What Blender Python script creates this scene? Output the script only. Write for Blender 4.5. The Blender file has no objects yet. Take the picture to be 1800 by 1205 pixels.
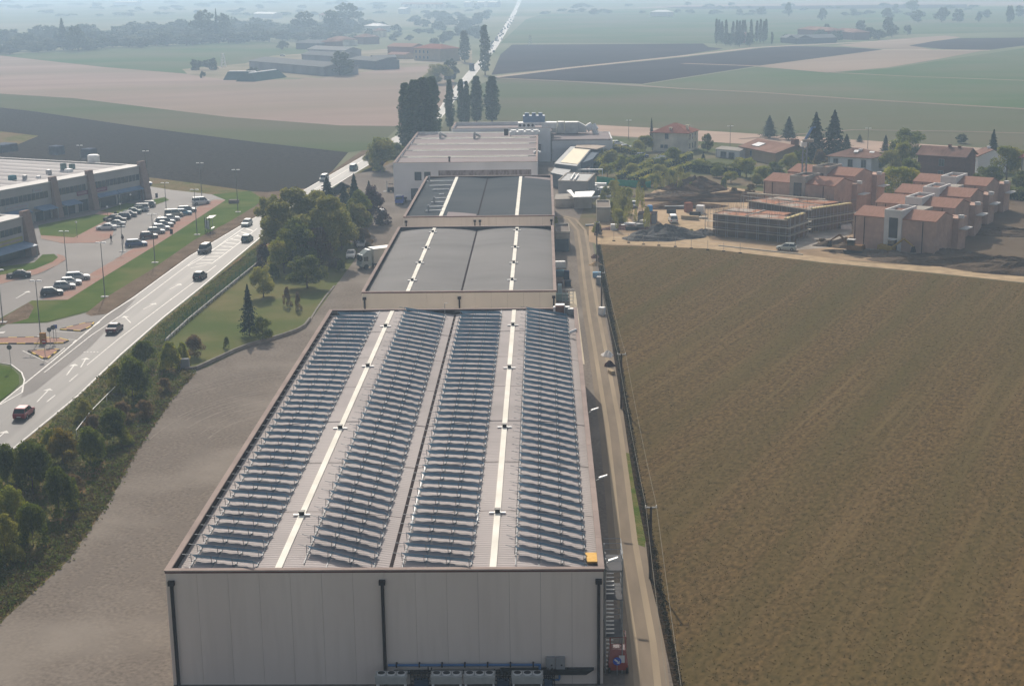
import bpy, math, random
import numpy as np
from mathutils import Vector, Matrix

random.seed(7)
SC = bpy.context.scene
COL = SC.collection
# ------------------------------------------------------------------ camera
PW, PH, FPX, CAMH = 1800.0, 1205.0, 2605.0, 53.0
PITCH, ROLL, YAW = .2429, -.0131, -.0226
_cy, _sy, _cp, _sp = math.cos(YAW), math.sin(YAW), math.cos(PITCH), math.sin(PITCH)
_F = Vector((_sy*_cp, _cy*_cp, -_sp)); _R0 = Vector((_cy, -_sy, 0)); _U0 = _R0.cross(_F)
_R = _R0*math.cos(ROLL)+_U0*math.sin(ROLL); _U = -_R0*math.sin(ROLL)+_U0*math.cos(ROLL)
cam = bpy.data.cameras.new('camera'); camo = bpy.data.objects.new('camera', cam); COL.objects.link(camo)
cam.sensor_width = 36; cam.lens = FPX/PW*36; cam.clip_start = 1; cam.clip_end = 30000
m = Matrix((( _R.x,_U.x,-_F.x,0),(_R.y,_U.y,-_F.y,0),(_R.z,_U.z,-_F.z,CAMH),(0,0,0,1)))
camo.matrix_world = m
SC.camera = camo
SC.render.resolution_x = 1024; SC.render.resolution_y = 685
# ------------------------------------------------------------------ sky, sun, exposure
SUN_AZ, SUN_EL = math.radians(-11.5), math.radians(34)
w = bpy.data.worlds.new('World'); SC.world = w; w.use_nodes = True
nt = w.node_tree
sky = nt.nodes.new('ShaderNodeTexSky'); sky.sky_type = 'NISHITA'; sky.sun_disc = False
sky.sun_elevation = SUN_EL; sky.sun_rotation = SUN_AZ; sky.air_density = 1.0; sky.dust_density = 4.0
hsv = nt.nodes.new('ShaderNodeHueSaturation'); hsv.inputs['Saturation'].default_value = .5
nt.links.new(sky.outputs[0], hsv.inputs['Color']); nt.links.new(hsv.outputs[0], nt.nodes['Background'].inputs[0])
nt.nodes['Background'].inputs[1].default_value = 0.10
sl = bpy.data.lights.new('sun', 'SUN'); sl.energy = 4.2; sl.angle = math.radians(.6); sl.color = (1, .90, .77)
so = bpy.data.objects.new('sun', sl); COL.objects.link(so)
sdir = Vector((math.sin(SUN_AZ)*math.cos(SUN_EL), math.cos(SUN_AZ)*math.cos(SUN_EL), math.sin(SUN_EL)))
so.rotation_euler = sdir.to_track_quat('Z', 'Y').to_euler()
SC.view_settings.view_transform = 'Standard'; SC.view_settings.look = 'None'
SC.view_settings.exposure = 0.12; SC.view_settings.gamma = 1
HAZE_DENSITY = 0.00037
SC.render.engine = 'CYCLES'
SC.cycles.volume_bounces = 1

# ------------------------------------------------------------------ helpers
def P(x, y, z=0.0):
    """photo pixel -> the world point at height z seen there"""
    d = _F+_R*((x-PW/2)/FPX)-_U*((y-PH/2)/FPX)
    t = (z-CAMH)/d.z
    return Vector((d.x*t, d.y*t, z))
def height(x, y, top):
    b = P(x, y); lo, hi = 0, 60
    for _ in range(30):
        mdl = (lo+hi)/2
        v = Vector((b.x, b.y, mdl-CAMH)); yy = PH/2-FPX*v.dot(_U)/v.dot(_F)
        if yy > top: lo = mdl
        else: hi = mdl
    return lo
def mpx(x, y):   # metres across one photo pixel at this ground point
    return (P(x+1, y)-P(x, y)).length

MATS = {}
ROADROT = math.atan2((P(287,560)-P(37,778)).y, (P(287,560)-P(37,778)).x)-math.pi/2
def rgb(c): return (c[0], c[1], c[2], 1)
def mat(name, c1, c2=None, c4=None, scale4=.02, lo4=.5, hi4=.7, stretch4=None, scale=1.0, rough=.85, bump=0, bscale=None, stretch=None, rot=0, c3=None, scale3=.05, lo=.35, hi=.65, metal=0, lo3=.4, hi3=.65, transl=0, spec=.3, coord='Object', objrand=0, detail=6, stretch3=None):
    if name in MATS: return MATS[name]
    mt = bpy.data.materials.new(name); mt.use_nodes = True; MATS[name] = mt
    n = mt.node_tree; L = n.links; b = n.nodes['Principled BSDF']
    b.inputs['Roughness'].default_value = rough; b.inputs['Metallic'].default_value = metal
    b.inputs['Specular IOR Level'].default_value = (0.0 if rough > .8 else (min(spec, .12) if rough > .75 else spec))
    tc = n.nodes.new('ShaderNodeTexCoord')
    def noise(sc, st, dt=detail):
        mp = n.nodes.new('ShaderNodeMapping'); L.new(tc.outputs[coord], mp.inputs[0])
        mp.vector_type = 'TEXTURE'
        mp.inputs['Rotation'].default_value = (0, 0, rot)
        if st: mp.inputs['Scale'].default_value = st
        t = n.nodes.new('ShaderNodeTexNoise'); t.inputs['Scale'].default_value = sc; t.inputs['Detail'].default_value = dt
        L.new(mp.outputs[0], t.inputs[0]); return t
    def mix(fac, a, bb):
        mx = n.nodes.new('ShaderNodeMix'); mx.data_type = 'RGBA'
        L.new(fac, mx.inputs[0])
        for i, v in ((6, a), (7, bb)):
            if isinstance(v, tuple): mx.inputs[i].default_value = rgb(v)
            else: L.new(v, mx.inputs[i])
        return mx.outputs[2]
    def ramp(src, a, bb):
        r = n.nodes.new('ShaderNodeMapRange'); r.inputs[1].default_value = a; r.inputs[2].default_value = bb
        L.new(src, r.inputs[0]); return r.outputs[0]
    if c2 is None: c2 = tuple(v*.82 for v in c1)
    t = noise(scale, stretch)
    out = mix(ramp(t.outputs[0], lo, hi), c1, c2)
    if c3:
        t3 = noise(scale3, stretch3); out = mix(ramp(t3.outputs[0], lo3, hi3), out, c3)
    if c4:
        t4 = noise(scale4, stretch4); out = mix(ramp(t4.outputs[0], lo4, hi4), out, c4)
    if objrand:
        oi = n.nodes.new('ShaderNodeObjectInfo'); hs = n.nodes.new('ShaderNodeHueSaturation')
        r = n.nodes.new('ShaderNodeMapRange'); r.inputs[3].default_value = 1-objrand; r.inputs[4].default_value = 1+objrand
        L.new(oi.outputs['Random'], r.inputs[0]); L.new(r.outputs[0], hs.inputs['Value']); L.new(out, hs.inputs['Color']); out = hs.outputs[0]
    L.new(out, b.inputs['Base Color'])
    if bump:
        tb = noise(bscale or scale*3, stretch); bp = n.nodes.new('ShaderNodeBump'); bp.inputs['Strength'].default_value = min(1, bump)
        bp.inputs['Distance'].default_value = bump if bump > 1 else .1+bump*.3
        L.new(tb.outputs[0], bp.inputs['Height']); L.new(bp.outputs[0], b.inputs['Normal'])
    if transl:
        tr = n.nodes.new('ShaderNodeBsdfTranslucent'); L.new(out, tr.inputs[0])
        ms = n.nodes.new('ShaderNodeMixShader'); ms.inputs[0].default_value = transl
        L.new(b.outputs[0], ms.inputs[1]); L.new(tr.outputs[0], ms.inputs[2])
        L.new(ms.outputs[0], n.nodes['Material Output'].inputs[0])
    return mt
def paint(name, c, rough=.3, metal=0.0):
    if name in MATS: return MATS[name]
    mt = mat(name, c, tuple(v*.93 for v in c), scale=2, rough=rough, spec=.5, metal=metal)
    mt.node_tree.nodes['Principled BSDF'].inputs['Coat Weight'].default_value = .5
    return mt

class MB:
    def __init__(s): s.v = []; s.f = []
    def add(s, vs, fs):
        o = len(s.v); s.v += [tuple(v) for v in vs]; s.f += [tuple(i+o for i in f) for f in fs]; return s
    def box(s, x0, y0, z0, x1, y1, z1):
        if x1 < x0: x0, x1 = x1, x0
        if y1 < y0: y0, y1 = y1, y0
        return s.add([(x0,y0,z0),(x1,y0,z0),(x1,y1,z0),(x0,y1,z0),(x0,y0,z1),(x1,y0,z1),(x1,y1,z1),(x0,y1,z1)],
              [(0,3,2,1),(4,5,6,7),(0,1,5,4),(1,2,6,5),(2,3,7,6),(3,0,4,7)])
    def prism(s, pts, z0, z1):
        n = len(pts); a = sum(pts[i][0]*pts[(i+1)%n][1]-pts[(i+1)%n][0]*pts[i][1] for i in range(n))
        if a < 0: pts = pts[::-1]
        vs = [(p[0],p[1],z0) for p in pts]+[(p[0],p[1],z1) for p in pts]
        fs = [tuple(range(n-1,-1,-1)), tuple(range(n,2*n))]+[(i,(i+1)%n,(i+1)%n+n,i+n) for i in range(n)]
        return s.add(vs, fs)
    def sheet(s, pts, z):
        n = len(pts); a = sum(pts[i][0]*pts[(i+1)%n][1]-pts[(i+1)%n][0]*pts[i][1] for i in range(n))
        if a < 0: pts = pts[::-1]
        return s.add([(p[0],p[1],z) for p in pts], [tuple(range(n))])
    def hull8(s, b, t):   # bottom 4 pts, top 4 pts (ccw)
        return s.add(list(b)+list(t), [(3,2,1,0),(4,5,6,7),(0,1,5,4),(1,2,6,5),(2,3,7,6),(3,0,4,7)])
    def tube(s, p0, p1, r0, r1=None, n=6):
        if r1 is None: r1 = r0
        p0 = Vector(p0); p1 = Vector(p1); d = (p1-p0)
        if d.length < 1e-6: return s
        d.normalize(); a = d.cross(Vector((0,0,1)) if abs(d.z) < .9 else Vector((1,0,0))).normalized(); b = d.cross(a)
        vs = []
        for p, r in ((p0,r0),(p1,r1)):
            for i in range(n):
                t = 2*math.pi*i/n; vs.append(p+a*(r*math.cos(t))+b*(r*math.sin(t)))
        fs = [(i,(i+1)%n,(i+1)%n+n,i+n) for i in range(n)]+[tuple(range(n-1,-1,-1)), tuple(range(n,2*n))]
        return s.add(vs, [f[::-1] for f in fs])
    def quad(s, *p): return s.add(p, [tuple(range(len(p)))])
    def build(s, name, m_, parent=None, smooth=False):
        me = bpy.data.meshes.new(name); me.from_pydata(s.v, [], s.f); me.materials.append(m_)
        if smooth: me.shade_smooth()
        o = bpy.data.objects.new(name, me); COL.objects.link(o)
        if parent: o.parent = parent
        return o
def tag(o, label=None, cat=None, group=None, kind=None):
    if label: o['label'] = label
    if cat: o['category'] = cat
    if group: o['group'] = group
    if kind: o['kind'] = kind
    return o
def thing(name, label, cat, loc=(0,0,0), rz=0, group=None):
    o = bpy.data.objects.new(name, None); COL.objects.link(o); o.empty_display_size = .2
    o.location = loc; o.rotation_euler = (0, 0, rz)
    return tag(o, label, cat, group)
KIDS = {}
def kids(o):
    return [c for c in bpy.data.objects if c.parent == o]
def snap(o):  # nested description of a thing for fast copying
    return (o, [snap(c) for c in kids(o)])
def dup(tree, parent=None, loc=None, rz=None, label=None, group=None, scale=None, swap=None):
    src, ch = tree
    c = src.copy(); COL.objects.link(c); c.parent = parent
    if loc is not None: c.location = loc
    if rz is not None: c.rotation_euler = (0, 0, rz)
    if label: c['label'] = label
    if group: c['group'] = group
    if scale is not None: c.scale = scale
    if swap and c.data and c.data.materials and c.data.materials[0].name in swap:
        c.data = c.data.copy(); c.data.materials[0] = swap[c.data.materials[0].name]
    for t in ch: dup(t, c, swap=swap)
    return c
ORD = 'first second third fourth fifth sixth seventh eighth ninth tenth eleventh twelfth thirteenth fourteenth fifteenth sixteenth seventeenth eighteenth nineteenth twentieth twenty-first twenty-second twenty-third twenty-fourth twenty-fifth twenty-sixth twenty-seventh twenty-eighth twenty-ninth thirtieth thirty-first thirty-second thirty-third thirty-fourth thirty-fifth thirty-sixth thirty-seventh thirty-eighth thirty-ninth fortieth forty-first forty-second forty-third'.split()

# ------------------------------------------------------------------ ground
G = dict(
 base=mat('far_farmland', (.16,.17,.10), (.11,.135,.075), scale=.004, stretch=(1,.4,1), rough=.95, c3=(.24,.22,.16), scale3=.002),
 stub=mat('stubble_field', (.165,.110,.052), (.054,.042,.021), scale=1.8, rough=1, stretch=(.8,1.6,1), rot=math.radians(-26), c3=(.150,.106,.052), scale3=1.1, stretch3=(1,60,1), lo3=.5, hi3=.75, c4=(.085,.072,.030), scale4=.10, stretch4=(.6,14,1), lo4=.42, hi4=.8, lo=.28, hi=.72, detail=12),
 gravel=mat('gravel_yard', (.225,.193,.165), (.13,.112,.097), scale=2.6, lo=.3, hi=.7, rough=.95, c3=(.17,.147,.128), scale3=.5, stretch3=(1,2.5,1), rot=math.radians(-20), lo3=.5, hi3=.72, c4=(.255,.225,.195), scale4=.07, lo4=.47, hi4=.72, detail=14),
 dirt=mat('site_dirt', (.38,.275,.18), (.20,.145,.095), scale=.09, rough=1, c3=(.47,.35,.23), scale3=.035, bump=.6, bscale=1.5, detail=8),
 sand=mat('sandy_track', (.46,.345,.22), (.34,.255,.165), scale=.5, rough=1, bump=.2, bscale=3, detail=8),
 soil=mat('dug_soil', (.085,.062,.045), (.13,.10,.075), scale=.12, rough=1, bump=.9, bscale=1.2, detail=8, c3=(.17,.13,.095), scale3=.05),
 plough=mat('ploughed_earth', (.030,.026,.024), (.052,.045,.038), scale=.55, rough=1, bump=1, bscale=.7, detail=8, c3=(.04,.036,.03), scale3=.02),
 plough2=mat('far_ploughed_earth', (.042,.035,.037), (.055,.045,.045), scale=.05, rough=1, c3=(.035,.03,.03), scale3=.01),
 green1=mat('pasture_green', (.085,.105,.048), (.10,.11,.06), scale=.03, rough=1, stretch=(3,.8,1), c3=(.125,.115,.075), scale3=.012, stretch3=(3,1,1)),
 green2=mat('young_crop', (.07,.115,.045), (.10,.125,.06), scale=.02, rough=1, stretch=(3,.8,1), c3=(.13,.13,.08), scale3=.008),
 pale=mat('pale_stubble', (.34,.25,.215), (.27,.205,.175), scale=.03, rough=1, stretch=(3.5,1,1), rot=.25, c3=(.24,.195,.15), scale3=.01, stretch3=(3,1,1), detail=9),
 tan=mat('tan_field', (.30,.23,.18), (.23,.18,.14), scale=.02, rough=1, stretch=(3,1,1), rot=.4),
 track=mat('beige_track', (.42,.34,.27), (.34,.28,.22), scale=.1, rough=1),
 grass=mat('lawn_grass', (.066,.105,.022), (.10,.13,.032), scale=.15, rough=1, c3=(.16,.15,.06), scale3=.05, lo3=.55, hi3=.75, bump=.3, bscale=4),
 lawn=mat('dry_lawn', (.115,.125,.045), (.17,.15,.07), scale=.12, rough=1, c3=(.085,.11,.035), scale3=.05, bump=.3, bscale=4, detail=8),
 verge=mat('weedy_verge', (.17,.145,.07), (.09,.11,.03), scale=.35, rough=1, c3=(.19,.13,.075), scale3=.08, bump=.8, bscale=2, detail=8),
 brownv=mat('bare_verge', (.13,.095,.065), (.19,.14,.10), scale=.3, rough=1, bump=.7, bscale=2, detail=8),
 asphalt=mat('road_asphalt', (.085,.08,.082), (.105,.1,.1), scale=.05, rough=.68, stretch=(.35,5,1), rot=ROADROT, c3=(.135,.128,.125), scale3=.33, lo3=.47, hi3=.6, stretch3=(1,30,1), spec=.27, detail=5),
 lot=mat('car_park_asphalt', (.175,.158,.15), (.14,.127,.122), scale=.08, rough=.8, c3=(.2,.185,.175), scale3=.03),
 paver=mat('pink_pavers', (.38,.235,.19), (.31,.19,.155), scale=2.5, rough=.9, c3=(.33,.24,.20), scale3=.2),
 line=mat('road_paint', (.46,.45,.43), (.27,.265,.26), scale=1.2, rough=.6),
 conc=mat('concrete', (.40,.37,.33), (.32,.295,.265), scale=.6, rough=.9),
)
def sheetpx(name, pts, m_, z, kind='structure'):
    o = MB().sheet([(P(*p).x, P(*p).y) for p in pts], z).build(name, m_); o['kind'] = kind; return o
def sheetw(name, pts, m_, z, kind='structure'):
    o = MB().sheet(pts, z).build(name, m_); o['kind'] = kind; return o
MB().sheet([(-7000,-500),(7000,-500),(7000,12000),(-7000,12000)], 0).build('ground', G['base'])['kind'] = 'structure'

# far right fields
sheetpx('far_crop_field', [(880,76),(1235,76),(1300,80),(1420,74),(1600,61),(1800,56),(2300,40),(2300,14),(1500,11),(1100,16),(960,24),(925,34)], G['green2'], .10)
sheetpx('far_pink_stubble', [(1100,15),(1500,10),(2300,10),(2300,3),(1500,4),(1200,9)], G['pale'], .12)
sheetpx('far_dark_strip', [(1160,12.5),(1560,9),(1700,8),(1700,14.5),(1400,16.5),(1200,16)], G['plough2'], .16)
sheetpx('far_ploughed_field', [(864,132),(880,96),(900,79),(1236,77),(1245,83),(1272,86),(1196,98),(1000,119)], G['plough2'], .14)
sheetpx('green_pasture', [(868,138),(1000,144),(1200,157),(1330,163),(1500,175),(1800,193),(2300,225),(2300,330),(1800,274),(1500,250),(1250,232),(1050,222),(860,215),(800,260),(760,270),(780,215),(840,150)], G['green1'], .05)
sheetpx('green_pasture_beyond', [(1128,149.5),(1330,118),(1462,128),(1560,121),(1700,100),(1800,85),(2300,30),(2300,222),(1800,191),(1500,173),(1330,161.5),(1200,155.5)], G['green2'], .06)
sheetpx('ploughed_wedge', [(872,136.5),(1000,121),(1202,101),(1330,86),(1380,81),(1480,83),(1550,87.5),(1330,116.5),(1128,148),(1000,142.5)], G['plough2'], .08)
sheetpx('tan_field', [(1330,116.5),(1550,88),(1640,88),(1730,89),(1640,106),(1560,119),(1462,127.5)], G['tan'], .085)
sheetpx('tan_field_behind', [(1470,80),(1560,70),(1660,63),(1690,66),(1600,80),(1640,88),(1540,86)], G['tan'], .09)
sheetpx('dark_field', [(1598,81),(1640,73),(1690,67.5),(1800,66.5),(2200,62),(2200,68),(1800,80.5),(1735,88.5),(1660,87)], G['plough2'], .11)
def band(name, pts, w, m_, z, ends=0):
    """a strip of constant real width along a polyline of world points"""
    L_, R_ = [], []
    for i, p in enumerate(pts):
        a = pts[max(0,i-1)]; b = pts[min(len(pts)-1,i+1)]
        d = Vector((b[0]-a[0], b[1]-a[1])); d.normalize(); nrm = Vector((-d.y, d.x))*w/2
        L_.append((p[0]+nrm.x, p[1]+nrm.y)); R_.append((p[0]-nrm.x, p[1]-nrm.y))
    mb = MB(); n = len(pts)
    mb.add([(q[0],q[1],z) for q in L_]+[(q[0],q[1],z) for q in R_], [(i+n, i+1+n, i+1, i) for i in range(n-1)])
    o = mb.build(name, m_)
    if name in STRUCT: o['kind'] = 'structure'
    return o
STRUCT = {'field_track','field_path','road','road_line','concrete_path','wheel_track','path','kerb_line','field_margin','branch_road'}
def pxy(pts): return [(P(*p).x, P(*p).y) for p in pts]
band('field_track', pxy([(866,136.5),(1000,120),(1200,99),(1330,84),(1450,78),(1600,70)]), 7, G['track'], .16)
band('field_path', pxy([(866,137.5),(1000,143.5),(1200,156.5),(1330,162.5),(1500,174.5),(1800,192),(2200,218)]), 3.5, G['tan'], .17)
band('field_path', pxy([(1200,112),(1330,116.5),(1462,128)]), 6, G['tan'], .17)
band('field_path', pxy([(1550,88),(1640,88.5),(1740,89)]), 8, G['track'], .17)
band('field_path', pxy([(1462,128),(1600,135),(1800,142),(2100,150)]), 3, G['tan'], .17)
band('field_path', pxy([(1300,245),(1500,229),(1700,232),(2000,241)]), 2, G['tan'], .17)
sheetpx('roadworks_strip', [(1030,219),(1250,231),(1500,246),(1800,265),(2300,300),(2300,325),(1800,283),(1500,266),(1250,250),(1030,236)], mat('roadworks_earth',(.42,.31,.25),(.33,.25,.2),scale=.06,stretch=(3,1,1),rough=1), .09)
sheetpx('village_ground', [(1000,236),(1250,250),(1500,264),(1800,281),(2300,322),(2300,395),(1800,360),(1520,345),(1340,322),(1240,300),(1100,262),(1000,262)], mat('garden_ground',(.10,.105,.055),(.19,.155,.11),scale=.07,rough=1,c3=(.075,.10,.035),scale3=.04,bump=.5,bscale=1), .045)
sheetpx('orchard_ground', [(1020,262),(1110,262),(1240,300),(1340,322),(1345,345),(1180,350),(1100,400),(1040,420),(1015,395),(1040,330)], mat('orchard_grass',(.085,.10,.04),(.13,.12,.065),scale=.1,rough=1,c3=(.17,.13,.09),scale3=.05,bump=.5,bscale=1), .047)
# construction site
sheetpx('site_ground', [(1035,395),(1100,372),(1150,335),(1230,322),(1345,338),(1520,352),(1800,362),(2300,398),(2300,580),(1800,488),(1620,468),(1450,455),(1240,437),(1055,430),(1035,425)], G['dirt'], .05)
sheetpx('sandy_lane', [(1046,430),(1050,418),(1120,413),(1160,400),(1168,380),(1190,378),(1215,392),(1235,395),(1243,410),(1250,428),(1330,441),(1420,449),(1500,460),(1620,468),(1800,486),(2100,520),(2100,533),(1800,497),(1620,478),(1450,462),(1240,437),(1060,428)], G['sand'], .06)
sheetpx('rubble_floor', [(1400,405),(1440,370),(1497,378),(1497,410),(1460,435),(1400,440)], mat('pale_rubble_ground',(.42,.38,.33),(.28,.24,.2),scale=.3,rough=1,bump=.8,bscale=2), .062)
sheetpx('bare_soil_plot', [(1640,400),(1700,352),(1760,330),(2200,370),(2200,470),(1800,458),(1660,440)], mat('raked_soil',(.165,.13,.095),(.12,.092,.066),scale=.06,stretch=(4,1,1),rot=-.2,rough=1,bump=.7,bscale=1.5), .064)
# left fields
sheetpx('pale_stubble_field', [(-500,92),(0,97),(180,118),(340,131),(400,141),(520,140),(640,124),(700,118),(790,112),(800,150),(775,205),(700,222),(600,221),(400,206),(130,173),(0,165),(-500,140)], G['pale'], .06)
sheetpx('left_green_field', [(-500,80),(0,97),(60,93),(180,85),(440,73),(495,76),(560,96),(430,118),(340,131),(180,118),(0,98)], G['green2'], .08)
sheetpx('grass_strip', [(-500,138),(0,165),(130,173),(400,206),(600,221),(702,222),(660,262),(612,268),(450,250),(250,224),(60,196),(0,189),(-500,160)], G['green1'], .07)
sheetpx('ploughed_field', [(-500,158),(0,189),(60,196),(250,224),(450,250),(612,268),(585,300),(545,330),(470,338),(400,334),(266,318),(0,300),(-500,300)], G['plough'], .03)
sheetpx('dry_corner', [(-300,225),(0,231),(68,239),(22,258),(-300,262)], G['verge'], .04)
sheetpx('road_bank', [(545,330),(585,300),(640,262),(760,215),(780,212),(650,272),(420,402),(330,455),(233,525),(187,556),(150,560),(240,490),(340,420),(420,375),(440,338),(480,334)], G['brownv'], .012)
sheetpx('track_margin', [(262,312),(340,322),(440,336),(460,345),(420,358),(372,345),(266,334)], G['verge'], .042)
sheetpx('farm_yard', [(320,122),(430,112),(480,98),(760,82),(830,88),(830,112),(700,119),(560,138),(430,135),(400,141),(330,131)], mat('farm_ground',(.2,.18,.12),(.3,.25,.19),scale=.03,rough=1), .10)
# gravel yard round the warehouses, garden lawn, verges
sheetpx('gravel_yard', [(-300,1500),(-150,1190),(0,1095),(60,1040),(120,985),(190,885),(240,795),(300,705),(335,655),(365,645),(440,608),(536,575),(560,545),(590,502),(625,455),(630,430),(600,420),(640,390),(655,345),(600,320),(585,312),(660,300),(690,285),(740,285),(1000,285),(1040,330),(1030,395),(1040,420),(1052,470),(1075,600),(1095,720),(1118,852),(1142,952),(1160,1050),(1190,1205),(1260,1600)], G['gravel'], .03)
sheetpx('garden_lawn', [(291,600),(456,461),(520,420),(640,390),(600,420),(632,430),(625,455),(590,502),(560,545),(536,575),(440,608),(345,652)], G['lawn'], .025)
sheetpx('roadside_verge', [(-300,1100),(-150,960),(0,812),(100,722),(213,627),(287,562),(353,509),(462,417),(560,347),(650,290),(700,270),(760,225),(770,245),(700,285),(600,320),(645,345),(640,392),(520,422),(456,461),(291,600),(345,652),(300,705),(240,795),(190,885),(120,985),(0,1095),(-150,1190),(-300,1350)], G['verge'], .022)
sheetpx('yard_margin', [(345,655),(300,702),(240,792),(190,880),(120,980),(0,1090),(-100,1160),(-60,1080),(60,970),(130,880),(200,760),(280,690)], mat('ochre_weeds',(.17,.11,.05),(.085,.11,.03),scale=.25,rough=1,bump=.7,bscale=2,c3=(.21,.13,.075),scale3=.1), .035)
ar = random.Random(4); M_arc = mat('dusty_tyre_track', (.265,.23,.20), (.20,.175,.15), scale=.8, rough=1)
for k in range(17):
    c = P(470, 850); r0_ = 8+ar.uniform(0,17); a0 = math.radians(ar.uniform(40,80)); a1 = math.radians(ar.uniform(120,175))
    band('wheel_track', [(c.x-1+r0_*1.0*math.cos(a0+(a1-a0)*t/14), c.y+14+r0_*1.5*math.sin(a0+(a1-a0)*t/14)) for t in range(15)], ar.uniform(.12,.32), M_arc, .037+.0006*k)
# near stubble field
sheetpx('near_stubble_field', [(1055,429),(1240,437),(1450,463),(1620,479),(1800,498),(2300,560),(2600,1500),(1290,1600),(1192,1205),(1165,1060),(1145,952),(1122,852),(1098,720),(1078,600),(1058,490)], G['stub'], .04)
lane = [(1136,1310),(1138,1205),(1131,1130),(1116,1040),(1101,950),(1090,850),(1078,750),(1066,680),(1054,610),(1043,550),(1034,490),(1028,440),(1022,405),(1005,385),(985,380)]
band('wheel_track', pxy(lane), 3.4, mat('dirt_lane',(.26,.21,.16),(.19,.157,.122),scale=.6,stretch=(1,4,1),rough=1,lo=.25,hi=.75,detail=10), .043)
M_rut = mat('pale_rut', (.35,.285,.205), (.28,.228,.168), scale=.5, stretch=(1,5,1), rough=1, lo=.3, hi=.7, detail=10)
for dx_ in (-.75, .8):
    band('wheel_track', [(q[0]+dx_, q[1]) for q in pxy(lane)], .55, M_rut, .048)
band('concrete_path', [(5.0,201),(4.9,225),(4.8,250)], 1.2, mat('cream_concrete',(.52,.45,.34),(.45,.385,.3),scale=.5,rough=.9), .05)
sheetpx('weed_strip', [(1098,795),(1118,800),(1125,870),(1136,930),(1134,962),(1115,955),(1107,880)], mat('low_green_weeds',(.08,.12,.025),(.17,.15,.06),scale=.5,rough=1,bump=.8,bscale=4), .047)
band('field_margin', pxy([(1050,432),(1060,500),(1080,605),(1094,690),(1100,720),(1110,786),(1121,852),(1131,900),(1142,952),(1150,1020),(1163,1070),(1176,1130),(1192,1205),(1225,1350)]), .75, mat('dark_margin_strip',(.028,.022,.016),(.055,.04,.026),scale=1.2,rough=1,bump=1,bscale=3), .055)  # narrow strip coloured near-black brown along the field edge
# ------------------------------------------------------------------ road
RR = [(-100,905),(0,810),(37,800-22),(137,698),(213,625),(287,560),(353,507),(462,415),(550,350),(650,289),(705,255),(775,208),(805,170),(838,128),(872,86),(894,50),(908,22),(917,0),(921,-10)]
RL = [(-100,800),(0,708),(22,690),(95,631),(187,553),(233,523),(333,450),(417,400),(545,328),(648,269),(690,243),(763,205),(790,165),(824,125),(862,84),(886,46),(902,20),(911,0),(915,-10)]
rr = pxy(RR); rl = pxy(RL)
rr[1:3] = [rr[1]]; rl[1:3] = [rl[1]]
n_ = len(rr); mb = MB(); mb.add([(a[0],a[1],.065) for a in rl]+[(a[0],a[1],.065) for a in rr], [(i+n_, i+1+n_, i+1, i) for i in range(n_-1)])
mb.build('road', G['asphalt'])['kind'] = 'structure'
def lerp(a, b, t): return (a[0]+(b[0]-a[0])*t, a[1]+(b[1]-a[1])*t)
def along(t, i0=0, i1=None):
    i1 = i1 or n_-1
    return [lerp(rl[i], rr[i], t) for i in range(i0, i1+1)]
def roadpt(i, f, t):  # segment i, fraction f, lateral t
    return lerp(lerp(rl[i], rl[i+1], f), lerp(rr[i], rr[i+1], f), t)
band('road_line', along(.02), .22, G['line'], .075)
band('road_line', along(.975), .22, G['line'], .075)
W_ = lambda pts: pxy(pts)
band('road_line', W_([(78,655),(160,590),(215,553),(340,459),(420,412)]), .16, G['line'], .076)
band('road_line', W_([(153,642),(210,595),(300,527),(380,467)]), .16, G['line'], .076)
band('road_line', W_([(545,338),(600,305),(648,276)]), .16, G['line'], .076)
for a, b in (((122,671),(137,658)),((82,707),(97,695)),((0,786),(8,779))): band('road_line', W_([a,b]), .18, G['line'], .076)
for k in range(10):    # dashes of the stop line across the branch
    a = lerp((147,619),(173,619), k/9); 
    if k % 2 == 0: band('road_line', W_([a,(a[0]+3,a[1])]), .3, G['line'], .076)
# hatched area between lanes
h0, h1, h2, h3 = (330,470), (352,463), (448,402), (425,404)
for k in range(11):
    t = k/10; a = lerp((345,464),(432,402), t); b = lerp((372,462),(447,407), t)
    band('road_line', W_([a, b]), .45, G['line'], .077)
band('road_line', W_([(330,468),(352,456),(400,421),(430,400)]), .2, G['line'], .077)
band('road_line', W_([(335,472),(372,464),(420,428),(452,402)]), .2, G['line'], .077)
def arrow(p, q, wid=.18, head=.65):
    a = P(*p); b = P(*q); d = (b-a); Ln = d.length; d.normalize(); s = Vector((-d.y, d.x, 0))
    mb = MB(); c = b-d*1.1
    f = lambda v: (v.x, v.y, .078)
    mb.quad(f(a-s*wid/2), f(c-s*wid/2), f(c+s*wid/2), f(a+s*wid/2))
    mb.quad(f(c-s*head), f(b), f(c+s*head))
    mb.build('arrow_marking', G['line'])['kind'] = 'structure'
arrow((117,660),(132,640)); arrow((65,707),(88,683)); arrow((-4,771),(12,757)); arrow((230,568),(218,556)); arrow((252,544),(274,533)); arrow((298,509),(318,499)); arrow((142,646),(152,629))
arrow((28,525),(51,512)); arrow((270,387),(282,380)); arrow((-8,588),(10,583))
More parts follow.
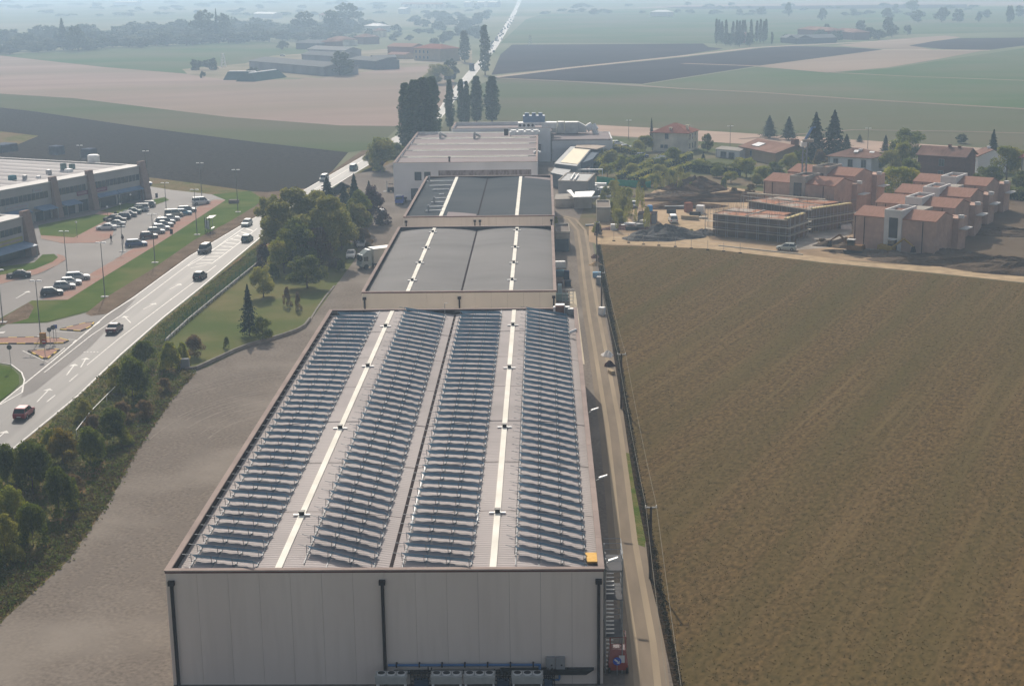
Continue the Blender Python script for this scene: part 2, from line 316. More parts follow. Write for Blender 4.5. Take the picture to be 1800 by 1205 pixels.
# branch road and islands
sheetpx('branch_road', [(-300,640),(0,577),(12,570),(83,568),(160,548),(187,549),(240,524),(160,610),(60,690),(37,700),(43,672),(38,655),(20,641),(0,638),(-300,680)], G['lot'], .066)
sheetpx('corner_lawn', [(-200,690),(0,642),(18,645),(33,660),(34,675),(20,690),(0,705),(-200,800)], G['grass'], .10)
band('kerb_line', W_([(-60,655),(0,638),(20,641),(38,655),(43,668),(39,690),(0,712)]), .2, G['line'], .08)
def island(pts, label, edge=True):
    ps = pxy(pts); r = MB().prism(ps, .05, .2).build('traffic_island', G['paver']); tag(r, label, 'traffic island', 'paved traffic islands at the junction')
    yl = mat('kerb_yellow', (.65,.45,.08), rough=.8); wt = mat('kerb_dark', (.12,.11,.1))
    a, b = MB(), MB(); n = len(ps); k = 0
    for i in range(n):
        p, q = Vector(ps[i]), Vector(ps[(i+1)%n]); L_ = (q-p).length; m_ = max(1, int(L_/1.2)); d = (q-p)/m_; s = Vector((-d.y, d.x)).normalized()*.12
        for j in range(m_):
            u, v = p+d*j, p+d*(j+1)
            MB().add([(u.x-s.x,u.y-s.y,.05),(v.x-s.x,v.y-s.y,.05),(v.x+s.x,v.y+s.y,.05),(u.x+s.x,u.y+s.y,.05),(u.x-s.x,u.y-s.y,.23),(v.x-s.x,v.y-s.y,.23),(v.x+s.x,v.y+s.y,.23),(u.x+s.x,u.y+s.y,.23)],
               [(0,3,2,1),(4,5,6,7),(0,1,5,4),(1,2,6,5),(2,3,7,6),(3,0,4,7)]).build('kerb_stripe', yl if k % 2 else wt, r); k += 1
    return r
island([(106,580),(150,569),(165,568),(160,575),(142,583)], 'small triangular pink island nearest the grass strip, with yellow kerb marks')
island([(-60,597),(60,594),(105,596),(120,600),(112,604),(60,605),(-60,605)], 'long narrow pink island carrying the tall lamp and orange box')
island([(50,618),(96,615),(104,616),(84,631),(76,631)], 'lower pointed island with the no entry sign on it')
for a in ([(95,583),(150,585),(176,566)], [(120,597),(134,598),(128,603)], [(40,617),(84,637),(114,612)]): band('road_line', W_(a), .18, G['line'], .079)
# ------------------------------------------------------------------ car park
sheetpx('car_park', [(-400,700),(0,560),(56,528.5),(119,527.5),(185,486),(270,434),(397,352),(372,342),(300,334),(265,328),(200,350),(-400,520)], G['lot'], .058)
sheetpx('grass_bank', [(12,570),(0,572),(0,560),(56,528.5),(119,527.5),(185,486),(270,434),(397,352),(372,342),(440,336),(462,350),(433,377),(383,400),(342,426),(267,477),(192,522),(160,546),(83,566)], G['grass'], .068)
sheetpx('bare_patch', [(0,562),(50,532),(60,540),(50,560),(20,569),(0,571)], G['brownv'], .076)
sheetpx('ditch_bank', [(150,552),(185,524),(267,474),(342,422),(400,392),(450,362),(470,366),(417,399),(333,449),(233,522),(187,552),(160,556)], G['brownv'], .084)
pv = [(73,527),(119,527.5),(185,486),(270,434),(308,410),(397,352),(378,351),(352,362),(300,397),(262,420),(215,449),(152,486),(130,500),(108,518)]
sheetpx('paved_walk', pv, G['paver'], .092)
sheetpx('lawn_island', [(67,397),(90,392),(167,377),(202,380),(145,410),(130,418),(72,414)], G['grass'], .10)
sheetpx('lawn_island', [(175,372),(222,357),(243,360),(228,371),(213,377)], G['grass'], .10)
sheetpx('lawn_island', [(266,352),(290,347),(297,352),(275,360),(264,358)], G['grass'], .10)
sheetpx('lawn_island', [(-100,478),(0,470),(60,462),(75,448),(95,447),(102,453),(92,461),(60,474),(0,484),(-100,505)], G['grass'], .10)
sheetpx('paved_walk', [(72,414),(130,418),(145,410),(202,380),(228,371),(243,360),(260,352),(266,352),(262,362),(250,370),(205,392),(196,418),(170,427),(110,428),(72,420)], G['paver'], .090)
sheetpx('paved_walk', [(60,474),(92,461),(102,453),(100,447),(112,450),(116,456),(100,467),(66,482),(0,500),(-100,515),(-100,505),(0,484)], G['paver'], .090)
sheetpx('paved_walk', [(167,377),(202,380),(213,377),(175,372)], G['paver'], .108)
for a in ([(48,487),(76,480),(116,457)], [(165,427),(190,421),(204,412)]): band('kerb_line', W_(a), .15, mat('dark_kerb',(.1,.095,.09)), .08)
# ================================================================== large structure
def wb(mb, name, m_, root, smooth=False, label=None):
    """world-coordinate mesh as a child of root"""
    o = mb.build(name, m_, root, smooth)
    o.matrix_parent_inverse = (Matrix.Translation(root.location) @ Matrix.Rotation(root.rotation_euler.z, 4, 'Z')).inverted()
    if label: o['label'] = label
    return o
def local(pt, A, rz):
    c, s = math.cos(rz), math.sin(rz); return Vector((A[0]+pt[0]*c-pt[1]*s, A[1]+pt[0]*s+pt[1]*c, pt[2] if len(pt) > 2 else 0))
M_wallC = mat('precast_wall', (.74,.65,.59), (.70,.61,.555), scale=.25, stretch=(1,1,3), rough=.9, c3=(.63,.55,.495), scale3=.7, stretch3=(.6,.6,7), lo3=.5, hi3=.85, coord='Object')
M_wallY = mat('cream_precast_wall', (.84,.76,.62), (.79,.71,.58), scale=.3, rough=.9)
M_wallW = mat('white_render', (.74,.73,.73), (.68,.67,.67), scale=.2, rough=.9, c3=(.6,.59,.59), scale3=.1, stretch3=(1,1,5))
M_coping = mat('coping_metal', (.36,.29,.26), (.29,.235,.215), scale=.3, rough=.85)
M_dark = mat('dark_brown_metal', (.035,.028,.028), (.05,.04,.04), scale=2, rough=.85)
M_roof1 = mat('corrugated_fibre_cement', (.43,.385,.375), (.36,.325,.315), scale=.12, stretch=(3,.5,1), rough=.8, c3=(.47,.425,.41), scale3=.05, detail=8)
M_roof2 = mat('weathered_grey_roof', (.125,.122,.125), (.10,.098,.10), scale=.12, stretch=(4,.4,1), rough=.8, c3=(.155,.15,.15), scale3=.05, detail=8)
M_roof3 = mat('bitumen_roof', (.085,.095,.103), (.072,.08,.088), scale=.15, stretch=(4,.5,1), rough=.85, c3=(.105,.112,.118), scale3=.04)
M_roofP = mat('pinkish_roof', (.33,.285,.28), (.27,.235,.235), scale=.1, stretch=(4,1,1), rough=.9)
M_sky = mat('skylight_plastic', (.88,.85,.77), (.76,.73,.65), scale=.4, rough=.85)
M_black = mat('black_metal', (.02,.02,.022), rough=.6)
M_white = mat('white_metal', (.75,.75,.74), (.62,.62,.62), scale=1, rough=.5)
M_steel = mat('galvanised_steel', (.36,.37,.38), (.28,.29,.3), scale=3, rough=.5, metal=.4)
M_glass = mat('dark_glass', (.03,.045,.06), (.05,.07,.09), scale=.4, rough=.12, spec=.8)
M_glassL = mat('blind_glass', (.10,.14,.17), (.17,.2,.22), scale=.5, rough=.2, spec=.7)

def warehouse(name, label, x0, x1, y0, y1, z, ze, rise, wave, wallm, roofm, crest, pipes=(), seam=2.3, lap=0):
    root = thing(name, label, 'warehouse', ((x0+x1)/2, y0, 0)); T = .3
    mb = MB()
    def run(a, b, c, d_, axis):   # precast panels with open joints
        L_ = b-a; k = max(1, round(L_/seam)); s = L_/k
        for i in range(k):
            u, v = a+i*s+.007, a+(i+1)*s-.007
            if axis == 'x': mb.box(u, c, 0, v, d_, z)
            else: mb.box(c, u, 0, d_, v, z)
    run(x0, x1, y0, y0+T, 'x'); run(x0, x1, y1-T, y1, 'x'); run(y0+T, y1-T, x0, x0+T, 'y'); run(y0+T, y1-T, x1-T, x1, 'y')
    wb(mb, 'wall', wallm, root)
    mb = MB(); mb.box(x0+.08,y0+.12,0,x1-.08,y0+T+.02,z-.02); mb.box(x0+.12,y0+T+.03,0,x0+T+.02,y1-T-.03,z-.02); mb.box(x1-T-.02,y0+T+.03,0,x1-.12,y1-T-.03,z-.02); mb.box(x0+.08,y1-T-.02,0,x1-.08,y1-.12,z-.02)
    wb(mb, 'wall_core', M_dark, root)
    mb = MB(); o = .09; mb.box(x0-o,y0-o,z+.002,x1+o,y0+T+o,z+.12); mb.box(x0-o,y1-T-o,z+.002,x1+o,y1+o,z+.12)
    n = int((y1-y0)/6)
    for i in range(n):
        a = y0+T+o+(y1-y0-2*T-2*o)*i/n+.01; b = y0+T+o+(y1-y0-2*T-2*o)*(i+1)/n-.01
        mb.box(x0-o,a,z+.002,x0+T+o,b,z+.12); mb.box(x1-T-o,a,z+.002,x1+o,b,z+.12)
    wb(mb, 'coping', M_coping, root)
    mb = MB(); mb.box(x0-.02,y0-.025,z-.14,x1+.02,y0-.002,z-.002); wb(mb, 'fascia', mat('red_brown_trim',(.14,.05,.045)), root)
    xm = crest['gut']; bays = [(x0+T, xm), (xm, x1-T)]
    for bi, (a, b) in enumerate(bays):
        mid, hf = (a+b)/2, (b-a)/2; nx = 15
        ya, yb = y0+T, y1-T
        ny = int((yb-ya)/wave*4) if wave else 60
        X = np.linspace(a, b, nx); Y = np.linspace(ya, yb, ny)
        XX, YY = np.meshgrid(X, Y); ZZ = ze+rise*(1-((XX-mid)/hf)**2)
        if wave: ZZ = ZZ+crest['amp']*np.sin(YY*2*math.pi/wave)
        V = np.stack([XX, YY, ZZ], -1).reshape(-1, 3)
        idx = np.arange(nx*ny).reshape(ny, nx)
        Fq = np.stack([idx[:-1,:-1], idx[:-1,1:], idx[1:,1:], idx[1:,:-1]], -1).reshape(-1, 4)
        me = bpy.data.meshes.new('roof_vault'); me.vertices.add(len(V)); me.vertices.foreach_set('co', V.ravel())
        me.loops.add(Fq.size); me.loops.foreach_set('vertex_index', Fq.ravel()); me.polygons.add(len(Fq)); me.polygons.foreach_set('loop_start', np.arange(0, Fq.size, 4)); me.polygons.foreach_set('loop_total', np.full(len(Fq), 4)); me.update(); me.validate()
        me.materials.append(roofm); o_ = bpy.data.objects.new('roof_vault', me); COL.objects.link(o_); o_.parent = root
        o_.matrix_parent_inverse = Matrix.Translation(root.location).inverted(); me.shade_smooth()
        sx = crest['sky'][bi]; sw = crest['w']/2; mb = MB(); zc = ze+rise
        mb.box(sx-sw, ya+.05, zc-.03, sx+sw, yb-.3, zc+.1); s_ = wb(mb, 'skylight', M_sky, root)
        for vy in crest['vents'][bi]:
            mb = MB(); mb.box(sx-.2, vy-.2, zc+.101, sx+.2, vy+.2, zc+.38); mb.box(sx-.26, vy-.25, zc+.38, sx+.26, vy+.25, zc+.45)
            v_ = wb(mb, 'roof_vent', M_black, root)
            for (fa, fb) in ((sx-.7, sx-.205), (sx+.205, sx+.7)):
                f_ = MB().box(fa, vy-.14, zc+.03, fb, vy+.14, zc+.14).build('flashing', M_white, v_)
    mb = MB(); mb.box(xm-.14, y0+T, ze-.1, xm+.14, y1-T, ze+.02+.03); wb(mb, 'gutter', M_dark, root)
    if lap:
        yy = y0+lap
        while yy < y1-1:
            mb = MB()
            for (a, b) in bays:
                mid, hf = (a+b)/2, (b-a)/2; k = 14; pv_ = None
                for i in range(k+1):
                    x = a+(b-a)*i/k
                    zz = ze+rise*(1-((x-mid)/hf)**2)+crest['amp']+.012
                    if pv_: mb.hull8([(pv_[0],yy,pv_[1]-.02),(x,yy,zz-.02),(x,yy+.05,zz-.02),(pv_[0],yy+.05,pv_[1]-.02)], [(pv_[0],yy,pv_[1]),(x,yy,zz),(x,yy+.05,zz),(pv_[0],yy+.05,pv_[1])])
                    pv_ = (x, zz)
            yy += lap
            wb(mb, 'roof_lap', mat('dark_lap_joint',(.13,.115,.115)), root)
    for px_ in pipes:
        mb = MB(); mb.box(px_-.11, y0-.26, .05, px_+.11, y0-.03, z-1.05); mb.box(px_-.24, y0-.36, z-1.05, px_+.24, y0-.03, z-.7)
        wb(mb, 'downpipe', M_dark, root)
    return root
X0, X1, Y0, Y1, ZW = -28.96, 4.31, 104.6, 195.0, 9.4
W1 = warehouse('warehouse', 'largest and nearest warehouse, its twin-vaulted roof covered in rows of solar panels', X0, X1, Y0, Y1, ZW, 8.70, .60, .46,
   M_wallC, M_roof1, dict(gut=-12.0, amp=.035, sky=(-20.45,-4.05), w=.52, vents=([P(529,904,9.4).y,P(597,752,9.4).y,P(643,643,9.4).y,P(673,573,9.4).y],[P(872,900,9.4).y,P(885,750,9.4).y,P(893,646,9.4).y,P(901,571,9.4).y])), pipes=(X0+.45,-12.45,X1-.35), lap=13)
W2 = warehouse('warehouse', 'second warehouse, cream front wall and grey twin-vaulted roof without panels', -26.9, 1.75, 213.5, 271.8, 7.9, 7.25, .5, .8,
   M_wallY, M_roof2, dict(gut=-12.35, amp=.03, sky=(-20.2,-4.9), w=.58, vents=([P(725,492,7.9).y,P(740,461,7.9).y,P(750,435,7.9).y,P(761,407,7.9).y],[P(893,491,7.9).y,P(896,461,7.9).y,P(899,434,7.9).y,P(903,404,7.9).y])), pipes=(-26.5,-12.5,1.4))
W3 = warehouse('warehouse', 'third warehouse, dark bitumen roof with two white skylight strips, before the white factory', -27.1, 2.05, 283.8, 343, 7.9, 7.4, .35, .9,
   M_wallC, M_roof3, dict(gut=-12.9, amp=.02, sky=(-20.0,-5.2), w=.68, vents=([],[])), pipes=(-26.6,-13.3,-12.3,1.5))
# bare patch and side tubes on the third roof
def roofz3(x): 
    a, b = (-26.8,-12.9) if x < -12.9 else (-12.9,1.75); mid, hf = (a+b)/2, (b-a)/2; return 7.4+.35*(1-((x-mid)/hf)**2)
mb = MB(); N = 8
for i in range(N):
    a = -18.9+(i/N)*5.7; b = -18.9+((i+1)/N)*5.7
    mb.quad((a,284.3,roofz3(a)+.05),(b,284.3,roofz3(b)+.05),(b,290.5-(i+1)*.15,roofz3(b)+.05),(a,290.5-i*.15,roofz3(a)+.05))
wb(mb, 'bare_roof_patch', M_roofP, W3)
mb = MB()
for i in range(N):
    a = -4.3+(i/N)*5.9; b = -4.3+((i+1)/N)*5.9
    mb.quad((a,342.6,roofz3(a)+.05),(a,340.5-i*.3,roofz3(a)+.05),(b,340.5-(i+1)*.3,roofz3(b)+.05),(b,342.6,roofz3(b)+.05))
wb(mb, 'bare_roof_patch', M_roofP, W3)
for k, (xa, xb, yy) in enumerate(((750,797,347+0),(755,793,0),(760,790,0),(772,781,0),(765,786,0),(758,783,0),(754,780,0),(748,777,0))):
    py = (319,327,334,342,349,356,364,371)[k]; a = P(xa, py, 7.8); b = P(xb, py-1, 7.8)
    t = MB().tube((a.x,a.y,7.82),(b.x,a.y,7.9),.16).build('roof_duct', M_white)
    tag(t, ORD[k]+' thin white duct from the far end of the third warehouse roof', 'duct', 'white ducts on the third roof')
    if k in (0,5,7):
        o = MB().tube((a.x+.6,a.y,7.78),(a.x+.6,a.y,8.9),.2).tube((a.x+.6,a.y,8.85),(a.x+.6,a.y,9.1),.34,.1).build('roof_chimney', M_steel)
        tag(o, 'small metal chimney with a cowl on the '+('far','','','','','middle','','near')[k]+' duct of the third roof', 'chimney')

# ------------------------------------------------------------------ solar panel rows
M_pv = mat('solar_panel', (.012,.02,.05), (.02,.03,.065), scale=3, rough=.15, spec=.8)
M_pvb = mat('panel_backsheet', (.17,.34,.50), (.14,.29,.45), scale=1.5, rough=.6)
M_alu = mat('aluminium_frame', (.27,.29,.31), (.22,.24,.26), scale=2, rough=.6)
ROWD = Vector((.912, -.41, 0))
def make_row():
    r = thing('solar_panel_row', 'row', 'solar panels', (0,0,0), 0)
    tl = math.radians(39); wd = .76; c, s = math.cos(tl), math.sin(tl); z0 = .21
    y0_, y1_ = wd*c/2, -wd*c/2    # low edge away from the camera, high edge towards it
    for i in range(3):
        a = -2.94+i*1.97; b = a+1.94
        pb = MB().hull8([(a,y1_,z0+wd*s-.03),(b,y1_,z0+wd*s-.03),(b,y0_,z0-.03),(a,y0_,z0-.03)], [(a,y1_,z0+wd*s-.004),(b,y1_,z0+wd*s-.004),(b,y0_,z0-.004),(a,y0_,z0-.004)]).build('panel', M_pvb, r)
        MB().quad((a,y1_,z0+wd*s),(b,y1_,z0+wd*s),(b,y0_,z0),(a,y0_,z0)).build('glass', M_pv, pb)
    for i in range(4):
        x = -2.95+i*1.965
        MB().box(x-.02,y1_-.02,.02,x+.02,y1_+.02,z0+wd*s+.03).box(x-.02,y0_-.02,.02,x+.02,y0_+.02,z0+.02).box(x-.02,y1_+.04,.04,x+.02,y0_-.03,.08).build('leg', M_alu, r)
    MB().box(-3.75,y1_-.045,z0+wd*s*.9-.05,-2.96,y1_-.005,z0+wd*s*.9-.01).build('rail_end', M_alu, r)
    return r
strips = [(-24.85,-27.75,-21.95,(402,981),'between left parapet and left skylight'),(-15.95,0,0,(605,974),'between left skylight and middle gutter'),
          (-8.4,0,0,(772,978),'between middle gutter and right skylight'),(.35,0,0,(966,976),'between right skylight and right parapet')]
def roofz1(x):
    a, b = (X0+.3,-12) if x < -12 else (-12,X1-.3); mid, hf = (a+b)/2, (b-a)/2; return 8.70+.60*(1-((x-mid)/hf)**2)
proto = make_row(); ptree = snap(proto); firstrow = True
for si, (xc, _, _, pc, where) in enumerate(strips):
    yf = P(pc[0], pc[1], 9.6).y; k = 0
    za, zb_ = roofz1(xc-2.5), roofz1(xc+2.5); sl_ = (zb_-za)/5
    dx = Vector((ROWD.x, ROWD.y, sl_*ROWD.x)).normalized(); dy = Vector((-ROWD.y, ROWD.x, 0)).normalized(); dz = dx.cross(dy).normalized(); dy = dz.cross(dx)
    eul = Matrix((dx, dy, dz)).transposed().to_euler()
    rows = []
    while True:
        yc = yf+2.137*k
        if yc > Y1-1.9: break
        lab = 'solar panel row '+where+', '+ORD[k]+' from the near end'
        if firstrow: r = proto; firstrow = False; r['label'] = lab; r['group'] = 'tilted solar panel rows on the big warehouse roof'; r.location = (xc, yc, (za+zb_)/2+.06)
        else: r = dup(ptree, None, (xc, yc, (za+zb_)/2+.06), None, lab, 'tilted solar panel rows on the big warehouse roof')
        r.rotation_euler = eul; k += 1
    for j in range(4):
        off = dx*(-2.95+j*1.965); xx = xc+off.x; zz = (za+zb_)/2+off.z+.085
        ya = max(Y0+.45, yf+off.y-2.4)
        o = MB().box(xx-.035, ya, zz-.03, xx+.035, Y1-.6, zz+.02).build('mounting_rail', M_alu)
        tag(o, 'aluminium rail under rows '+where+', '+ORD[j]+' from left', 'rail', 'mounting rails under the solar rows')
# loose things on the big roof
def boxthing(name, label, cat, c, s, m_, rz=0, group=None, lid=None):
    """small bevelled box with a lid or rim"""
    r = thing(name, label, cat, c, rz, group)
    x, y, z = s[0]/2, s[1]/2, s[2]
    b = min(x, y)*.12
    MB().hull8([(-x,-y,0),(x,-y,0),(x,y,0),(-x,y,0)], [(-x+b*.3,-y+b*.3,z*.92),(x-b*.3,-y+b*.3,z*.92),(x-b*.3,y-b*.3,z*.92),(-x+b*.3,y-b*.3,z*.92)]).build('body', m_, r)
    MB().hull8([(-x,-y,z*.921),(x,-y,z*.921),(x,y,z*.921),(-x,y,z*.921)], [(-x+b,-y+b,z),(x-b,-y+b,z),(x-b,y-b,z),(-x+b,y-b,z)]).build('lid', lid or m_, r)
    return r
p = P(1043, 980, 9.0); o = MB().hull8([(p.x-.5,p.y-.9,8.95),(p.x+.55,p.y-.9,8.95),(p.x+.45,p.y+.95,8.95),(p.x-.6,p.y+.95,8.95)], [(p.x-.5,p.y-.9,9.08),(p.x+.55,p.y-.9,9.08),(p.x+.45,p.y+.95,9.08),(p.x-.6,p.y+.95,9.08)]).build('yellow_board', mat('yellow_insulation_board',(.75,.46,.13),(.68,.4,.1),scale=3,rough=.8))
tag(o, 'orange-yellow insulation board lying on the roof by the near right corner of the parapet', 'board')
for k, (a, b, r_) in enumerate((((974,584),(990,583),.14),((1001,584),(1014,584),.18))):
    a = P(*a, 9.4); b = P(*b, 9.4); o = MB().tube((a.x,a.y,9.35),(b.x,a.y,9.5+k*.25),r_,n=10).build('white_duct', M_white)
    tag(o, ('white tube lying across the panel rows near the far right of the roof','white tube sticking over the right parapet near its far end')[k], 'tube')
M_pipew = M_white
for k, (a, b) in enumerate((((748,812),(722,918)),((841,895),(839,920)))):
    a = P(*a, 9.15); b = P(*b, 9.15); mb = MB(); mb.tube((a.x,a.y,roofz1(a.x)+.12),(b.x,b.y,roofz1(b.x)+.12),.07)
    for i in range(7):
        t = i/6; x, y = a.x+(b.x-a.x)*t, a.y+(b.y-a.y)*t; mb.box(x-.16,y-.04,roofz1(x)+.04,x+.16,y+.04,roofz1(x)+.1)
    tag(mb.build('cable_tray', M_white), ('long bright white cable tray on the roof just right of the middle gutter','short white cable tray at the right ends of rows beside the right skylight')[k], 'cable tray')
mb_s = ((600,'left skylight')) 
for k in range(9):    # bright clips at the right end of strip two
    pass
for k, (px_, py_, s, mm, lb) in enumerate(((978,540,(.9,.7,.55),M_white,'flat white box at the far right of the roof, leftmost of the rooftop units'),(984,534,(1.3,1.1,.9),M_white,'white rooftop air unit above the far parapet'),(984,545,(1.2,.9,.8),mat('rust_box',(.2,.1,.07)),'rust-brown rooftop crate beside the far right corner'),(996,541,(.9,.8,.7),M_steel,'grey rooftop fan unit, second from the far right corner'),(1003,545,(.8,.8,.65),M_steel,'small grey rooftop unit nearest the far right corner'))):
    p = P(px_, py_+4, 9.2); p.y = min(p.y, Y1-1.0); boxthing('rooftop_unit', lb, 'air unit', (p.x, p.y, roofz1(min(p.x,3.9))), (s[0],s[1],s[2]+.35), mm, 0, 'units in the far right corner of the big roof')
p = P(781, 555, 9); o = MB().tube((p.x,Y1-.9,8.9),(p.x,Y1-.9,10.4),.035).tube((p.x,Y1-.9,10.4),(p.x+.5,Y1-.9,10.5),.03).build('roof_post', M_steel); tag(o, 'thin metal post at the far edge of the big roof by the gutter', 'post')
# wall floodlights on the right side
for k, (px_, py_) in enumerate(((1037,723),(1054,842),(1068,988))):
    p = P(px_, py_, 9.2); r = thing('floodlight', ('far','middle','near')[k]+' floodlight arm on the right wall of the big warehouse', 'floodlight', (X1, p.y, 9.0), 0, 'floodlights on the right wall')
    MB().tube((0,0,0),(.8,0,.35),.04).tube((.1,0,-.9),(.1,0,0),.03).build('arm', M_steel, r); MB().hull8([(.45,-.18,.28),(1.2,-.05,.5),(1.2,.22,.5),(.45,.15,.28)], [(.45,-.18,.4),(1.2,-.05,.62),(1.2,.22,.62),(.45,.15,.4)]).build('lamp_head', M_white, r)
# outside caged stair at the near right corner
r = thing('steel_stair', 'galvanised outside stair with hooped cage on the near right corner of the big warehouse', 'stair', (X1+.8, 108.2, 0))
mb = MB(); 
for x in (.05, 1.35):
    for y in (-1.9, -.7, 1.2): mb.tube((x-.6,y,0),(x-.6,y,9.6),.05,n=5)
wmb = mb.build('post', M_steel, r)
for z in (3.1, 6.2, 8.6): MB().box(-.6, -1.95, z, .78, 1.25, z+.06).build('landing', mat('steel_grating',(.15,.15,.155),rough=.9), r)
mb = MB()
for k in range(34): 
    t = k*.25+.2; y = -1.7+ (t % 3.05)*.8; mb.box(-.55, y, t, .15, y+.24, t+.035)
mb.build('tread', M_steel, r)
mb = MB()
for z in (3.6,4.1,6.7,7.2,9.1,9.6,10.0): mb.tube((.75,-1.95,z),(.75,1.25,z),.025,n=4); mb.tube((-.6,1.25,z),(.75,1.25,z),.025,n=4)
mb.build('railing', M_steel, r)
# front-wall services
r = thing('blue_pipe', 'long blue water pipe along the foot of the front warehouse wall', 'pipe', (-8, Y0, 0))
fy = Y0-.28
def wx(px_, py_): return P(px_, py_, 1.2).x
xa, xb = -12.2, -.55; zb = 1.75; mpB = mat('blue_pipe_paint', (.06,.17,.38), (.05,.14,.32), rough=.5)
mb = MB(); mb.tube((xa,fy,zb),(xb,fy,zb),.1,n=8).tube((xb,fy,zb+.05),(xb,fy,.35),.11,n=8).tube((xb+1.5,fy,1.15),(xb+1.5,fy,.55),.08,n=8).tube((xb,fy,.5),(xb+1.5,fy,.5),.08,n=8).tube((xb+.8,fy,1.15),(xb+.8,fy,.55),.06,n=8)
wb(mb, 'pipe', mpB, r)
for k in range(7): wb(MB().box(xa+.6+k*1.75, fy-.13, zb-.14, xa+.7+k*1.75, Y0-.01, zb+.14), 'bracket', M_dark, r)
r = thing('electric_cabinet', 'pair of grey electric boxes above the blue pipe on the front wall', 'cabinet', (.4, Y0-.25, 1.2))
for k in range(2):
    d_ = MB().box(-.5+k*.76,-.12,0,.22+k*.76,.22,1.15).build('box', mat('grey_cabinet',(.30,.30,.31),rough=.5), r); MB().box(-.1+k*.76,-.15,.5,.02+k*.76,-.122,.62).build('lock', M_dark, d_)
r = thing('cable_duct', 'black tapering duct running right from the units along the front wall', 'duct', (1.5, Y0-.3, 0))
wb(MB().hull8([(-3.6,Y0-.5,1.0),(3.0,Y0-.5,1.0),(3.0,Y0-.03,1.0),(-3.6,Y0-.03,1.0)], [(-3.6,Y0-.5,1.4),(3.6,Y0-.5,1.42),(3.6,Y0-.03,1.42),(-3.6,Y0-.03,1.4)]).box(-11.8,Y0-.5,1.12,-3.61,Y0-.03,1.25), 'duct', M_black, r)
def acunit(x, y, label):
    r = thing('cooling_unit', label, 'cooling unit', (x, y, 0), 0, 'white cooling units along the front wall')
    MB().hull8([(-1.15,-.5,1.15),(1.15,-.5,1.15),(1.15,.5,1.15),(-1.15,.5,1.15)], [(-1.2,-.55,1.75),(1.2,-.55,1.75),(1.2,.55,1.75),(-1.2,.55,1.75)]).build('casing', mat('unit_casing',(.42,.43,.42),(.36,.37,.36),scale=2,rough=.6), r)
    for k in range(3):
        f = MB().tube((-.75+k*.75,0,1.751),(-.75+k*.75,0,1.86),.34,n=14).build('fan_ring', M_white, r); MB().tube((-.75+k*.75,0,1.861),(-.75+k*.75,0,1.875),.28,n=12).build('fan', M_black, f)
    for sx in (-1.05,1.05):
        for sy in (-.42,.42): MB().box(sx-.06,sy-.06,0,sx+.06,sy+.06,1.148).build('leg', M_white, r)
for k, (px_, lb) in enumerate(((688,'leftmost three-fan cooling unit, under the middle downpipe'),(785,'second cooling unit from the left, joined to its right neighbour'),(843,'third cooling unit from the left, joined to its left neighbour'),(927,'rightmost three-fan cooling unit, left of the electric boxes'))):
    acunit(P(px_, 1183, 1.75).x, Y0-1.75, lb)
for k, (px_, w_) in enumerate(((740,1.6),(884,1.3),(964,.9))):
    x = P(px_, 1190, 1.2).x; r = thing('pipe_rack', 'dark bundle of valves and pipes behind the cooling units, '+ORD[k]+' from the left', 'pipework', (x, Y0-.9, 0))
    mb = MB(); 
    for j in range(7): mb.tube((-w_/2+j*w_/6,random.uniform(-.3,.3),0),(-w_/2+j*w_/6,random.uniform(-.3,.3),1.5+random.random()*.4),.05,n=5)
    for j in range(4): mb.tube((-w_/2,0,.4+j*.35),(w_/2,0,.4+j*.35),.05,n=5)
    mb.build('pipes', M_dark, r); MB().box(-w_/3,-.35,.1,w_/3,.2,.9).build('pump', mat('pump_blue',(.05,.08,.13)), r)
# red lift machine with round blue arrow sign
p = P(1070, 1168); r = thing('work_platform', 'red scissor lift parked in the shade under the outside stair', 'lift', (5.55, 106.9, 0))
Mred = paint('machine_red', (.30,.035,.02), .5)
MB().box(-.75,-.7,.35,.75,.9,.95).hull8([(-.75,-.7,.951),(.75,-.7,.951),(.75,.9,.951),(-.75,.9,.951)], [(-.6,-.4,1.9),(.6,-.4,1.9),(.6,.7,1.9),(-.6,.7,1.9)]).build('body', Mred, r)
mb = MB()
for sx in (-.6,.6):
    for sy in (-.45,.75): mb.tube((sx,sy,1.9),(sx,sy,3.0),.035)
for z in (2.45,3.0): mb.tube((-.6,-.45,z),(.6,-.45,z),.03).tube((.6,-.45,z),(.6,.75,z),.03).tube((-.6,-.45,z),(-.6,.75,z),.03).tube((-.6,.75,z),(.6,.75,z),.03)
mb.build('guard_rail', Mred, r)
for sx in (-.78,.62):
    for sy in (-.5,.7): MB().tube((sx,sy,.33),(sx+.18,sy,.33),.32,n=14).build('wheel', M_black, r)
MB().box(.05,-.74,1.0,.5,-.702,1.6).build('panel', M_white, r)
r = thing('mandatory_sign', 'round blue sign with white diagonal arrow leaning on the red lift', 'sign', (5.45, 105.95, 0))
MB().tube((0,0,0),(0,0,1.6),.03).build('post', M_steel, r)
d_ = MB().tube((0,-.06,1.25),(0,-.03,1.25),.33,n=24).build('disc', paint('sign_blue',(.02,.08,.5),.5), r)
a_, b_ = Vector((-.2,-.065,1.42)), Vector((.06,-.065,1.2)); t_ = Vector((.045,0,.05))
MB().quad(a_-t_,b_-t_,b_+t_,a_+t_).quad((-.04,-.065,1.06),(.19,-.065,1.06),(.19,-.065,1.3)).build('arrow', M_white, d_)

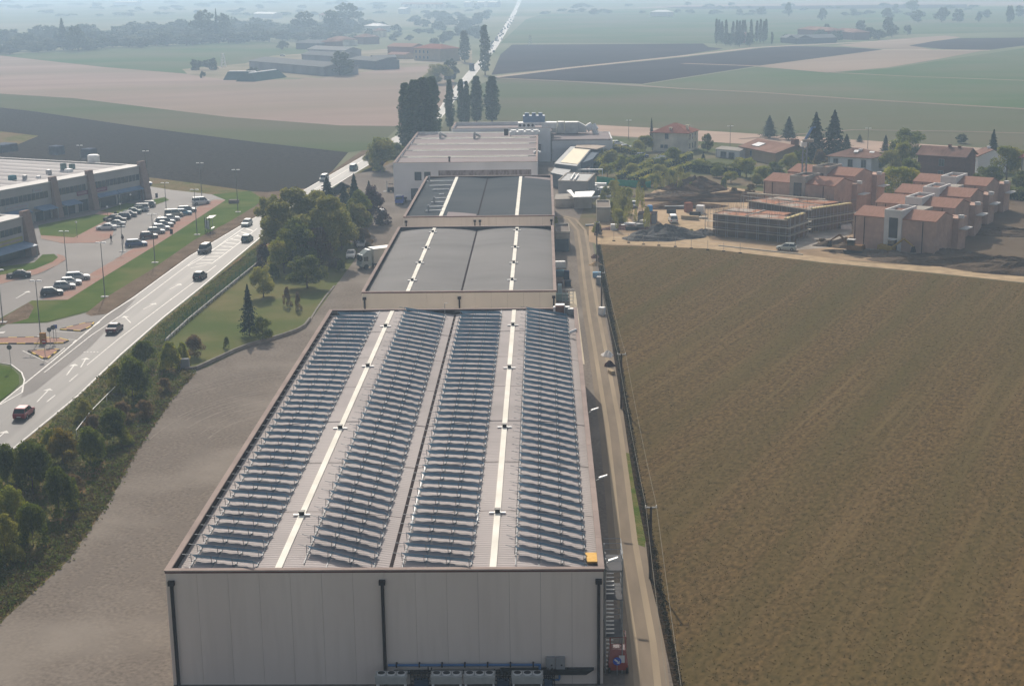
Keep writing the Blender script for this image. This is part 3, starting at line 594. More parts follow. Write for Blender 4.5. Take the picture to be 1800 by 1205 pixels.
# ------------------------------------------------------------------ white factory (fourth building)
FY0 = P(691,286.7,9.1).y
fl = P(691,286.7,9.1); fr = P(944.4,291,9.1); br = P(1003,229,9.1)
FX0, FX1, FYb = fl.x, fr.x, br.y
r = thing('white_factory', 'long white factory behind the third warehouse with ridged pinkish roof', 'factory', ((FX0+FX1)/2, FY0, 0)); WF = r
mb = MB(); T = .35
mb.box(FX0,FY0,0,FX1,FY0+T,9.1); mb.box(FX0,FY0+T+.003,0,FX0+T,FYb,9.1); mb.box(FX1-T,FY0+T+.003,0,FX1,FYb,9.1)
mb.box(FX0+T+.003,FYb-T,0,FX1-T-.003,FYb,9.1); wb(mb, 'wall', M_wallW, r)
NB = 5; D = (FYb-FY0-2*T)/NB; mb = MB(); sk = MB()
for k in range(NB):
    ya = FY0+T+k*D; yb = ya+D
    a, b = FX0+T, FX1-T
    mb.hull8([(a,ya,8.1),(b,ya,8.1),(b,yb-.01,8.1),(a,yb-.01,8.1)], [(a,ya,8.35),(b,ya,8.35),(b,yb-.01,8.75),(a,yb-.01,8.75)])
    sk.hull8([(a+2,yb-1.5,8.70),(b-2,yb-1.5,8.70),(b-2,yb-.9,8.73),(a+2,yb-.9,8.73)], [(a+2,yb-1.5,8.83),(b-2,yb-1.5,8.83),(b-2,yb-.9,8.86),(a+2,yb-.9,8.86)])
    sk.box(a, yb-.35, 8.70, b, yb-.05, 9.0)
wb(mb, 'roof', M_roofP, r); wb(sk, 'roof_light', M_sky, r)
mb = MB(); o = .06
mb.box(FX0-o,FY0-o,9.102,FX1+o,FY0+T+o,9.2).box(FX0-o,FY0+T+o+.002,9.102,FX0+T+o,FYb,9.2).box(FX1-T-o,FY0+T+o+.002,9.102,FX1+o,FYb,9.2); wb(mb, 'coping', M_coping, r)
def winpart(root, x, y, z, w_, h, m_=M_glass, fr_=None, axis='x', dep=.06):
    if axis == 'x': 
        o_ = wb(MB().box(x-w_/2-.08,y-dep,z-.08,x+w_/2+.08,y-.004,z+h+.08), 'window', fr_ or M_dark, root)
        g_ = MB().box(x-w_/2,y-dep-.02,z,x+w_/2,y-dep-.003,z+h).build('pane', m_, o_)
    else:
        o_ = wb(MB().box(x+.004,y-w_/2-.08,z-.08,x+dep,y+w_/2+.08,z+h+.08), 'window', fr_ or M_dark, root)
        g_ = MB().box(x+dep+.003,y-w_/2,z,x+dep+.02,y+w_/2,z+h).build('pane', m_, o_)
    return o_
for (px_, py_, z, w_, h) in ((727,322,4.9,1.5,1.9),(744,322,4.9,1.4,1.9),(728,345,.2,1.6,2.6)): winpart(r, P(px_,py_,z+1).x, FY0, z, w_, h)
wb(MB().box(P(775,300,6).x,FY0-.05,5.9,FX1-1.5,FY0-.005,7.2), 'window_band', mat('rusty_band',(.16,.12,.11),(.3,.26,.25),scale=.9,stretch=(.4,1,1),rough=.8), r)
wb(MB().box(FX1+.004,FY0+2,3.6,FX1+.06,FYb-4,5.6), 'window_band', M_glass, r)
for k, (px_, py_) in enumerate(((774,244),(834,244))):
    p = P(px_, py_, 8.7); o = MB().tube((p.x,p.y,8.4),(p.x,p.y,10.3),.35,n=10).tube((p.x,p.y,10.2),(p.x+1.2,p.y+1.8,9.4),.35,n=10).tube((p.x+1.2,p.y+1.8,9.4),(p.x+1.3,p.y+4,9.0),.35,n=10).build('bent_flue', M_steel)
    tag(o, ('left','right')[k]+' bent metal flue at the back of the white factory roof', 'flue', 'bent flues on the white factory')
for k, (px_, py_) in enumerate(((790,286),(949,263))):
    p = P(px_, py_, 8.7); o = MB().tube((p.x,p.y,8.4),(p.x,p.y,9.9),.22,n=8).tube((p.x,p.y,9.9),(p.x,p.y,10.15),.4,.3,n=8).build('roof_chimney', M_dark); tag(o, ('short dark chimney at the front of the white factory roof','short dark chimney near the right side of the white factory roof')[k], 'chimney')
p = P(944,268.5,8.7); tag(MB().box(p.x-.9,p.y-.6,8.6,p.x+.9,p.y+.6,9.05).box(p.x-.6,p.y-.4,9.051,p.x+.6,p.y+.4,9.2).build('roof_hatch', M_white), 'white hatch on the right part of the factory roof', 'hatch')
# back block of the factory
bfl, bfr = P(794.4,228.5,9.3), P(965,231,9.3)
r = thing('factory_wing', 'lower back wing of the white factory with white front parapet and dark far parapet', 'factory', ((bfl.x+bfr.x)/2, bfl.y, 0))
bx0, bx1, by0 = bfl.x, bfr.x+.5, FYb+.6; by1 = P(880,213.5,10).y
mb = MB(); mb.box(bx0,by0,0,bx1,by0+.35,9.9).box(bx0,by0+.355,0,bx0+.35,by1,9.9).box(bx0+.355,by1-.35,0,bx1+.3,by1,9.9).box(bx1+.31,by1-.35,0,bx1+18,by1,6.6).box(bx1+17.6,by0+.355,0,bx1+18,by1-.36,6.5); wb(mb, 'wall', M_wallW, r)
wb(MB().box(bx0+.36,by0+.36,8.4,bx1+.3,by1-.36,8.9).box(bx1+.31,by0+.36,6.0,bx1+17.5,by1-.36,6.4), 'roof', M_roofP, r)
wb(MB().box(bx0-.05,by0-.05,9.903,bx1+.05,by0+.4,10).box(bx0-.05,by0+.402,9.903,bx0+.4,by1+.05,10), 'coping', M_coping, r)
r = thing('white_annex', 'small white block right of the factory under the big ducts', 'annex', (P(1024,250,6).x, P(1024,250,6).y, 0))
a, b = P(1004.5,246,6.0), P(1043,249,6.0); y2 = a.y+16
wb(MB().box(a.x,a.y,0,b.x,y2,6.2), 'wall', M_wallW, r); wb(MB().box(a.x+.3,a.y-.06,1.6,b.x-.2,a.y-.005,3.6), 'window_band', M_glass, r); wb(MB().box(a.x-.1,a.y-.1,6.202,b.x+.1,y2+.1,6.35), 'roof', M_roofP, r)
wb(MB().box(bx1+.36,by0+.5,3.6,bx1+17.59,by0+.8,5.99).box(bx1+.36,by0+.9,0,bx1+17.59,by0+1.2,3.59), 'wall', M_wallW, [o for o in bpy.data.objects if o.name == 'factory_wing'][0])
# rooftop plant
for k, (px_, lb) in enumerate(((908,'cooler'),)):
    p = P(px_-12, 236, 9.2); rr_ = thing('roof_cooler', 'long white roof cooler with four fans on the white factory', 'cooling unit', (p.x, p.y-1, 8.7))
    MB().box(0,0,.3,8.5,2.4,1.3).build('casing', M_white, rr_)
    for j in range(4): MB().tube((1.1+j*2.1,1.2,1.301),(1.1+j*2.1,1.2,1.7),.85,n=12).build('fan_ring', M_white, rr_)
    for sx in (.3,8.2): MB().box(sx-.1,.2,0,sx+.1,2.2,.298).build('leg', M_dark, rr_)
    MB().box(-1.6,.3,.2,-.4,1.2,2.0).build('control_box', M_dark, rr_)
Mbl = mat('blue_grey_unit', (.16,.24,.36), (.12,.19,.3), scale=1, rough=.5)
p = P(952, 224, 9); r = thing('chiller', 'blue-grey chiller on the factory wing roof, with round fan openings', 'cooling unit', (p.x-4.5, p.y, 8.9))
MB().box(-2.5,-1.5,0,2.5,1.5,1.7).box(4.5,-1.5,0,9,1.5,1.7).build('casing', M_white, r)
for j in range(4): MB().tube((-1.9+j*1.25,-1.53,.9),(-1.9+j*1.25,-1.501,.9),.42,n=12).build('fan', M_dark, r)
MB().box(-1,-.5,1.701,5.5,2.5,3.6).build('cabinet', Mbl, r); MB().box(-.5,0,3.601,.8,1,4.4).box(1.6,0,3.601,2.8,1,4.4).box(3.6,0,3.601,4.8,1,4.4).build('fan_ring', Mbl, r)
a, b = P(967,229,7.5), P(1048,232,7.5); r = thing('air_duct', 'huge pale insulated air duct with a bend over the factory wing', 'duct', (a.x, a.y, 6.4))
Lx = b.x-a.x; mb = MB(); mb.box(0,-1.6,.5,Lx*.13,1.6,2.6); mb.hull8([(Lx*.13,-1.8,.3),(Lx*.32,-1.8,.3),(Lx*.32,1.8,.3),(Lx*.13,1.8,.3)], [(Lx*.17,-1.6,3.7),(Lx*.31,-1.6,3.7),(Lx*.31,1.6,3.7),(Lx*.17,1.6,3.7)])
mb.box(Lx*.325,-1.8,.3,Lx*.62,1.8,3.6); mb.hull8([(Lx*.625,-1.6,.5),(Lx*.8,-1.4,.5),(Lx*.8,1.4,.5),(Lx*.625,1.6,.5)], [(Lx*.625,-1.6,3.6),(Lx*.8,-1.4,2.3),(Lx*.8,1.4,2.3),(Lx*.625,1.6,3.6)])
mb.build('duct', mat('pale_insulation',(.55,.55,.52),(.4,.41,.40),scale=.5,rough=.5), r)
MB().tube((Lx*.8,0,1.4),(Lx*.93,0,2.5),1.1,n=12).tube((Lx*.93,0,2.5),(Lx*1.0,-.5,1.0),1.1,n=12).tube((Lx*1.0,-.5,1.0),(Lx*1.02,-1,-5),.9,n=12).build('elbow', M_white, r)
# sheds to the right of the factory
def pxbox(name, label, cat, flp, frp, blp, ztop, wallm, roofm, lip=.15, z0=0, rim=None, group=None, bend=0):
    A, B, C_ = P(*flp, ztop), P(*frp, ztop), P(*blp, ztop); D_ = B+(C_-A)
    r = thing(name, label, cat, (A.x, A.y, 0), 0, group)
    bs = [(v.x, v.y, z0) for v in (A,B,D_,C_)]; ts = [(v.x, v.y, ztop-.12) for v in (A,B,D_,C_)]
    wb(MB().hull8(bs, ts), 'wall', wallm, r)
    c = (A+B+C_+D_)/4; g = lambda v, k, z: (c.x+(v.x-c.x)*k, c.y+(v.y-c.y)*k, z)
    wb(MB().hull8([g(v,1.02,ztop-.118) for v in (A,B,D_,C_)], [g(v,1.02,ztop+bend*i_) for v, i_ in ((A,0),(B,0),(D_,0),(C_,0))]), 'roof', roofm, r)
    if rim:
        mb = MB(); q = [g(v,1.02,0) for v in (A,B,D_,C_)]; q2 = [g(v,.9,0) for v in (A,B,D_,C_)]
        for i in range(4):
            j = (i+1)%4; mb.hull8([(q[i][0],q[i][1],ztop+.002),(q[j][0],q[j][1],ztop+.002),(q2[j][0],q2[j][1],ztop+.002),(q2[i][0],q2[i][1],ztop+.002)], [(q[i][0],q[i][1],ztop+lip),(q[j][0],q[j][1],ztop+lip),(q2[j][0],q2[j][1],ztop+lip),(q2[i][0],q2[i][1],ztop+lip)])
        wb(mb, 'parapet', rim, r)
    return r, (A,B,C_,D_)
M_greyS = mat('grey_sheet', (.24,.25,.26), (.2,.21,.22), scale=.3, rough=.7)
M_greyW = mat('blue_grey_wall', (.28,.31,.34), (.23,.26,.29), scale=.2, rough=.8)
sh, (A,B,C_,D_) = pxbox('long_shed', 'long shed beside the factory with a cream sheet covering most of its roof', 'shed', (975,287),(1014,291.5),(1008,252.5), 4.6, M_greyW, M_greyS)
g = lambda u, v: A+(B-A)*u+(C_-A)*v
wb(MB().hull8([(*g(.22,.06).xy,4.61),(*g(.98,.06).xy,4.61),(*g(.98,.75).xy,4.61),(*g(.22,.75).xy,4.61)], [(*g(.22,.06).xy,4.72),(*g(.98,.06).xy,4.72),(*g(.98,.75).xy,4.72),(*g(.22,.75).xy,4.72)]), 'roof_sheet', mat('cream_sheet',(.62,.54,.37),(.56,.48,.33),scale=.4,stretch=(1,4,1),rough=.7), sh)
wb(MB().hull8([(*g(.25,.78).xy,4.61),(*g(1.3,.8).xy,4.61),(*g(1.6,1.0).xy,4.61),(*g(.25,1.0).xy,4.61)], [(*g(.25,.78).xy,4.9),(*g(1.3,.8).xy,4.9),(*g(1.6,1.0).xy,4.9),(*g(.25,1.0).xy,4.9)]), 'roof_sheet', mat('tan_sheet',(.5,.42,.35)), sh)
pxbox('lean_to', 'dark blue-grey lean-to along the right side of the long shed', 'shed', (1016,289),(1042,279),(1040,262), 4.0, mat('slate_wall',(.13,.16,.2)), mat('slate_roof',(.17,.2,.235)))
pxbox('low_shed', 'low grey shed with slanted flat roof in front of the long shed', 'shed', (968,303),(995,309),(978,291), 3.6, M_greyW, M_greyS)
pxbox('small_hut', 'small brown-roofed hut right of the long shed', 'hut', (1020,296),(1034,297),(1028,284), 2.4, M_greyW, mat('brown_sheet',(.27,.22,.19)))
pxbox('concrete_store', 'grey concrete store with flat ribbed roof and white pipes on top', 'store', (981,318),(1033,319.5),(996,304), 4.2, mat('grey_block_wall',(.30,.30,.30),(.25,.25,.25),scale=.4), M_greyS, rim=M_conc if False else G['conc'])
for k, (a, b) in enumerate((((1003,315),(1010,304)),((1010,315.5),(1017,305.5)))):
    a, b = P(*a,4.6), P(*b,4.6); tag(MB().tube((a.x,a.y,4.55),(b.x,b.y,4.55),.2).build('white_pipe', M_white), ('left','right')[k]+' of the two slanting white pipes on the concrete store', 'pipe')
a, b = P(1004,298,3.2), P(1060,299,3.2); tag(MB().box(a.x,a.y-.3,3.0,b.x,a.y+.3,3.3).box(a.x,a.y-.1,0,a.x+.2,a.y+.1,3).box(b.x-.2,a.y-.1,0,b.x,a.y+.1,3).build('white_beam', M_white), 'long white horizontal beam above the green net screen', 'beam')
pxbox('pale_wall_block', 'pale low block with white-topped edge beside the third warehouse', 'shed', (1010,345),(1040,343.5),(1011,337), 3.0, mat('dirty_white_wall',(.45,.43,.4),(.36,.34,.32),scale=.4), M_white)
pxbox('pale_wall_block', 'low pink-grey loading dock between the third warehouse and the pale block', 'dock', (975,350),(1007,349),(977,341), 2.0, G['conc'], G['conc'])
o_ = [(P(*q,3.2).x,P(*q,3.2).y) for q in ((996,335),(1004,334),(1010,343),(1036,342),(1041,336),(1046,337),(1040,346),(1008,347),(1001,339))]
tag(MB().prism(o_, 3.05, 3.3).build('white_gutter_edge', M_white), 'zigzag white sheet edge over the pale block', 'sheet')
a = P(1064,307.5,0); 
r = thing('net_screen', 'bright green netting screen standing at the end of the garden', 'screen', (P(1049,312).x, P(1049,312).y, 0))
pts = [P(*q) for q in ((1049,321),(1065,324),(1085,326),(1103,328),(1118,330),(1132,330),(1144,330))]
mb = MB()
for i in range(len(pts)-1):
    a, b = pts[i], pts[i+1]; n_2 = Vector((-(b-a).y,(b-a).x,0)).normalized()*.04
    h1_, h2_ = (1.7+.25*math.sin(i*2.1)), (1.7+.25*math.sin((i+1)*2.1))
    mb.hull8([a-n_2,b-n_2,b+n_2,a+n_2], [a-n_2+Vector((0,0,h1_)),b-n_2+Vector((0,0,h2_)),b+n_2+Vector((0,0,h2_)),a+n_2+Vector((0,0,h1_))])
wb(mb, 'netting', mat('green_netting',(.03,.33,.20),(.025,.26,.16),scale=1.2,rough=.7), r)
mb = MB()
for q in pts: mb.tube(q+Vector((0,.1,0)), q+Vector((0,.1,2.1)), .04)
wb(mb, 'post', M_steel, r)
r, _q = pxbox('transformer_hut', 'tall cream transformer hut with open white parapet, beside the orchard', 'hut', (1049,367),(1073,367),(1048,354), 2.9, mat('cream_hut_wall',(.44,.41,.35),(.4,.37,.31),scale=.5), mat('hut_roof',(.27,.23,.2)), lip=.35, rim=G['conc'])
pxbox('side_annex', 'small flat-roofed annex with dark garage recess on the right of the second warehouse', 'annex', (977,410.5),(1001.5,410),(976,396), 3.5, G['conc'], mat('annex_roof',(.25,.22,.2)), lip=.4, rim=G['conc'])
p = P(985,443); tag(MB().box(2.2,p.y-.12,.1,4.9,p.y-.02,2.6).build('garage_door', mat('garage_dark',(.06,.085,.11))), 'dark garage door of the small annex', 'door')
# yard clutter between second warehouse and the track
for k, (px_, py_, s, mm, lb) in enumerate((
  (985,470,(1.9,1.0,1.2),M_white,'white-topped bin by the second warehouse, farthest of the yard clutter'),(984,485,(1.6,1.6,1.1),mat('teal_grey',(.12,.2,.24)),'teal-grey container by the second warehouse wall'),
  (996,490,(1.0,1.3,1.5),mat('navy_bin',(.03,.045,.08)),'tall navy bin, upper one beside the cream path'),(998,503,(1.1,1.0,1.0),mat('navy_bin2',(.035,.05,.075)),'short navy bin, lower one beside the cream path'),
  (983,500,(1.3,2.2,.8),mat('rust_grey',(.16,.13,.12)),'rusty low skip against the second warehouse'),(984,516,(.7,1.6,1.6),mat('pale_blue',(.4,.5,.55)),'narrow pale blue cabinet at the second warehouse corner'),
  (986,527,(2.4,1.3,1.1),mat('green_grey',(.25,.33,.31)),'grey-green sloping tank between the first two warehouses'))):
    p = P(px_, py_); boxthing('yard_bin', lb, 'bin', (p.x, p.y, 0), s, mm)
p = P(998,533); r = thing('steel_ladder_frame', 'pale metal rack standing behind the big warehouse corner', 'rack', (p.x, p.y, 0))
mb = MB()
for x in (-.9,-.3,.3,.9): mb.box(x-.05,-.05,0,x+.05,.05,2.4)
for z in (.4,1.0,1.6,2.3): mb.box(-.95,-.04,z,.95,.06,z+.08)
mb.build('frame', M_steel, r)

# ------------------------------------------------------------------ left commercial building
M_cw = mat('commercial_wall', (.40,.385,.37), (.35,.34,.33), scale=.2, rough=.9)
M_pier = mat('pink_brick_pier', (.30,.225,.195), (.26,.19,.165), scale=1.5, rough=.9)
M_rw = mat('pale_roof_edge', (.62,.60,.58), (.56,.54,.52), scale=.3, rough=.8)
M_blueaw = mat('blue_awning', (.16,.24,.36), (.13,.2,.31), scale=.8, rough=.6)
def commercial(label, R, Lft, back, z, base_rows, pier_u, sign_list, awn_list, win_list, zs=0):
    """R, Lft: ground points under the right/left ends of the front; local x runs from Lft to R"""
    v = R-Lft; L_ = v.length; rz = math.atan2(v.y, v.x)
    r = thing('commercial_building', label, 'building', (Lft.x, Lft.y, 0), rz)
    MB().box(0,0,0,L_,.4,z).box(L_-.4,.401,0,L_,back,z).box(0,back-.4,0,L_-.401,back,z+.5).box(0,.401,0,.4,back-.401,z).build('wall', M_cw, r)
    MB().box(.41,4.2,z-1.2,L_-.41,back-.42,z-.7).build('roof', M_roofP, r)
    MB().box(-.15,-.15,z+.002,L_+.15,4.2,z+.12).box(L_-.5,4.205,z+.002,L_+.15,back,z+.12).build('roof_edge', M_rw, r)
    # shallow transverse vaults on the roof
    mb = MB(); n = int((L_-1)/5.2)
    for i in range(n):
        a = .5+i*(L_-1)/n; b = .5+(i+1)*(L_-1)/n; k = 6
        for j in range(k):
            t0, t1 = j/k, (j+1)/k; x0_, x1_ = a+(b-a)*t0, a+(b-a)*t1; z0_, z1_ = z-.69+.75*math.sin(math.pi*t0), z-.69+.75*math.sin(math.pi*t1)
            mb.quad((x0_,4.3,z0_),(x1_,4.3,z1_),(x1_,back-.5,z1_),(x0_,back-.5,z0_))
            mb.quad((x0_,4.3,z-.7),(x1_,4.3,z-.7),(x1_,4.3,z1_),(x0_,4.3,z0_))
    mb.build('vault', mat('vault_sheet',(.50,.47,.46),(.42,.39,.38),scale=.3,stretch=(.4,5,1),rough=.8), r, smooth=True)
    for u, w_ in pier_u:
        MB().hull8([(u-w_/2,-1.7,0),(u+w_/2,-1.7,0),(u+w_/2,.55,0),(u-w_/2,.55,0)], [(u-w_/2,-.25,z+1.1),(u+w_/2,-.25,z+1.1),(u+w_/2,.55,z+1.1),(u-w_/2,.55,z+1.1)]).build('pier', M_pier, r)
    for (a, b, z0_, h) in win_list:
        o_ = MB().box(a,-.06,z0_,b,-.003,z0_+h).build('window_band', M_glass, r); mm = MB(); k = max(2, int((b-a)/1.3))
        for j in range(k+1): x = a+(b-a)*j/k; mm.box(x-.04,-.10,z0_,x+.04,-.062,z0_+h)
        mm.build('mullion', M_cw, o_)
    for (a, b, z0_, d_) in awn_list:
        MB().hull8([(a,-d_,z0_-.5),(b,-d_,z0_-.5),(b,-.01,z0_-.05),(a,-.01,z0_-.05)], [(a,-d_,z0_-.4),(b,-d_,z0_-.4),(b,-.01,z0_+.35),(a,-.01,z0_+.35)]).build('awning', M_blueaw, r)
        MB().box(a+.2,-.1,.1,b-.2,-.01,z0_-.9).build('shop_window', M_glass, r)
        for x in (a+.2, b-.3): MB().box(x,-d_+.1,0,x+.1,-d_+.2,z0_-.5).build('awning_post', M_steel, r)
    for (a, b, z0_, h, mm) in sign_list:
        o_ = MB().box(a,-.16,z0_,b,-.004,z0_+h).build('sign_board', mm, r); k = MB(); x = a+.4
        while x < b-.5:
            s = random.uniform(.25,.45); k.box(x,-.18,z0_+h*.3,x+s*.6,-.162,z0_+h*.7); x += s
        k.build('lettering', mat('faded_lettering',(.42,.33,.34)), o_)
    return r, rz, L_
Ma = mat('red_sign', (.22,.09,.13), rough=.7); Mb = mat('white_sign', (.38,.4,.43), rough=.7); Mc = mat('yellow_sign', (.38,.36,.13), (.33,.32,.13), rough=.8)
Rb = P(250,291,8.3); Lb = P(0,335.5,8.3); dv = (Lb-Rb).normalized(); Lb2 = Rb+dv*(Rb-Lb).length*1.35; Rb.z = 0; Lb2.z = 0
Ltot = (Rb-Lb2).length; off = Ltot-(Rb-Lb).length
def uat(px_): # local u under this roof-edge pixel
    q0, q1 = P(0,335.5,8.3), P(250,291,8.3)
    lo, hi = 0., 1.
    best = min((abs((lambda v:(PW/2+FPX*Vector((v.x,v.y,v.z-CAMH)).dot(_R)/Vector((v.x,v.y,v.z-CAMH)).dot(_F)))(q0.lerp(q1,t/400))-px_), t/400) for t in range(-100,420))
    return off+best[1]*(q1-q0).length
u1, u2, u3 = uat(97), uat(161), uat(255)
cb, crz, cL = commercial('long two-storey commercial building with pink piers and blue awnings across the car park', Rb, Lb2, 50, 8.3, None, [(u1,1.9),(u2,1.9),(Ltot-.2,2.2)],
  [(uat(136),u2-1.1,3.9,1.0,Ma),(u2+1.2,uat(189),3.9,1.0,Ma),(uat(60),uat(76),6.5,.9,Mb),(uat(10),uat(50),3.6,.9,Mb)],
  [(uat(60),u1-1.5,3.0,2.6),(u1+1.2,uat(132),3.0,2.6),(u2+1.3,uat(204),3.2,1.4),(uat(206),Ltot-1.4,3.2,1.2),(off*.3,uat(48),3.0,1.8)],
  [(off*.2,uat(86),4.9,1.5),(u1+1.1,uat(152),4.9,1.5),(u2+1.2,Ltot-1.5,4.9,1.5)])
MB().box(u2-4.5,-.1,.1,u2-1.3,-.01,2.8).build('shop_window', M_glass, cb)
for k, (px_, py_) in enumerate(((100,267),(157,272),(6,262))):
    p = P(px_, py_, 8.3)
    boxthing('roof_block', ('dark stair block on the back parapet of the long commercial building, left of the tank','dark stair block beside the white tank','large grey stair block at the far left of the long building')[k], 'roof block', (p.x,p.y,7.6), ((3,3,2.4),(3,3,2.4),(6,5,2.2))[k], mat('slate_block',(.14,.16,.2)), crz)
p = P(165,286,8); r = thing('water_tank', 'round white tank on the commercial building roof', 'tank', (p.x,p.y,7.6)); MB().tube((0,0,0),(0,0,2.2),1.5,n=20).build('tank', M_white, r); MB().tube((0,0,2.2),(0,0,2.45),1.55,1.2,n=20).build('lid', M_white, r)
for k, (px_, py_, s, mm, lb) in enumerate(((22,316,(1.6,1.2,1.1),mat('teal_unit',(.08,.2,.24)),'teal box unit on the left part of the commercial roof'),(44,315,(.8,.8,1.0),M_steel,'small grey vent left of the middle of the commercial roof'),(86,306,(1,1,1.1),M_steel,'grey round-topped vent before the roof cluster'),(112,299,(1.1,1.1,1.7),mat('green_grey_unit',(.14,.2,.2)),'left green-grey unit of the roof cluster'),(127,297,(1.1,1.1,1.3),mat('green_grey_unit',(.14,.2,.2)),'right green-grey unit of the roof cluster'),(121,303,(1.8,1.2,.9),M_white,'white unit on the pale roof edge below the cluster'),(68,314,(1.2,.5,.7),M_white,'thin white unit on the roof edge'))):
    p = P(px_, py_, 8.2); boxthing('roof_unit', lb, 'air unit', (p.x,p.y,8.15), s, mm, crz, 'units on the commercial roof')
Rb = P(46,379.5,7.9); Lb = P(0,391,7.9); dv = (Lb-Rb).normalized(); Lb2 = Rb+dv*30; Rb.z = 0; Lb2.z = 0
commercial('nearer commercial building at the left edge with yellow sign and blue awning', Rb, Lb2, 16, 7.9, None, [(29.8,2.4)], [(18,28,3.1,1.1,Mc)], [(15,28.8,2.8,3.0)], [(12,28,4.9,1.3)])
# ------------------------------------------------------------------ houses
def house(name, label, A, B, depth, ze, zr, wallm, roofm, wins=(), over=.45, kind='gable', cat='house', chim=(), group=None, zbase=0, side=(), glass=M_glass, ridge_y=None):
    v = Vector((B[0]-A[0], B[1]-A[1], 0)); L_ = v.length; rz = math.atan2(v.y, v.x); h = depth/2 if ridge_y is None else ridge_y; o = over
    r = thing(name, label, cat, (A[0], A[1], 0), rz, group)
    mb = MB().add([(0,0,0),(L_,0,0),(L_,depth,0),(0,depth,0),(0,0,ze),(L_,0,ze),(L_,depth,ze),(0,depth,ze)], [(0,1,5,4),(1,2,6,5),(2,3,7,6),(3,0,4,7),(3,2,1,0)])
    if kind == 'gable': mb.add([(0,0,ze),(0,depth,ze),(0,h,zr-.05)], [(2,1,0)]); mb.add([(L_,0,ze),(L_,depth,ze),(L_,h,zr-.05)], [(0,1,2)])
    mb.build('wall', wallm, r)
    sl = (zr-ze)/h; e0 = ze-sl*o; sb = (zr-ze)/(depth-h); e1 = ze-sb*o; t = .16; mb = MB()
    if kind == 'gable':
        for s_, (ya, za, yb, zb_) in ((1,(-o,e0,h,zr)),(-1,(h+.004,zr,depth+o,e1))):
            mb.hull8([(-o,ya,za),(L_+o,ya,za),(L_+o,yb,zb_),(-o,yb,zb_)], [(-o,ya,za+t),(L_+o,ya,za+t),(L_+o,yb,zb_+t),(-o,yb,zb_+t)])
    else:
        k = min(h, L_/2-.3); p = [(-o,-o,e0),(L_+o,-o,e0),(L_+o,depth+o,e0),(-o,depth+o,e0)]; R1, R2 = (k,h,zr), (L_-k,h,zr)
        mb.add(p+[R1,R2]+[(a,b,c-.15) for a,b,c in p], [(0,1,5,4),(1,2,5),(2,3,4,5),(3,0,4),(6,7,1,0),(7,8,2,1),(8,9,3,2),(9,6,0,3),(9,8,7,6)])
    rf = mb.build('roof', roofm, r)
    for (cx, cy, ch) in chim:
        MB().box(cx-.35,cy-.35,ze,cx+.35,cy+.35,zr+ch).box(cx-.45,cy-.45,zr+ch+.001,cx+.45,cy+.45,zr+ch+.15).build('chimney', wallm, rf)
    for (u, z, w_, hh) in wins:
        f = MB().box(u-w_/2-.1,-.07,z-.1,u+w_/2+.1,-.004,z+hh+.1).build('window', mat('window_surround',(.33,.31,.3)), r); MB().box(u-w_/2,-.10,z,u-.03,-.073,z+hh).box(u+.03,-.10,z,u+w_/2,-.073,z+hh).build('pane', glass, f)
    for (v_, z, w_, hh) in side:
        f = MB().box(L_+.004,v_-w_/2-.1,z-.1,L_+.07,v_+w_/2+.1,z+hh+.1).build('window', mat('window_surround',(.33,.31,.3)), r); MB().box(L_+.073,v_-w_/2,z,L_+.10,v_+w_/2,z+hh).build('pane', glass, f)
    MB().tube((.3,-.12,0),(.3,-.12,ze-.1),.06).build('downpipe', M_dark, r)
    return r, L_
M_brick = mat('pale_new_brick', (.52,.36,.29), (.45,.31,.25), scale=1.4, rough=.9, c3=(.38,.27,.225), scale3=.25, detail=8)
M_brickD = mat('old_red_brick', (.20,.11,.085), (.165,.095,.075), scale=1.2, rough=.9)
M_tileN = mat('new_orange_tiles', (.35,.205,.16), (.29,.17,.13), scale=1.5, stretch=(.5,3,1), rough=.85)
M_tileO = mat('old_brown_tiles', (.24,.15,.12), (.18,.115,.095), scale=.8, stretch=(.5,3,1), rough=.9, c3=(.3,.19,.15), scale3=.2)
M_tileR = mat('red_tiles', (.29,.13,.095), (.24,.11,.08), scale=.8, stretch=(.5,3,1), rough=.9)
M_cream = mat('cream_render', (.82,.73,.58), (.76,.68,.54), scale=.2, rough=.9, c3=(.38,.35,.29), scale3=.1)
M_ochre = mat('ochre_render', (.36,.27,.18), (.32,.24,.16), scale=.3, rough=.9)
M_whiteH = mat('white_house_render', (.74,.76,.8), (.68,.7,.74), scale=.3, rough=.9)
M_wt = mat('white_concrete', (.66,.65,.63), (.58,.575,.56), scale=.6, rough=.8)
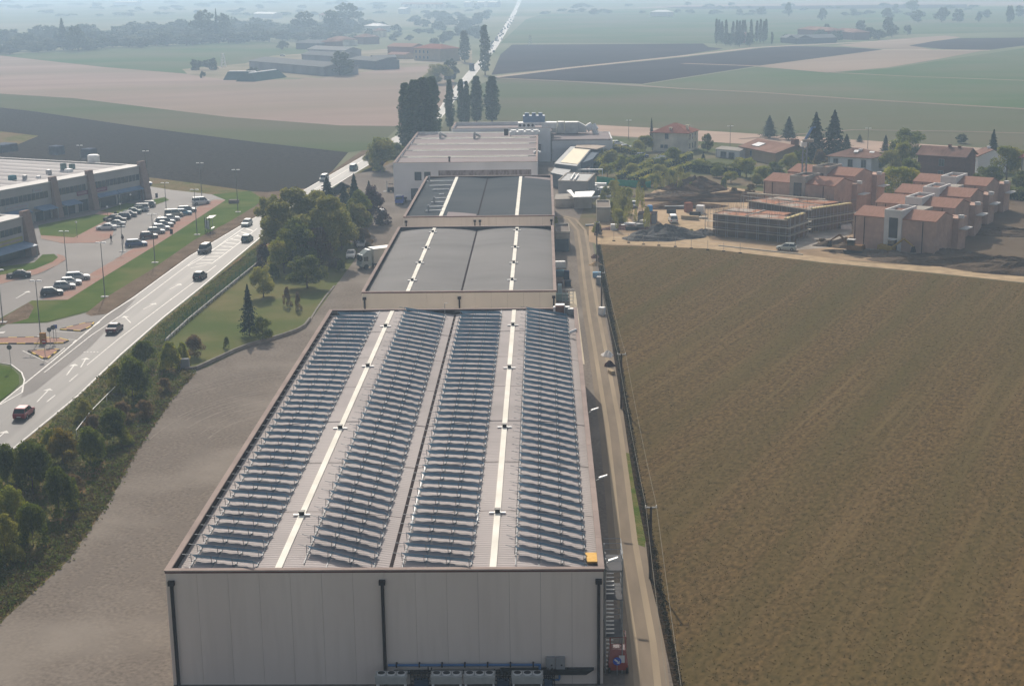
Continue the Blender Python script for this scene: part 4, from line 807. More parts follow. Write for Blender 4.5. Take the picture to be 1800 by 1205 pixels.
def block(A, B, label, ztop, dp=9.0, tower=True, group='new brick housing blocks with orange roofs', tw=(.385,.60), mirror=False, towm=M_wt, link=0):
    ze = ztop
    r, L_ = house('brick_block', label, A, B, dp, ze, ze+1.25, M_brick, M_tileN, over=.12, cat='apartment block', group=group, ridge_y=dp*.52)
    MB().tube((2.2,-.08,.3),(2.2,-.08,ze-.1),.07).tube((L_*.85,-.08,.3),(L_*.85,-.08,ze-.1),.07).build('downpipe', M_dark, r)
    # stepped rear volume, base course, balcony slabs
    MB().box(1.2,dp+.004,0,L_+1.2,dp+4.2,ze-.4).build('rear_wing', M_brick, r)
    MB().box(L_+.9,dp+.3,ze-.39,L_+1.9,dp+1.0,ze+.25).build('vent_stub', M_wt, r)
    MB().box(-.06,-.06,0,L_+.06,-.004,.55).build('base_course', G['conc'], r)
    for z in (ze*.62,): MB().box(L_+1.22,dp+.5,z,L_+2.6,dp+4,z+.2).build('balcony', M_wt, r)
    a, b = L_*tw[0], L_*tw[1]; T = ze+1.75; t = .3; f = -.35; bk = dp*.78
    tr = MB().box(a,f,0,a+.95,f+.3,T).box(b-.75,f,0,b,f+.3,T).box(a+.952,f,T-1.5,b-.752,f+.3,T).box(a+.952,f,ze*.42,b-.752,f+.3,ze*.42+.25).box(a,f+.302,ze-.5,a+t,bk,T).box(b-t,f+.302,ze-.5,b,bk,T).box(a+t+.002,bk-t,ze-.5,b-t-.002,bk,T).build('stair_tower', towm, r)
    MB().box(a+.953,f+.12,.3,b-.753,f+.2,ze*.42).box(a+.953,f+.12,ze*.42+.26,b-.753,f+.2,T-1.51).build('window', M_glass, tr)
    MB().box(a+t+.003,f+.31,T-1.3,b-t-.003,bk-t-.003,T-1.2).build('tower_roof', mat('dark_tower_roof',(.07,.05,.045)), tr)
    MB().hull8([(a+1.2,.8,T-1.19),(a+1.6,.8,T-1.19),(b-1.0,bk-1,T-1.19),(b-1.4,bk-1,T-1.19)], [(a+1.2,.8,T-.95),(a+1.6,.8,T-.95),(b-1.0,bk-1,T-.95),(b-1.4,bk-1,T-.95)]).build('roof_tile_strip', M_tileN, tr)
    if link: MB().box(a+.2,bk+.003,ze-.2,b-.2,dp+link,ze+.35).box(b-.19,bk+2.5,ze-2,b+2.2,dp+link-1,ze-.5).build('link_roof', G['conc'], r)
    return r
for (a, b, lb, lk) in (((1501.7,378.3),(1645,391),'front block of the right row of new brick housing, nearest the field',7.2),((1539,355.8),(1678,367),'second block from the field in the right row of new brick housing',0),
    ((1572.5,338.3),(1705,348),'third block from the field in the right row of new brick housing',7.5),((1605,319),(1734,328),'rear block of the right row of new brick housing, farthest from the field',0)):
    block(P(*a,6.8), P(*b,6.8), lb, 6.8, link=lk)
block(P(1342.5,318,7.6), P(1466.7,328,7.6), 'front block of the left pair of new brick housing, behind the crane mast', 7.6, group='left pair of brick housing blocks', towm=G['conc'])
block(P(1385,301.7,8.4), P(1501.7,311,8.4), 'rear block of the left pair of new brick housing', 8.4, group='left pair of brick housing blocks', towm=G['conc'])
# unfinished buildings in scaffolding
M_raw = mat('raw_brick_wall', (.16,.12,.095), (.22,.16,.12), scale=.5, rough=1, c3=(.11,.105,.10), scale3=.15, stretch3=(3,3,1))
M_deck = mat('hollow_block_deck', (.42,.21,.14), (.34,.2,.14), scale=.8, rough=1, c3=(.38,.34,.3), scale3=.2, lo3=.5, hi3=.6)
M_board = mat('scaffold_board', (.48,.43,.34), (.4,.36,.3), scale=2, rough=.8)
M_rust = mat('rusty_steel', (.16,.10,.075), (.2,.14,.1), scale=3, rough=.8)
def shell(A, B, depth, h, label, nbar):
    v = Vector((B.x-A.x, B.y-A.y, 0)); L_ = v.length; rz = math.atan2(v.y, v.x)
    r = thing('unfinished_building', label, 'building site', (A.x, A.y, 0), rz)
    mb = MB(); mb.box(0,0,0,L_,.3,h).box(L_-.3,.302,0,L_,depth,h).box(0,depth-.3,0,L_-.302,depth,h).box(0,.302,0,.3,depth-.302,h); mb.build('wall', M_raw, r)
    for (a, b, c, d_) in ((.302,.302,L_*.42,depth*.45),(L_*.46,.302,L_-.302,depth*.45),(.302,depth*.5,L_*.42,depth-.302),(L_*.46,depth*.5,L_*.8,depth-.302)):
        MB().box(a,b,h-.35,c,d_,h-.05+random.random()*.1).build('deck', M_deck, r)
    mb = MB()
    for x in (L_*.43,): mb.box(x,.31,h-.5,x+.35,depth-.31,h+.12)
    mb.box(.31,depth*.455,h-.5,L_-.31,depth*.49,h+.1); mb.build('beam', G['conc'], r)
    MB().box(-.4,-.55,h-.05,L_+.3,-.3,h+.05).build('edge_board', M_board, r)
    MB().box(L_-.9,.5,h+.06,L_-.1,depth-.5,h+.28).build('timber_stack', mat('yellow_timber',(.62,.52,.28)), r)
    k = 0; n = int(L_/1.9)
    sc = MB(); bo = MB()
    for i in range(n+1):
        x = -1.0+i*(L_+2)/n
        for y in (-.45,-1.25): sc.tube((x,y,0),(x,y,h+1.1),.035,n=4)
    for i in range(int(depth/2.2)+1):
        y = -1.2+i*2.2
        for x in (L_+.4,L_+1.2): sc.tube((x,y,0),(x,y,h+1.1),.035,n=4)
        for x in (-.4,-1.2): sc.tube((x,y,0),(x,y,h+1.1),.035,n=4)
    for z in (1.55, 3.15, h+.6):
        sc.tube((-1.2,-1.25,z+.5),(L_+1.2,-1.25,z+.5),.03,n=4); sc.tube((L_+1.2,-1.25,z+.5),(L_+1.2,depth,z+.5),.03,n=4)
    sc.build('scaffold', M_steel, r)
    for z in (1.5, 3.1): 
        MB().box(-1.2,-1.3,z,L_+1.25,-.45,z+.07).build('scaffold_board', M_board, r); MB().box(L_+.4,-.44,z,L_+1.25,depth,z+.07).build('scaffold_board', M_board, r)
    rb = MB()
    for i in range(nbar): 
        x, y = random.uniform(.2,L_-.2), random.choice((.15,depth*.47,depth-.15,random.uniform(.3,depth-.3))); rb.tube((x,y,h-.2),(x+random.uniform(-.05,.05),y,h+random.uniform(.7,1.5)),.022,n=4)
    rb.build('rebar', M_rust, r)
    return r, L_, rz
shell(P(1253.3,375,4.6), P(1383.3,386.7,4.6), 9.5, 4.6, 'front unfinished brick shell in scaffolding, two storeys with orange decks', 60)
shell(P(1316,352,4.9), P(1427,369,4.9), 13, 4.9, 'rear unfinished shell in scaffolding with long pale beam on top', 60)
a, b = P(1313,340.5,5.6), P(1451,352,5.6); d_ = (b-a); tag(MB().hull8([a-Vector((0,.3,0)),b-Vector((0,.3,0)),b+Vector((0,.3,0)),a+Vector((0,.3,0))],[a+Vector((0,-.3,.3)),b+Vector((0,-.3,.3)),b+Vector((0,.3,.3)),a+Vector((0,.3,.3))]).build('roof_beam', M_board), 'long pale beam lying across the top of the rear unfinished shell', 'beam')
# crane mast
cb_ = P(1411,372); ch = height(1411,372,248); r = thing('crane', 'folding tower crane mast with raised blue jib above the building site', 'crane', (cb_.x, cb_.y, 0))
mb = MB()
for sx in (-.45,.45):
    for sy in (-.45,.45): mb.box(sx-.09,sy-.09,0,sx+.09,sy+.09,ch)
z = .5
while z < ch-1: 
    s = 1 if int(z) % 2 else -1
    for q in (-.45,.45): mb.tube((-.45*s,q,z),(.45*s,q,z+.9),.05,n=4).tube((q,-.45*s,z),(q,.45*s,z+.9),.05,n=4)
    z += .95
mb.build('mast', mat('crane_grey',(.23,.25,.27)), r)
Mcb = mat('crane_blue', (.10,.22,.45), rough=.5)
mb = MB(); mb.tube((0,0,ch),(1.7,.5,ch+3.0),.16).tube((-.3,.3,ch),(1.5,.8,ch+3.0),.12).tube((1.2,.4,ch+2.9),(2.4,.8,ch+3.0),.12); mb.build('jib', Mcb, r)
MB().box(-.9,-.8,ch-1.2,.3,.8,ch-.2).build('slewing_ring', M_white, r); MB().box(-.6,-.6,ch-.19,1.9,.6,ch+.4).build('counter_ballast', mat('ballast',(.4,.37,.33)), r)
MB().box(-1.8,-1.8,0,1.8,1.8,.9).build('base_frame', Mcb, r)
# green silo
p = P(1556,347); h_ = height(1556,347,318); r = thing('silo', 'green cylindrical site silo with pale top and white lettering band', 'silo', (p.x,p.y,0))
Mg = mat('silo_green', (.02,.20,.12), (.018,.17,.10), scale=1, rough=.5)
MB().tube((0,0,1.2),(0,0,h_-.3),1.55,n=24).build('barrel', Mg, r, smooth=False); MB().tube((0,0,h_-.3),(0,0,h_),1.56,1.1,n=24).build('top', mat('silo_top',(.4,.55,.5)), r)
MB().box(-1.1,-1.62,h_*.58,-.5,-1.45,h_*.64).box(-.3,-1.64,h_*.57,1.2,-1.46,h_*.62).build('lettering', M_white, r)
mb = MB()
for k in range(4): t = math.pi/4+k*math.pi/2; mb.tube((1.2*math.cos(t),1.2*math.sin(t),0),(1.2*math.cos(t),1.2*math.sin(t),1.25),.1)
mb.build('leg', M_steel, r)
# village houses
def ab(a, b, z): q, s = P(*a, z), P(*b, z); return q, s
a, b = ab((1146,231),(1209,233), 6.0); house('cream_house', 'tall cream villa with hipped red roof beyond the orchard', a, b, 10.5, 6.0, 8.3, M_cream, M_tileR, wins=[(4.8,3.9,1.0,1.5),(4.6,1.0,1.0,1.0),(3.3,1.1,.8,.9)], kind='hip', over=.5, chim=((5.5,1.6,-1.2),(10,4,-.6)), side=((2.2,3.7,.9,1.5),(4.9,3.7,.9,1.5),(7.6,3.7,.9,1.5),(2.2,.9,.9,1.5),(4.9,.9,.9,1.5),(7.6,.9,.9,1.5)))
a, b = ab((1302,254),(1364,266), 3.9)
r, _ = house('ochre_house', 'low ochre gabled house with solar collector on its brown roof', a, b, 12, 3.4, 5.2, M_ochre, M_tileO, wins=[(6,1.2,1.0,1.5)], over=.6); MB().hull8([(4,1.2,3.95),(8,1.2,3.95),(8,3.6,4.7),(4,3.6,4.7)],[(4,1.2,4.1),(8,1.2,4.1),(8,3.6,4.85),(4,3.6,4.85)]).build('solar_collector', M_glass, r)
MB().box(7,12.7,3.3,9,14.2,5.6).build('chimney', M_tileO, r)
a, b = ab((1457,272),(1532,276), 4.6)
r, L_ = house('white_house', 'white house with brown hipped roof and three shuttered windows', a, b, 10, 4.6, 6.3, M_whiteH, M_tileO, wins=[(2.0,1.7,1.2,1.9),(6.1,1.7,1.2,1.9),(9.8,1.7,1.2,1.9)], kind='hip', over=.7, chim=((7.6,3.6,-.3),))
MB().hull8([(6.2,1.8,5.35),(7.4,1.8,5.35),(7.4,3.0,5.8),(6.2,3.0,5.8)],[(6.2,1.8,5.5),(7.4,1.8,5.5),(7.4,3.0,5.95),(6.2,3.0,5.95)]).build('roof_window', M_white, r)
MB().hull8([(10.5,2.0,5.4),(11.8,2.0,5.4),(11.8,2.8,5.7),(10.5,2.8,5.7)],[(10.5,2.0,5.55),(11.8,2.0,5.55),(11.8,2.8,5.85),(10.5,2.8,5.85)]).build('roof_window', M_white, r)
a, b = ab((1614,271),(1697,276), 6.1); house('brick_house', 'dark red brick house with brown gabled roof behind the new blocks', a, b, 8, 6.1, 7.9, M_brickD, M_tileO, wins=[(6.4,3.4,1.3,1.7),(6.3,.6,1.3,1.5)], over=.5, chim=((7.0,3.9,.6),(9.5,4.1,.3)))
a, b = ab((1706,268),(1720,272), 5.0); house('rear_house', 'small brown-roofed house half hidden right of the red brick house', a, b, 8, 4.6, 6.2, M_whiteH, M_tileO, over=.4, chim=((2.4,4,.5),))
a, b = ab((1796,276),(1850,282), 6.6); house('edge_house', 'pale house with pink roof cut by the right edge of the picture', a, b, 10, 6.6, 8.4, M_cream, M_tileR, wins=[(3,3.6,1,1.4)], over=.6)
a, b = ab((1258,262),(1300,266), 2.4); house('garage_row', 'low white garages behind the ochre house', a, b, 6, 2.4, 2.9, M_wallW, G['conc'], wins=[(3.0,.2,2.0,1.6),(6.0,.2,2.0,1.6)], over=.2)
a, b = ab((1393,262),(1412,262), 2.2); house('garden_shed', 'small pale shed between the ochre house and the tall firs', a, b, 4, 2.0, 2.6, G['conc'], G['conc'], over=.2)
pxbox('garden_shelter', 'low slate-roofed shelter beside the cream villa', 'shed', (1146,278),(1165,281),(1160,272), 2.0, M_greyW, mat('slate_roof2',(.16,.18,.2)))
pxbox('carport', 'dark flat carport at the car park beyond the annex', 'shed', (1057,258),(1072,259),(1066,248), 2.6, M_greyW, mat('slate_roof3',(.2,.2,.22)))
# far farm and hamlet
a, b = ab((438,107),(569,118), 5.0); house('long_barn', 'very long low grey barn in the hazy farmyard on the left', a, b, 22, 5.0, 6.8, mat('barn_wall',(.27,.27,.29),(.2,.2,.22),scale=.1,stretch=(1,1,3)), mat('barn_roof',(.17,.17,.17),(.2,.2,.2)), cat='barn', over=.8)
a, b = ab((530,96),(600,99), 4.5); house('barn', 'second grey barn directly behind the long barn', a, b, 14, 4.5, 6.4, MATS['barn_wall'], MATS['barn_roof'], cat='barn')
a, b = ab((541,86),(606,89), 4.5); house('barn', 'third barn with pale roof, farthest back in the farmyard', a, b, 14, 4.5, 6.4, MATS['barn_wall'], mat('pale_barn_roof',(.3,.29,.28)), cat='barn')
a, b = ab((612,104),(660,108), 5.0); house('barn', 'dark barn right of the long barn behind a tree', a, b, 16, 5.0, 6.6, mat('dark_barn_wall',(.1,.11,.13)), MATS['barn_roof'], cat='barn')
a, b = ab((658,102),(697,101), 5.5); house('barn', 'dark shed at the right end of the farmyard beside the pale track', a, b, 16, 5.5, 6.6, MATS['dark_barn_wall'], MATS['barn_roof'], cat='barn')
a, b = ab((727,84),(775,86), 8.0); house('farm_house', 'large ochre farmhouse with rows of windows by the main road', a, b, 16, 8.0, 10.5, M_ochre, M_tileR, wins=[(x, z, 1.3, 1.7) for x in (2.5,6.5,10.5,14.5) for z in (1.2,4.8)], kind='hip')
a, b = ab((681,82),(724,83), 6.0); house('farm_house', 'red-roofed low farm wing left of the ochre farmhouse', a, b, 14, 6.0, 8.0, mat('farm_red_wall',(.3,.16,.12)), M_tileN)
a, b = ab((682,94),(712,95), 3.5); house('farm_shed', 'small red-roofed shed in front of the low farm wing', a, b, 8, 3.0, 4.2, M_ochre, M_tileN, cat='shed')
for k, (x0_, x1_, yy, ang) in enumerate(((392,446,141,0),(449,505,144,-.2))):
    a, b = P(x0_, yy), P(x1_, yy-(8 if k else 0)); v = b-a; rz = math.atan2(v.y, v.x); L_ = v.length
    r = thing('silage_clamp', ('left','right')[k]+' of two dark green covered silage heaps with pale ridges', 'heap', (a.x,a.y,0), rz, 'silage heaps before the long barn')
    MB().hull8([(0,0,0),(L_,0,0),(L_,12,0),(0,12,0)], [(L_*.08,4,4.2),(L_*.92,4,4.2),(L_*.92,8,4.2),(L_*.08,8,4.2)]).build('cover', mat('dark_green_cover',(.03,.07,.07),(.04,.09,.085),scale=.4), r)
    for j in range(10): MB().hull8([(L_*(.1+j*.083),4.4,4.2),(L_*(.1+j*.083)+2.2,4.4,4.2),(L_*(.1+j*.083)+2.2,6,4.2),(L_*(.1+j*.083),6,4.2)],[(L_*(.1+j*.083)+.3,4.6,4.6),(L_*(.1+j*.083)+1.9,4.6,4.6),(L_*(.1+j*.083)+1.9,5.8,4.6),(L_*(.1+j*.083)+.3,5.8,4.6)]).build('ballast_sack', M_white, r)
farh = [('house',(655,54),(668,54),6,'pale'),('house',(622,64),(640,65),6,'red'),('house',(575,68),(600,70),5,'pale'),('house',(640,45),(665,46),6,'white'),('shed',(560,26),(600,27),6,'pale'),('shed',(700,16),(712,16),7,'white'),('shed',(815,4.5),(825,4.5),8,'white'),('shed',(837,4.5),(851,4.5),8,'white'),('shed',(857,4.5),(872,4.5),8,'white'),('shed',(705,7),(775,8),7,'pale'),('house',(1143,21),(1176,21),6,'white'),('house',(1402,51),(1458,54),7,'red'),('house',(1460,54),(1500,57),6,'red'),('house',(1290,60),(1310,60),7,'red'),('shed',(1372,66),(1400,68),4,'dark'),('shed',(1400,68),(1470,66),4,'dark'),('shed',(200,4),(240,4),8,'white'),('shed',(445,24),(480,25),6,'white'),('house',(520,75),(560,76),5,'dark'),('house',(565,73),(590,73),6,'red')]
cm = dict(pale=M_cream, red=M_brickD, white=M_wt, dark=mat('dark_wall',(.12,.12,.13)))
hlab = ['pale hazy house left of the road by the tree belt','tiny red-roofed house in the hamlet behind the barns','pale low house behind the farm with bright roof','white hazy house left above the hamlet','long pale shed far away in the upper left haze','small white shed far off near the top middle','leftmost of three bright white sheds at the top edge','middle one of three bright white sheds at the top edge','rightmost of three bright white sheds at the top edge','long pale building far away left of the three white sheds','bright-roofed farm far right of the main road','long red-brown farm building among trees at the right','second red-brown farm building right of the long one','red roof hidden among the poplars on the right','dark low shed right of the poplar grove','long dark low shed in front of the right farm','bright far shed at the top left','far white-roofed shed left of the tall trees','dark low farm building behind the barns','red-roofed farm building right behind the barns']
for k, (nm, a, b, z, c) in enumerate(farh):
    a, b = ab(a, b, z); house('far_'+nm, hlab[k], a, b, 14, z, z+2.2, cm[c], M_tileO if c in ('red','pale') else (M_wt if c == 'white' else MATS['barn_roof']), over=.5, kind='gable' if nm == 'shed' else 'hip', cat=nm)

# ------------------------------------------------------------------ vehicles
PAINTS = dict(white=(.62,.63,.63), silver=(.34,.36,.37), grey=(.13,.14,.15), black=(.015,.016,.02), navy=(.018,.03,.07), blue=(.02,.07,.2), sky=(.06,.27,.42), red=(.30,.02,.03), maroon=(.07,.012,.02), green=(.02,.09,.08), teal=(.03,.16,.17), pale=(.42,.46,.42), beige=(.4,.37,.3))
PM = {k: paint('paint_'+k, v) for k, v in PAINTS.items()}
M_tyre = mat('tyre', (.02,.02,.02), rough=.8); M_rim = mat('rim', (.35,.35,.36), rough=.35, metal=.6)
M_cg = mat('car_glass', (.02,.03,.035), rough=.08, spec=.8); M_hl = mat('headlight', (.7,.7,.68), rough=.15); M_tl = mat('tail_light', (.35,.02,.02), rough=.3); M_plate = mat('plate', (.6,.6,.58)); M_trim = mat('plastic_trim', (.03,.03,.032), rough=.6)
SHAPES = dict(  # L, W, H, body stations (x, top), cabin (rear base, rear top, front top, front base), belt
 hatch=(3.9,1.66,1.45,[(-1.95,.82),(-1.8,.90),(.75,.88),(1.55,.80),(1.88,.66)],(-1.85,-1.45,.15,.95),.88),
 sedan=(4.4,1.72,1.42,[(-2.2,.86),(-2.05,.93),(-1.2,.94),(.85,.89),(1.8,.80),(2.15,.64)],(-1.55,-.85,.2,1.05),.92),
 wagon=(4.5,1.74,1.50,[(-2.25,.86),(-2.1,.92),(.9,.90),(1.85,.82),(2.2,.66)],(-2.15,-1.8,.35,1.15),.90),
 van=(4.3,1.75,1.80,[(-2.15,.98),(-2.05,1.02),(1.1,1.0),(1.75,.90),(2.1,.74)],(-2.1,-1.95,.75,1.45),1.0))
def make_car(shape, paintm, simple=False):
    L_, W_c, H_, st, (r0, r1, f1, f0), belt = SHAPES[shape]; w = W_c/2
    r = thing('parked_car', 'car', 'car')
    mb = MB(); rings = []
    for i, (x, t) in enumerate(st):
        e = .93 if i in (0, len(st)-1) else 1.0
        rings.append([(x,-w*.9*e,.22),(x,-w*e,.38),(x,-w*e,t*.82),(x,-w*.90*e,t),(x,w*.90*e,t),(x,w*e,t*.82),(x,w*e,.38),(x,w*.9*e,.22)])
    vs = [p for g_ in rings for p in g_]; fs = []
    for i in range(len(rings)-1):
        for j in range(8): a = i*8+j; b = i*8+(j+1)%8; fs.append((a, b, b+8, a+8))
    fs.append(tuple(range(7,-1,-1))); k = (len(rings)-1)*8; fs.append(tuple(range(k, k+8)))
    fs = [f[::-1] for f in fs]
    mb.add(vs, fs)
    wt = w*.74; wbm = w*.885; zt = H_-.05
    # pillars
    for (x0_, x1_) in ((r0,r1),(f0,f1),((r0+f0)/2-.1,(r1+f1)/2-.1)):
        for s in (-1,1): mb.tube((x0_,s*wbm,belt-.03),(x1_,s*wt,zt),.045,n=4)
    body = mb.build('body', paintm, r, smooth=False)
    bv = body.modifiers.new('b', 'BEVEL'); bv.width = .05; bv.segments = 2; bv.limit_method = 'ANGLE'; bv.angle_limit = math.radians(25)
    c = .035
    MB().hull8([(r0+c,-wbm+.015,belt-.02),(f0-c,-wbm+.015,belt-.02),(f0-c,wbm-.015,belt-.02),(r0+c,wbm-.015,belt-.02)], [(r1+c,-wt+.015,zt-.01),(f1-c,-wt+.015,zt-.01),(f1-c,wt-.015,zt-.01),(r1+c,wt-.015,zt-.01)]).build('window', M_cg, r)
    rf = MB().hull8([(r1-.06,-wt-.02,zt-.008),(f1+.06,-wt-.02,zt-.008),(f1+.06,wt+.02,zt-.008),(r1-.06,wt+.02,zt-.008)], [(r1+.1,-wt*.85,H_),(f1-.1,-wt*.85,H_),(f1-.1,wt*.85,H_),(r1+.1,wt*.85,H_)]).build('roof', paintm, r)
    xr, xf = st[0][0], st[-1][0]; wx_ = L_/2*.62
    for x in (-wx_, wx_+.02):
        for s in (-1, 1):
            y0_, y1_ = (s*(w-.17), s*(w+.012)); y0_, y1_ = min(y0_,y1_), max(y0_,y1_)
            t = MB().tube((x,y0_,.31),(x,y1_,.31),.31,n=16).build('wheel', M_tyre, r)
            if not simple: MB().tube((x,s*(w+.013),.31),(x,s*(w+.022),.31),.19,n=12).build('rim', M_rim, t)
    if not simple:
        for s in (-1,1):
            MB().hull8([(xf-.12,s*w*.62-.17,.50),(xf+.012,s*w*.62-.17,.50),(xf+.012,s*w*.62+.17,.50),(xf-.12,s*w*.62+.17,.50)],[(xf-.16,s*w*.62-.17,.655),(xf-.02,s*w*.62-.17,.655),(xf-.02,s*w*.62+.17,.655),(xf-.16,s*w*.62+.17,.655)]).build('headlight', M_hl, r)
            MB().box(xr-.015,s*w*.72-.1,.58,xr+.1,s*w*.72+.1,.80).build('tail_light', M_tl, r)
            MB().box(.62,s*(w*.93)-.09,belt+.0,.78,s*(w*.93)+.09,belt+.12).build('mirror', paintm, r)
        MB().box(xr-.02,-.25,.42,xr-.002,.25,.53).box(xf+.002,-.25,.35,xf+.02,.25,.46).build('number_plate', M_plate, r)
        MB().box(xf-.05,-w*.6,.24,xf+.02,w*.6,.34).box(xr-.02,-w*.6,.24,xr+.05,w*.6,.36).build('bumper', M_trim, r)
    return r
PROT = {}
def car(shape, col, loc, rz, label, group=None, name='parked_car', cat='car', simple=False):
    key = (shape, col, simple)
    if key not in PROT:
        r = make_car(shape, PM[col], simple); PROT[key] = snap(r); r.location = loc; r.rotation_euler = (0,0,rz); r.name = name; r['label'] = label; r['category'] = cat
        if group: r['group'] = group
        return r
    r = dup(PROT[key], None, loc, rz, label, group); r.name = name; r['category'] = cat
    if not group and 'group' in r: del r['group']
    return r
def dirpx(a, b): v = P(*b)-P(*a); return math.atan2(v.y, v.x)
rd = dirpx((37,778),(287,560))      # driving away from the camera on the right lane
ZR = .066
for (x, y, sh_, c, fw, lb) in ((43,732,'hatch','red',1,'bright red hatchback driving away on the near left stretch of road'),(202,583,'sedan','maroon',1,'dark maroon car driving away near the traffic islands'),
    (352,490,'hatch','black',1,'dark hatchback driving away just before the hatched road marking'),(360,444,'van','black',-1,'black people carrier coming towards the camera beside the hatched marking'),
    (435,424,'hatch','green',1,'dark green car driving away beside the far end of the hatched marking'),(434,397,'hatch','pale',-1,'pale cream car coming towards the camera next to the trees'),
    (570,318,'van','pale',-1,'pale car coming on the road behind the tree cluster'),(622,299,'van','teal',1,'teal car driving away on the road before the big bush')):
    p = P(x, y); d_ = rd if y > 500 else dirpx((417,400+8),(545,336)); car(sh_, c, (p.x, p.y, ZR), d_+(0 if fw > 0 else math.pi), lb, None, 'moving_car')
# parked cars
pd = dirpx((100,508),(131,513))
def pk(x, y, sh_, c, lb, d_, g): p = P(x, y); car(sh_, c, (p.x, p.y, .052), d_, lb, g)
g0 = 'cars parked beside the grass bank'
bank = dirpx((185,486),(270,434)); stall = bank-math.radians(72)
for (x, y, s_, c, lb) in ((92,519,'hatch','black','black hatchback, nearest of the four cars in the lower left bay'),(114,508,'hatch','silver','silver hatchback, second nearest car in the lower left bay'),(125,501,'hatch','white','white hatchback, third car in the lower left bay'),(137,492,'wagon','silver','silver estate car, farthest of the four in the lower left bay')): pk(x, y, s_, c, lb, stall, g0)
g1 = 'double row of cars parked along the pink walk'
for (x, y, s_, c, lb) in ((240,433,'wagon','blue','dark blue estate car at the near end of the long row by the grass bank'),(262,419,'hatch','maroon','maroon hatchback, second from the near end of the row by the bank'),(275,411,'hatch','silver','silver hatchback between the maroon car and a white car'),(284,405,'hatch','white','white hatchback in the middle of the row by the bank'),(288,399,'sedan','grey','dark grey saloon half hidden in the middle of the row'),(291,394,'wagon','navy','navy estate car left of the white saloon in the row'),(300,388,'sedan','white','bright white saloon in the far half of the row by the bank'),(306,381,'van','beige','cream van in the far half of the row by the bank'),(323,378,'hatch','sky','sky-blue hatchback near the far end of the row'),(329,373,'wagon','grey','grey estate car at the far end of the row by the bank')): pk(x, y, s_, c, lb, stall, g1)
pk(354,359,'van','white','lone white people carrier at the far corner of the car park', stall+.2, g1)
g2 = 'cars parked along the lawn in front of the long building'
for (x, y, s_, c, lb) in ((187,404,'sedan','white','white saloon at the near end of the row along the lawn'),(203,398,'sedan','silver','silver car beside the near white saloon along the lawn'),(197,388,'hatch','black','black hatchback hidden behind other cars by the lawn'),(205,391,'sedan','black','glossy black saloon in the near half of the lawn row'),(213,385,'wagon','navy','dark navy estate in the middle of the lawn row'),(224,381,'sedan','grey','grey saloon in the middle of the lawn row'),(232,376,'sedan','green','dark green car in the far half of the lawn row'),(240,372,'hatch','pale','pale green hatchback in the far half of the lawn row'),(246,371,'van','white','white van near the far end of the lawn row'),(257,364,'wagon','grey','grey estate at the far end of the lawn row')): pk(x, y, s_, c, lb, bank+math.radians(98), g2)
pk(33,488,'sedan','black','black saloon parked alone near the left commercial building', bank+math.radians(110), None)
for (x, y, c, lb) in ((617,452,'white','nearest white car parked by the trees left of the second warehouse'),(635,433,'silver','silver car parked by the trees behind the white one')): p = P(x, y); car('sedan', c, (p.x,p.y,.032), dirpx((617,458),(611,475)), lb)
p = P(672,381); car('van', 'navy', (p.x,p.y,.032), math.radians(95), 'dark blue van parked by the shrubs left of the third warehouse')
p = P(1382,440); car('hatch', 'pale', (p.x,p.y,.062), dirpx((1392,436),(1370,435)), 'pale green old hatchback parked before the scaffolded building')
p = P(1183,391); car('van', 'white', (p.x,p.y,.062), math.radians(92), 'white van on the sandy site lane, seen from behind')
p = P(1113,365); car('hatch', 'black', (p.x,p.y,.06), math.radians(-95), 'dark car standing between saplings at the edge of the site')
p = P(1129,277); car('hatch', 'blue', (p.x,p.y,.05), math.radians(0), 'bright blue car in the garden of the cream villa')
for (x, y, c, lb) in ((1085,255,'white','white car in the far car park behind the annex'),(1101,262,'grey','grey car in the far car park behind the annex'),(255,326,'blue','blue car half hidden at the end of the long building'),(497,99.5,'white','white vehicle on the long barn side in the far farmyard')): p = P(x, y); car('hatch', c, (p.x,p.y,.13 if y < 200 else .05), .1, lb)
# far traffic
rd2 = dirpx((838,128),(894,50)); ft = [(832,128,'black'),(845,108,'white'),(864,86,'silver'),(866,82,'white'),(875,73,'black'),(872,69,'navy'),(877,61,'black'),(882,56,'navy'),(886,49,'black'),(889,41,'silver'),(893,37,'black'),(896,32,'navy'),(901,31,'white'),(905,29,'black'),(911,28,'navy'),(909,18,'silver'),(909,10,'black'),(815,148,'white'),(800,176,'silver'),(788,196,'grey'),(882,78-8,'white'),(868,92,'grey')]
for k, (x, y, c) in enumerate(ft[1:]):
    p = P(x, y); car('hatch', c, (p.x,p.y,ZR), rd2+(math.pi if k % 2 else 0), 'tiny '+{'black':'dark','navy':'dark','grey':'dark','silver':'pale','white':'pale'}[c]+' car in the queue on the hazy far road', 'cars in the far queue', 'distant_car', simple=True)
for k in range(26):
    t = k/25; x = 860+40*t; y = 84-48*t; p = P(x+random.uniform(-3,5), y)
    car('hatch', ('black','navy','grey')[k%3], (p.x,p.y,ZR), rd2, 'tiny dark car in the queue on the hazy far road', 'cars in the far queue', 'distant_car', simple=True)
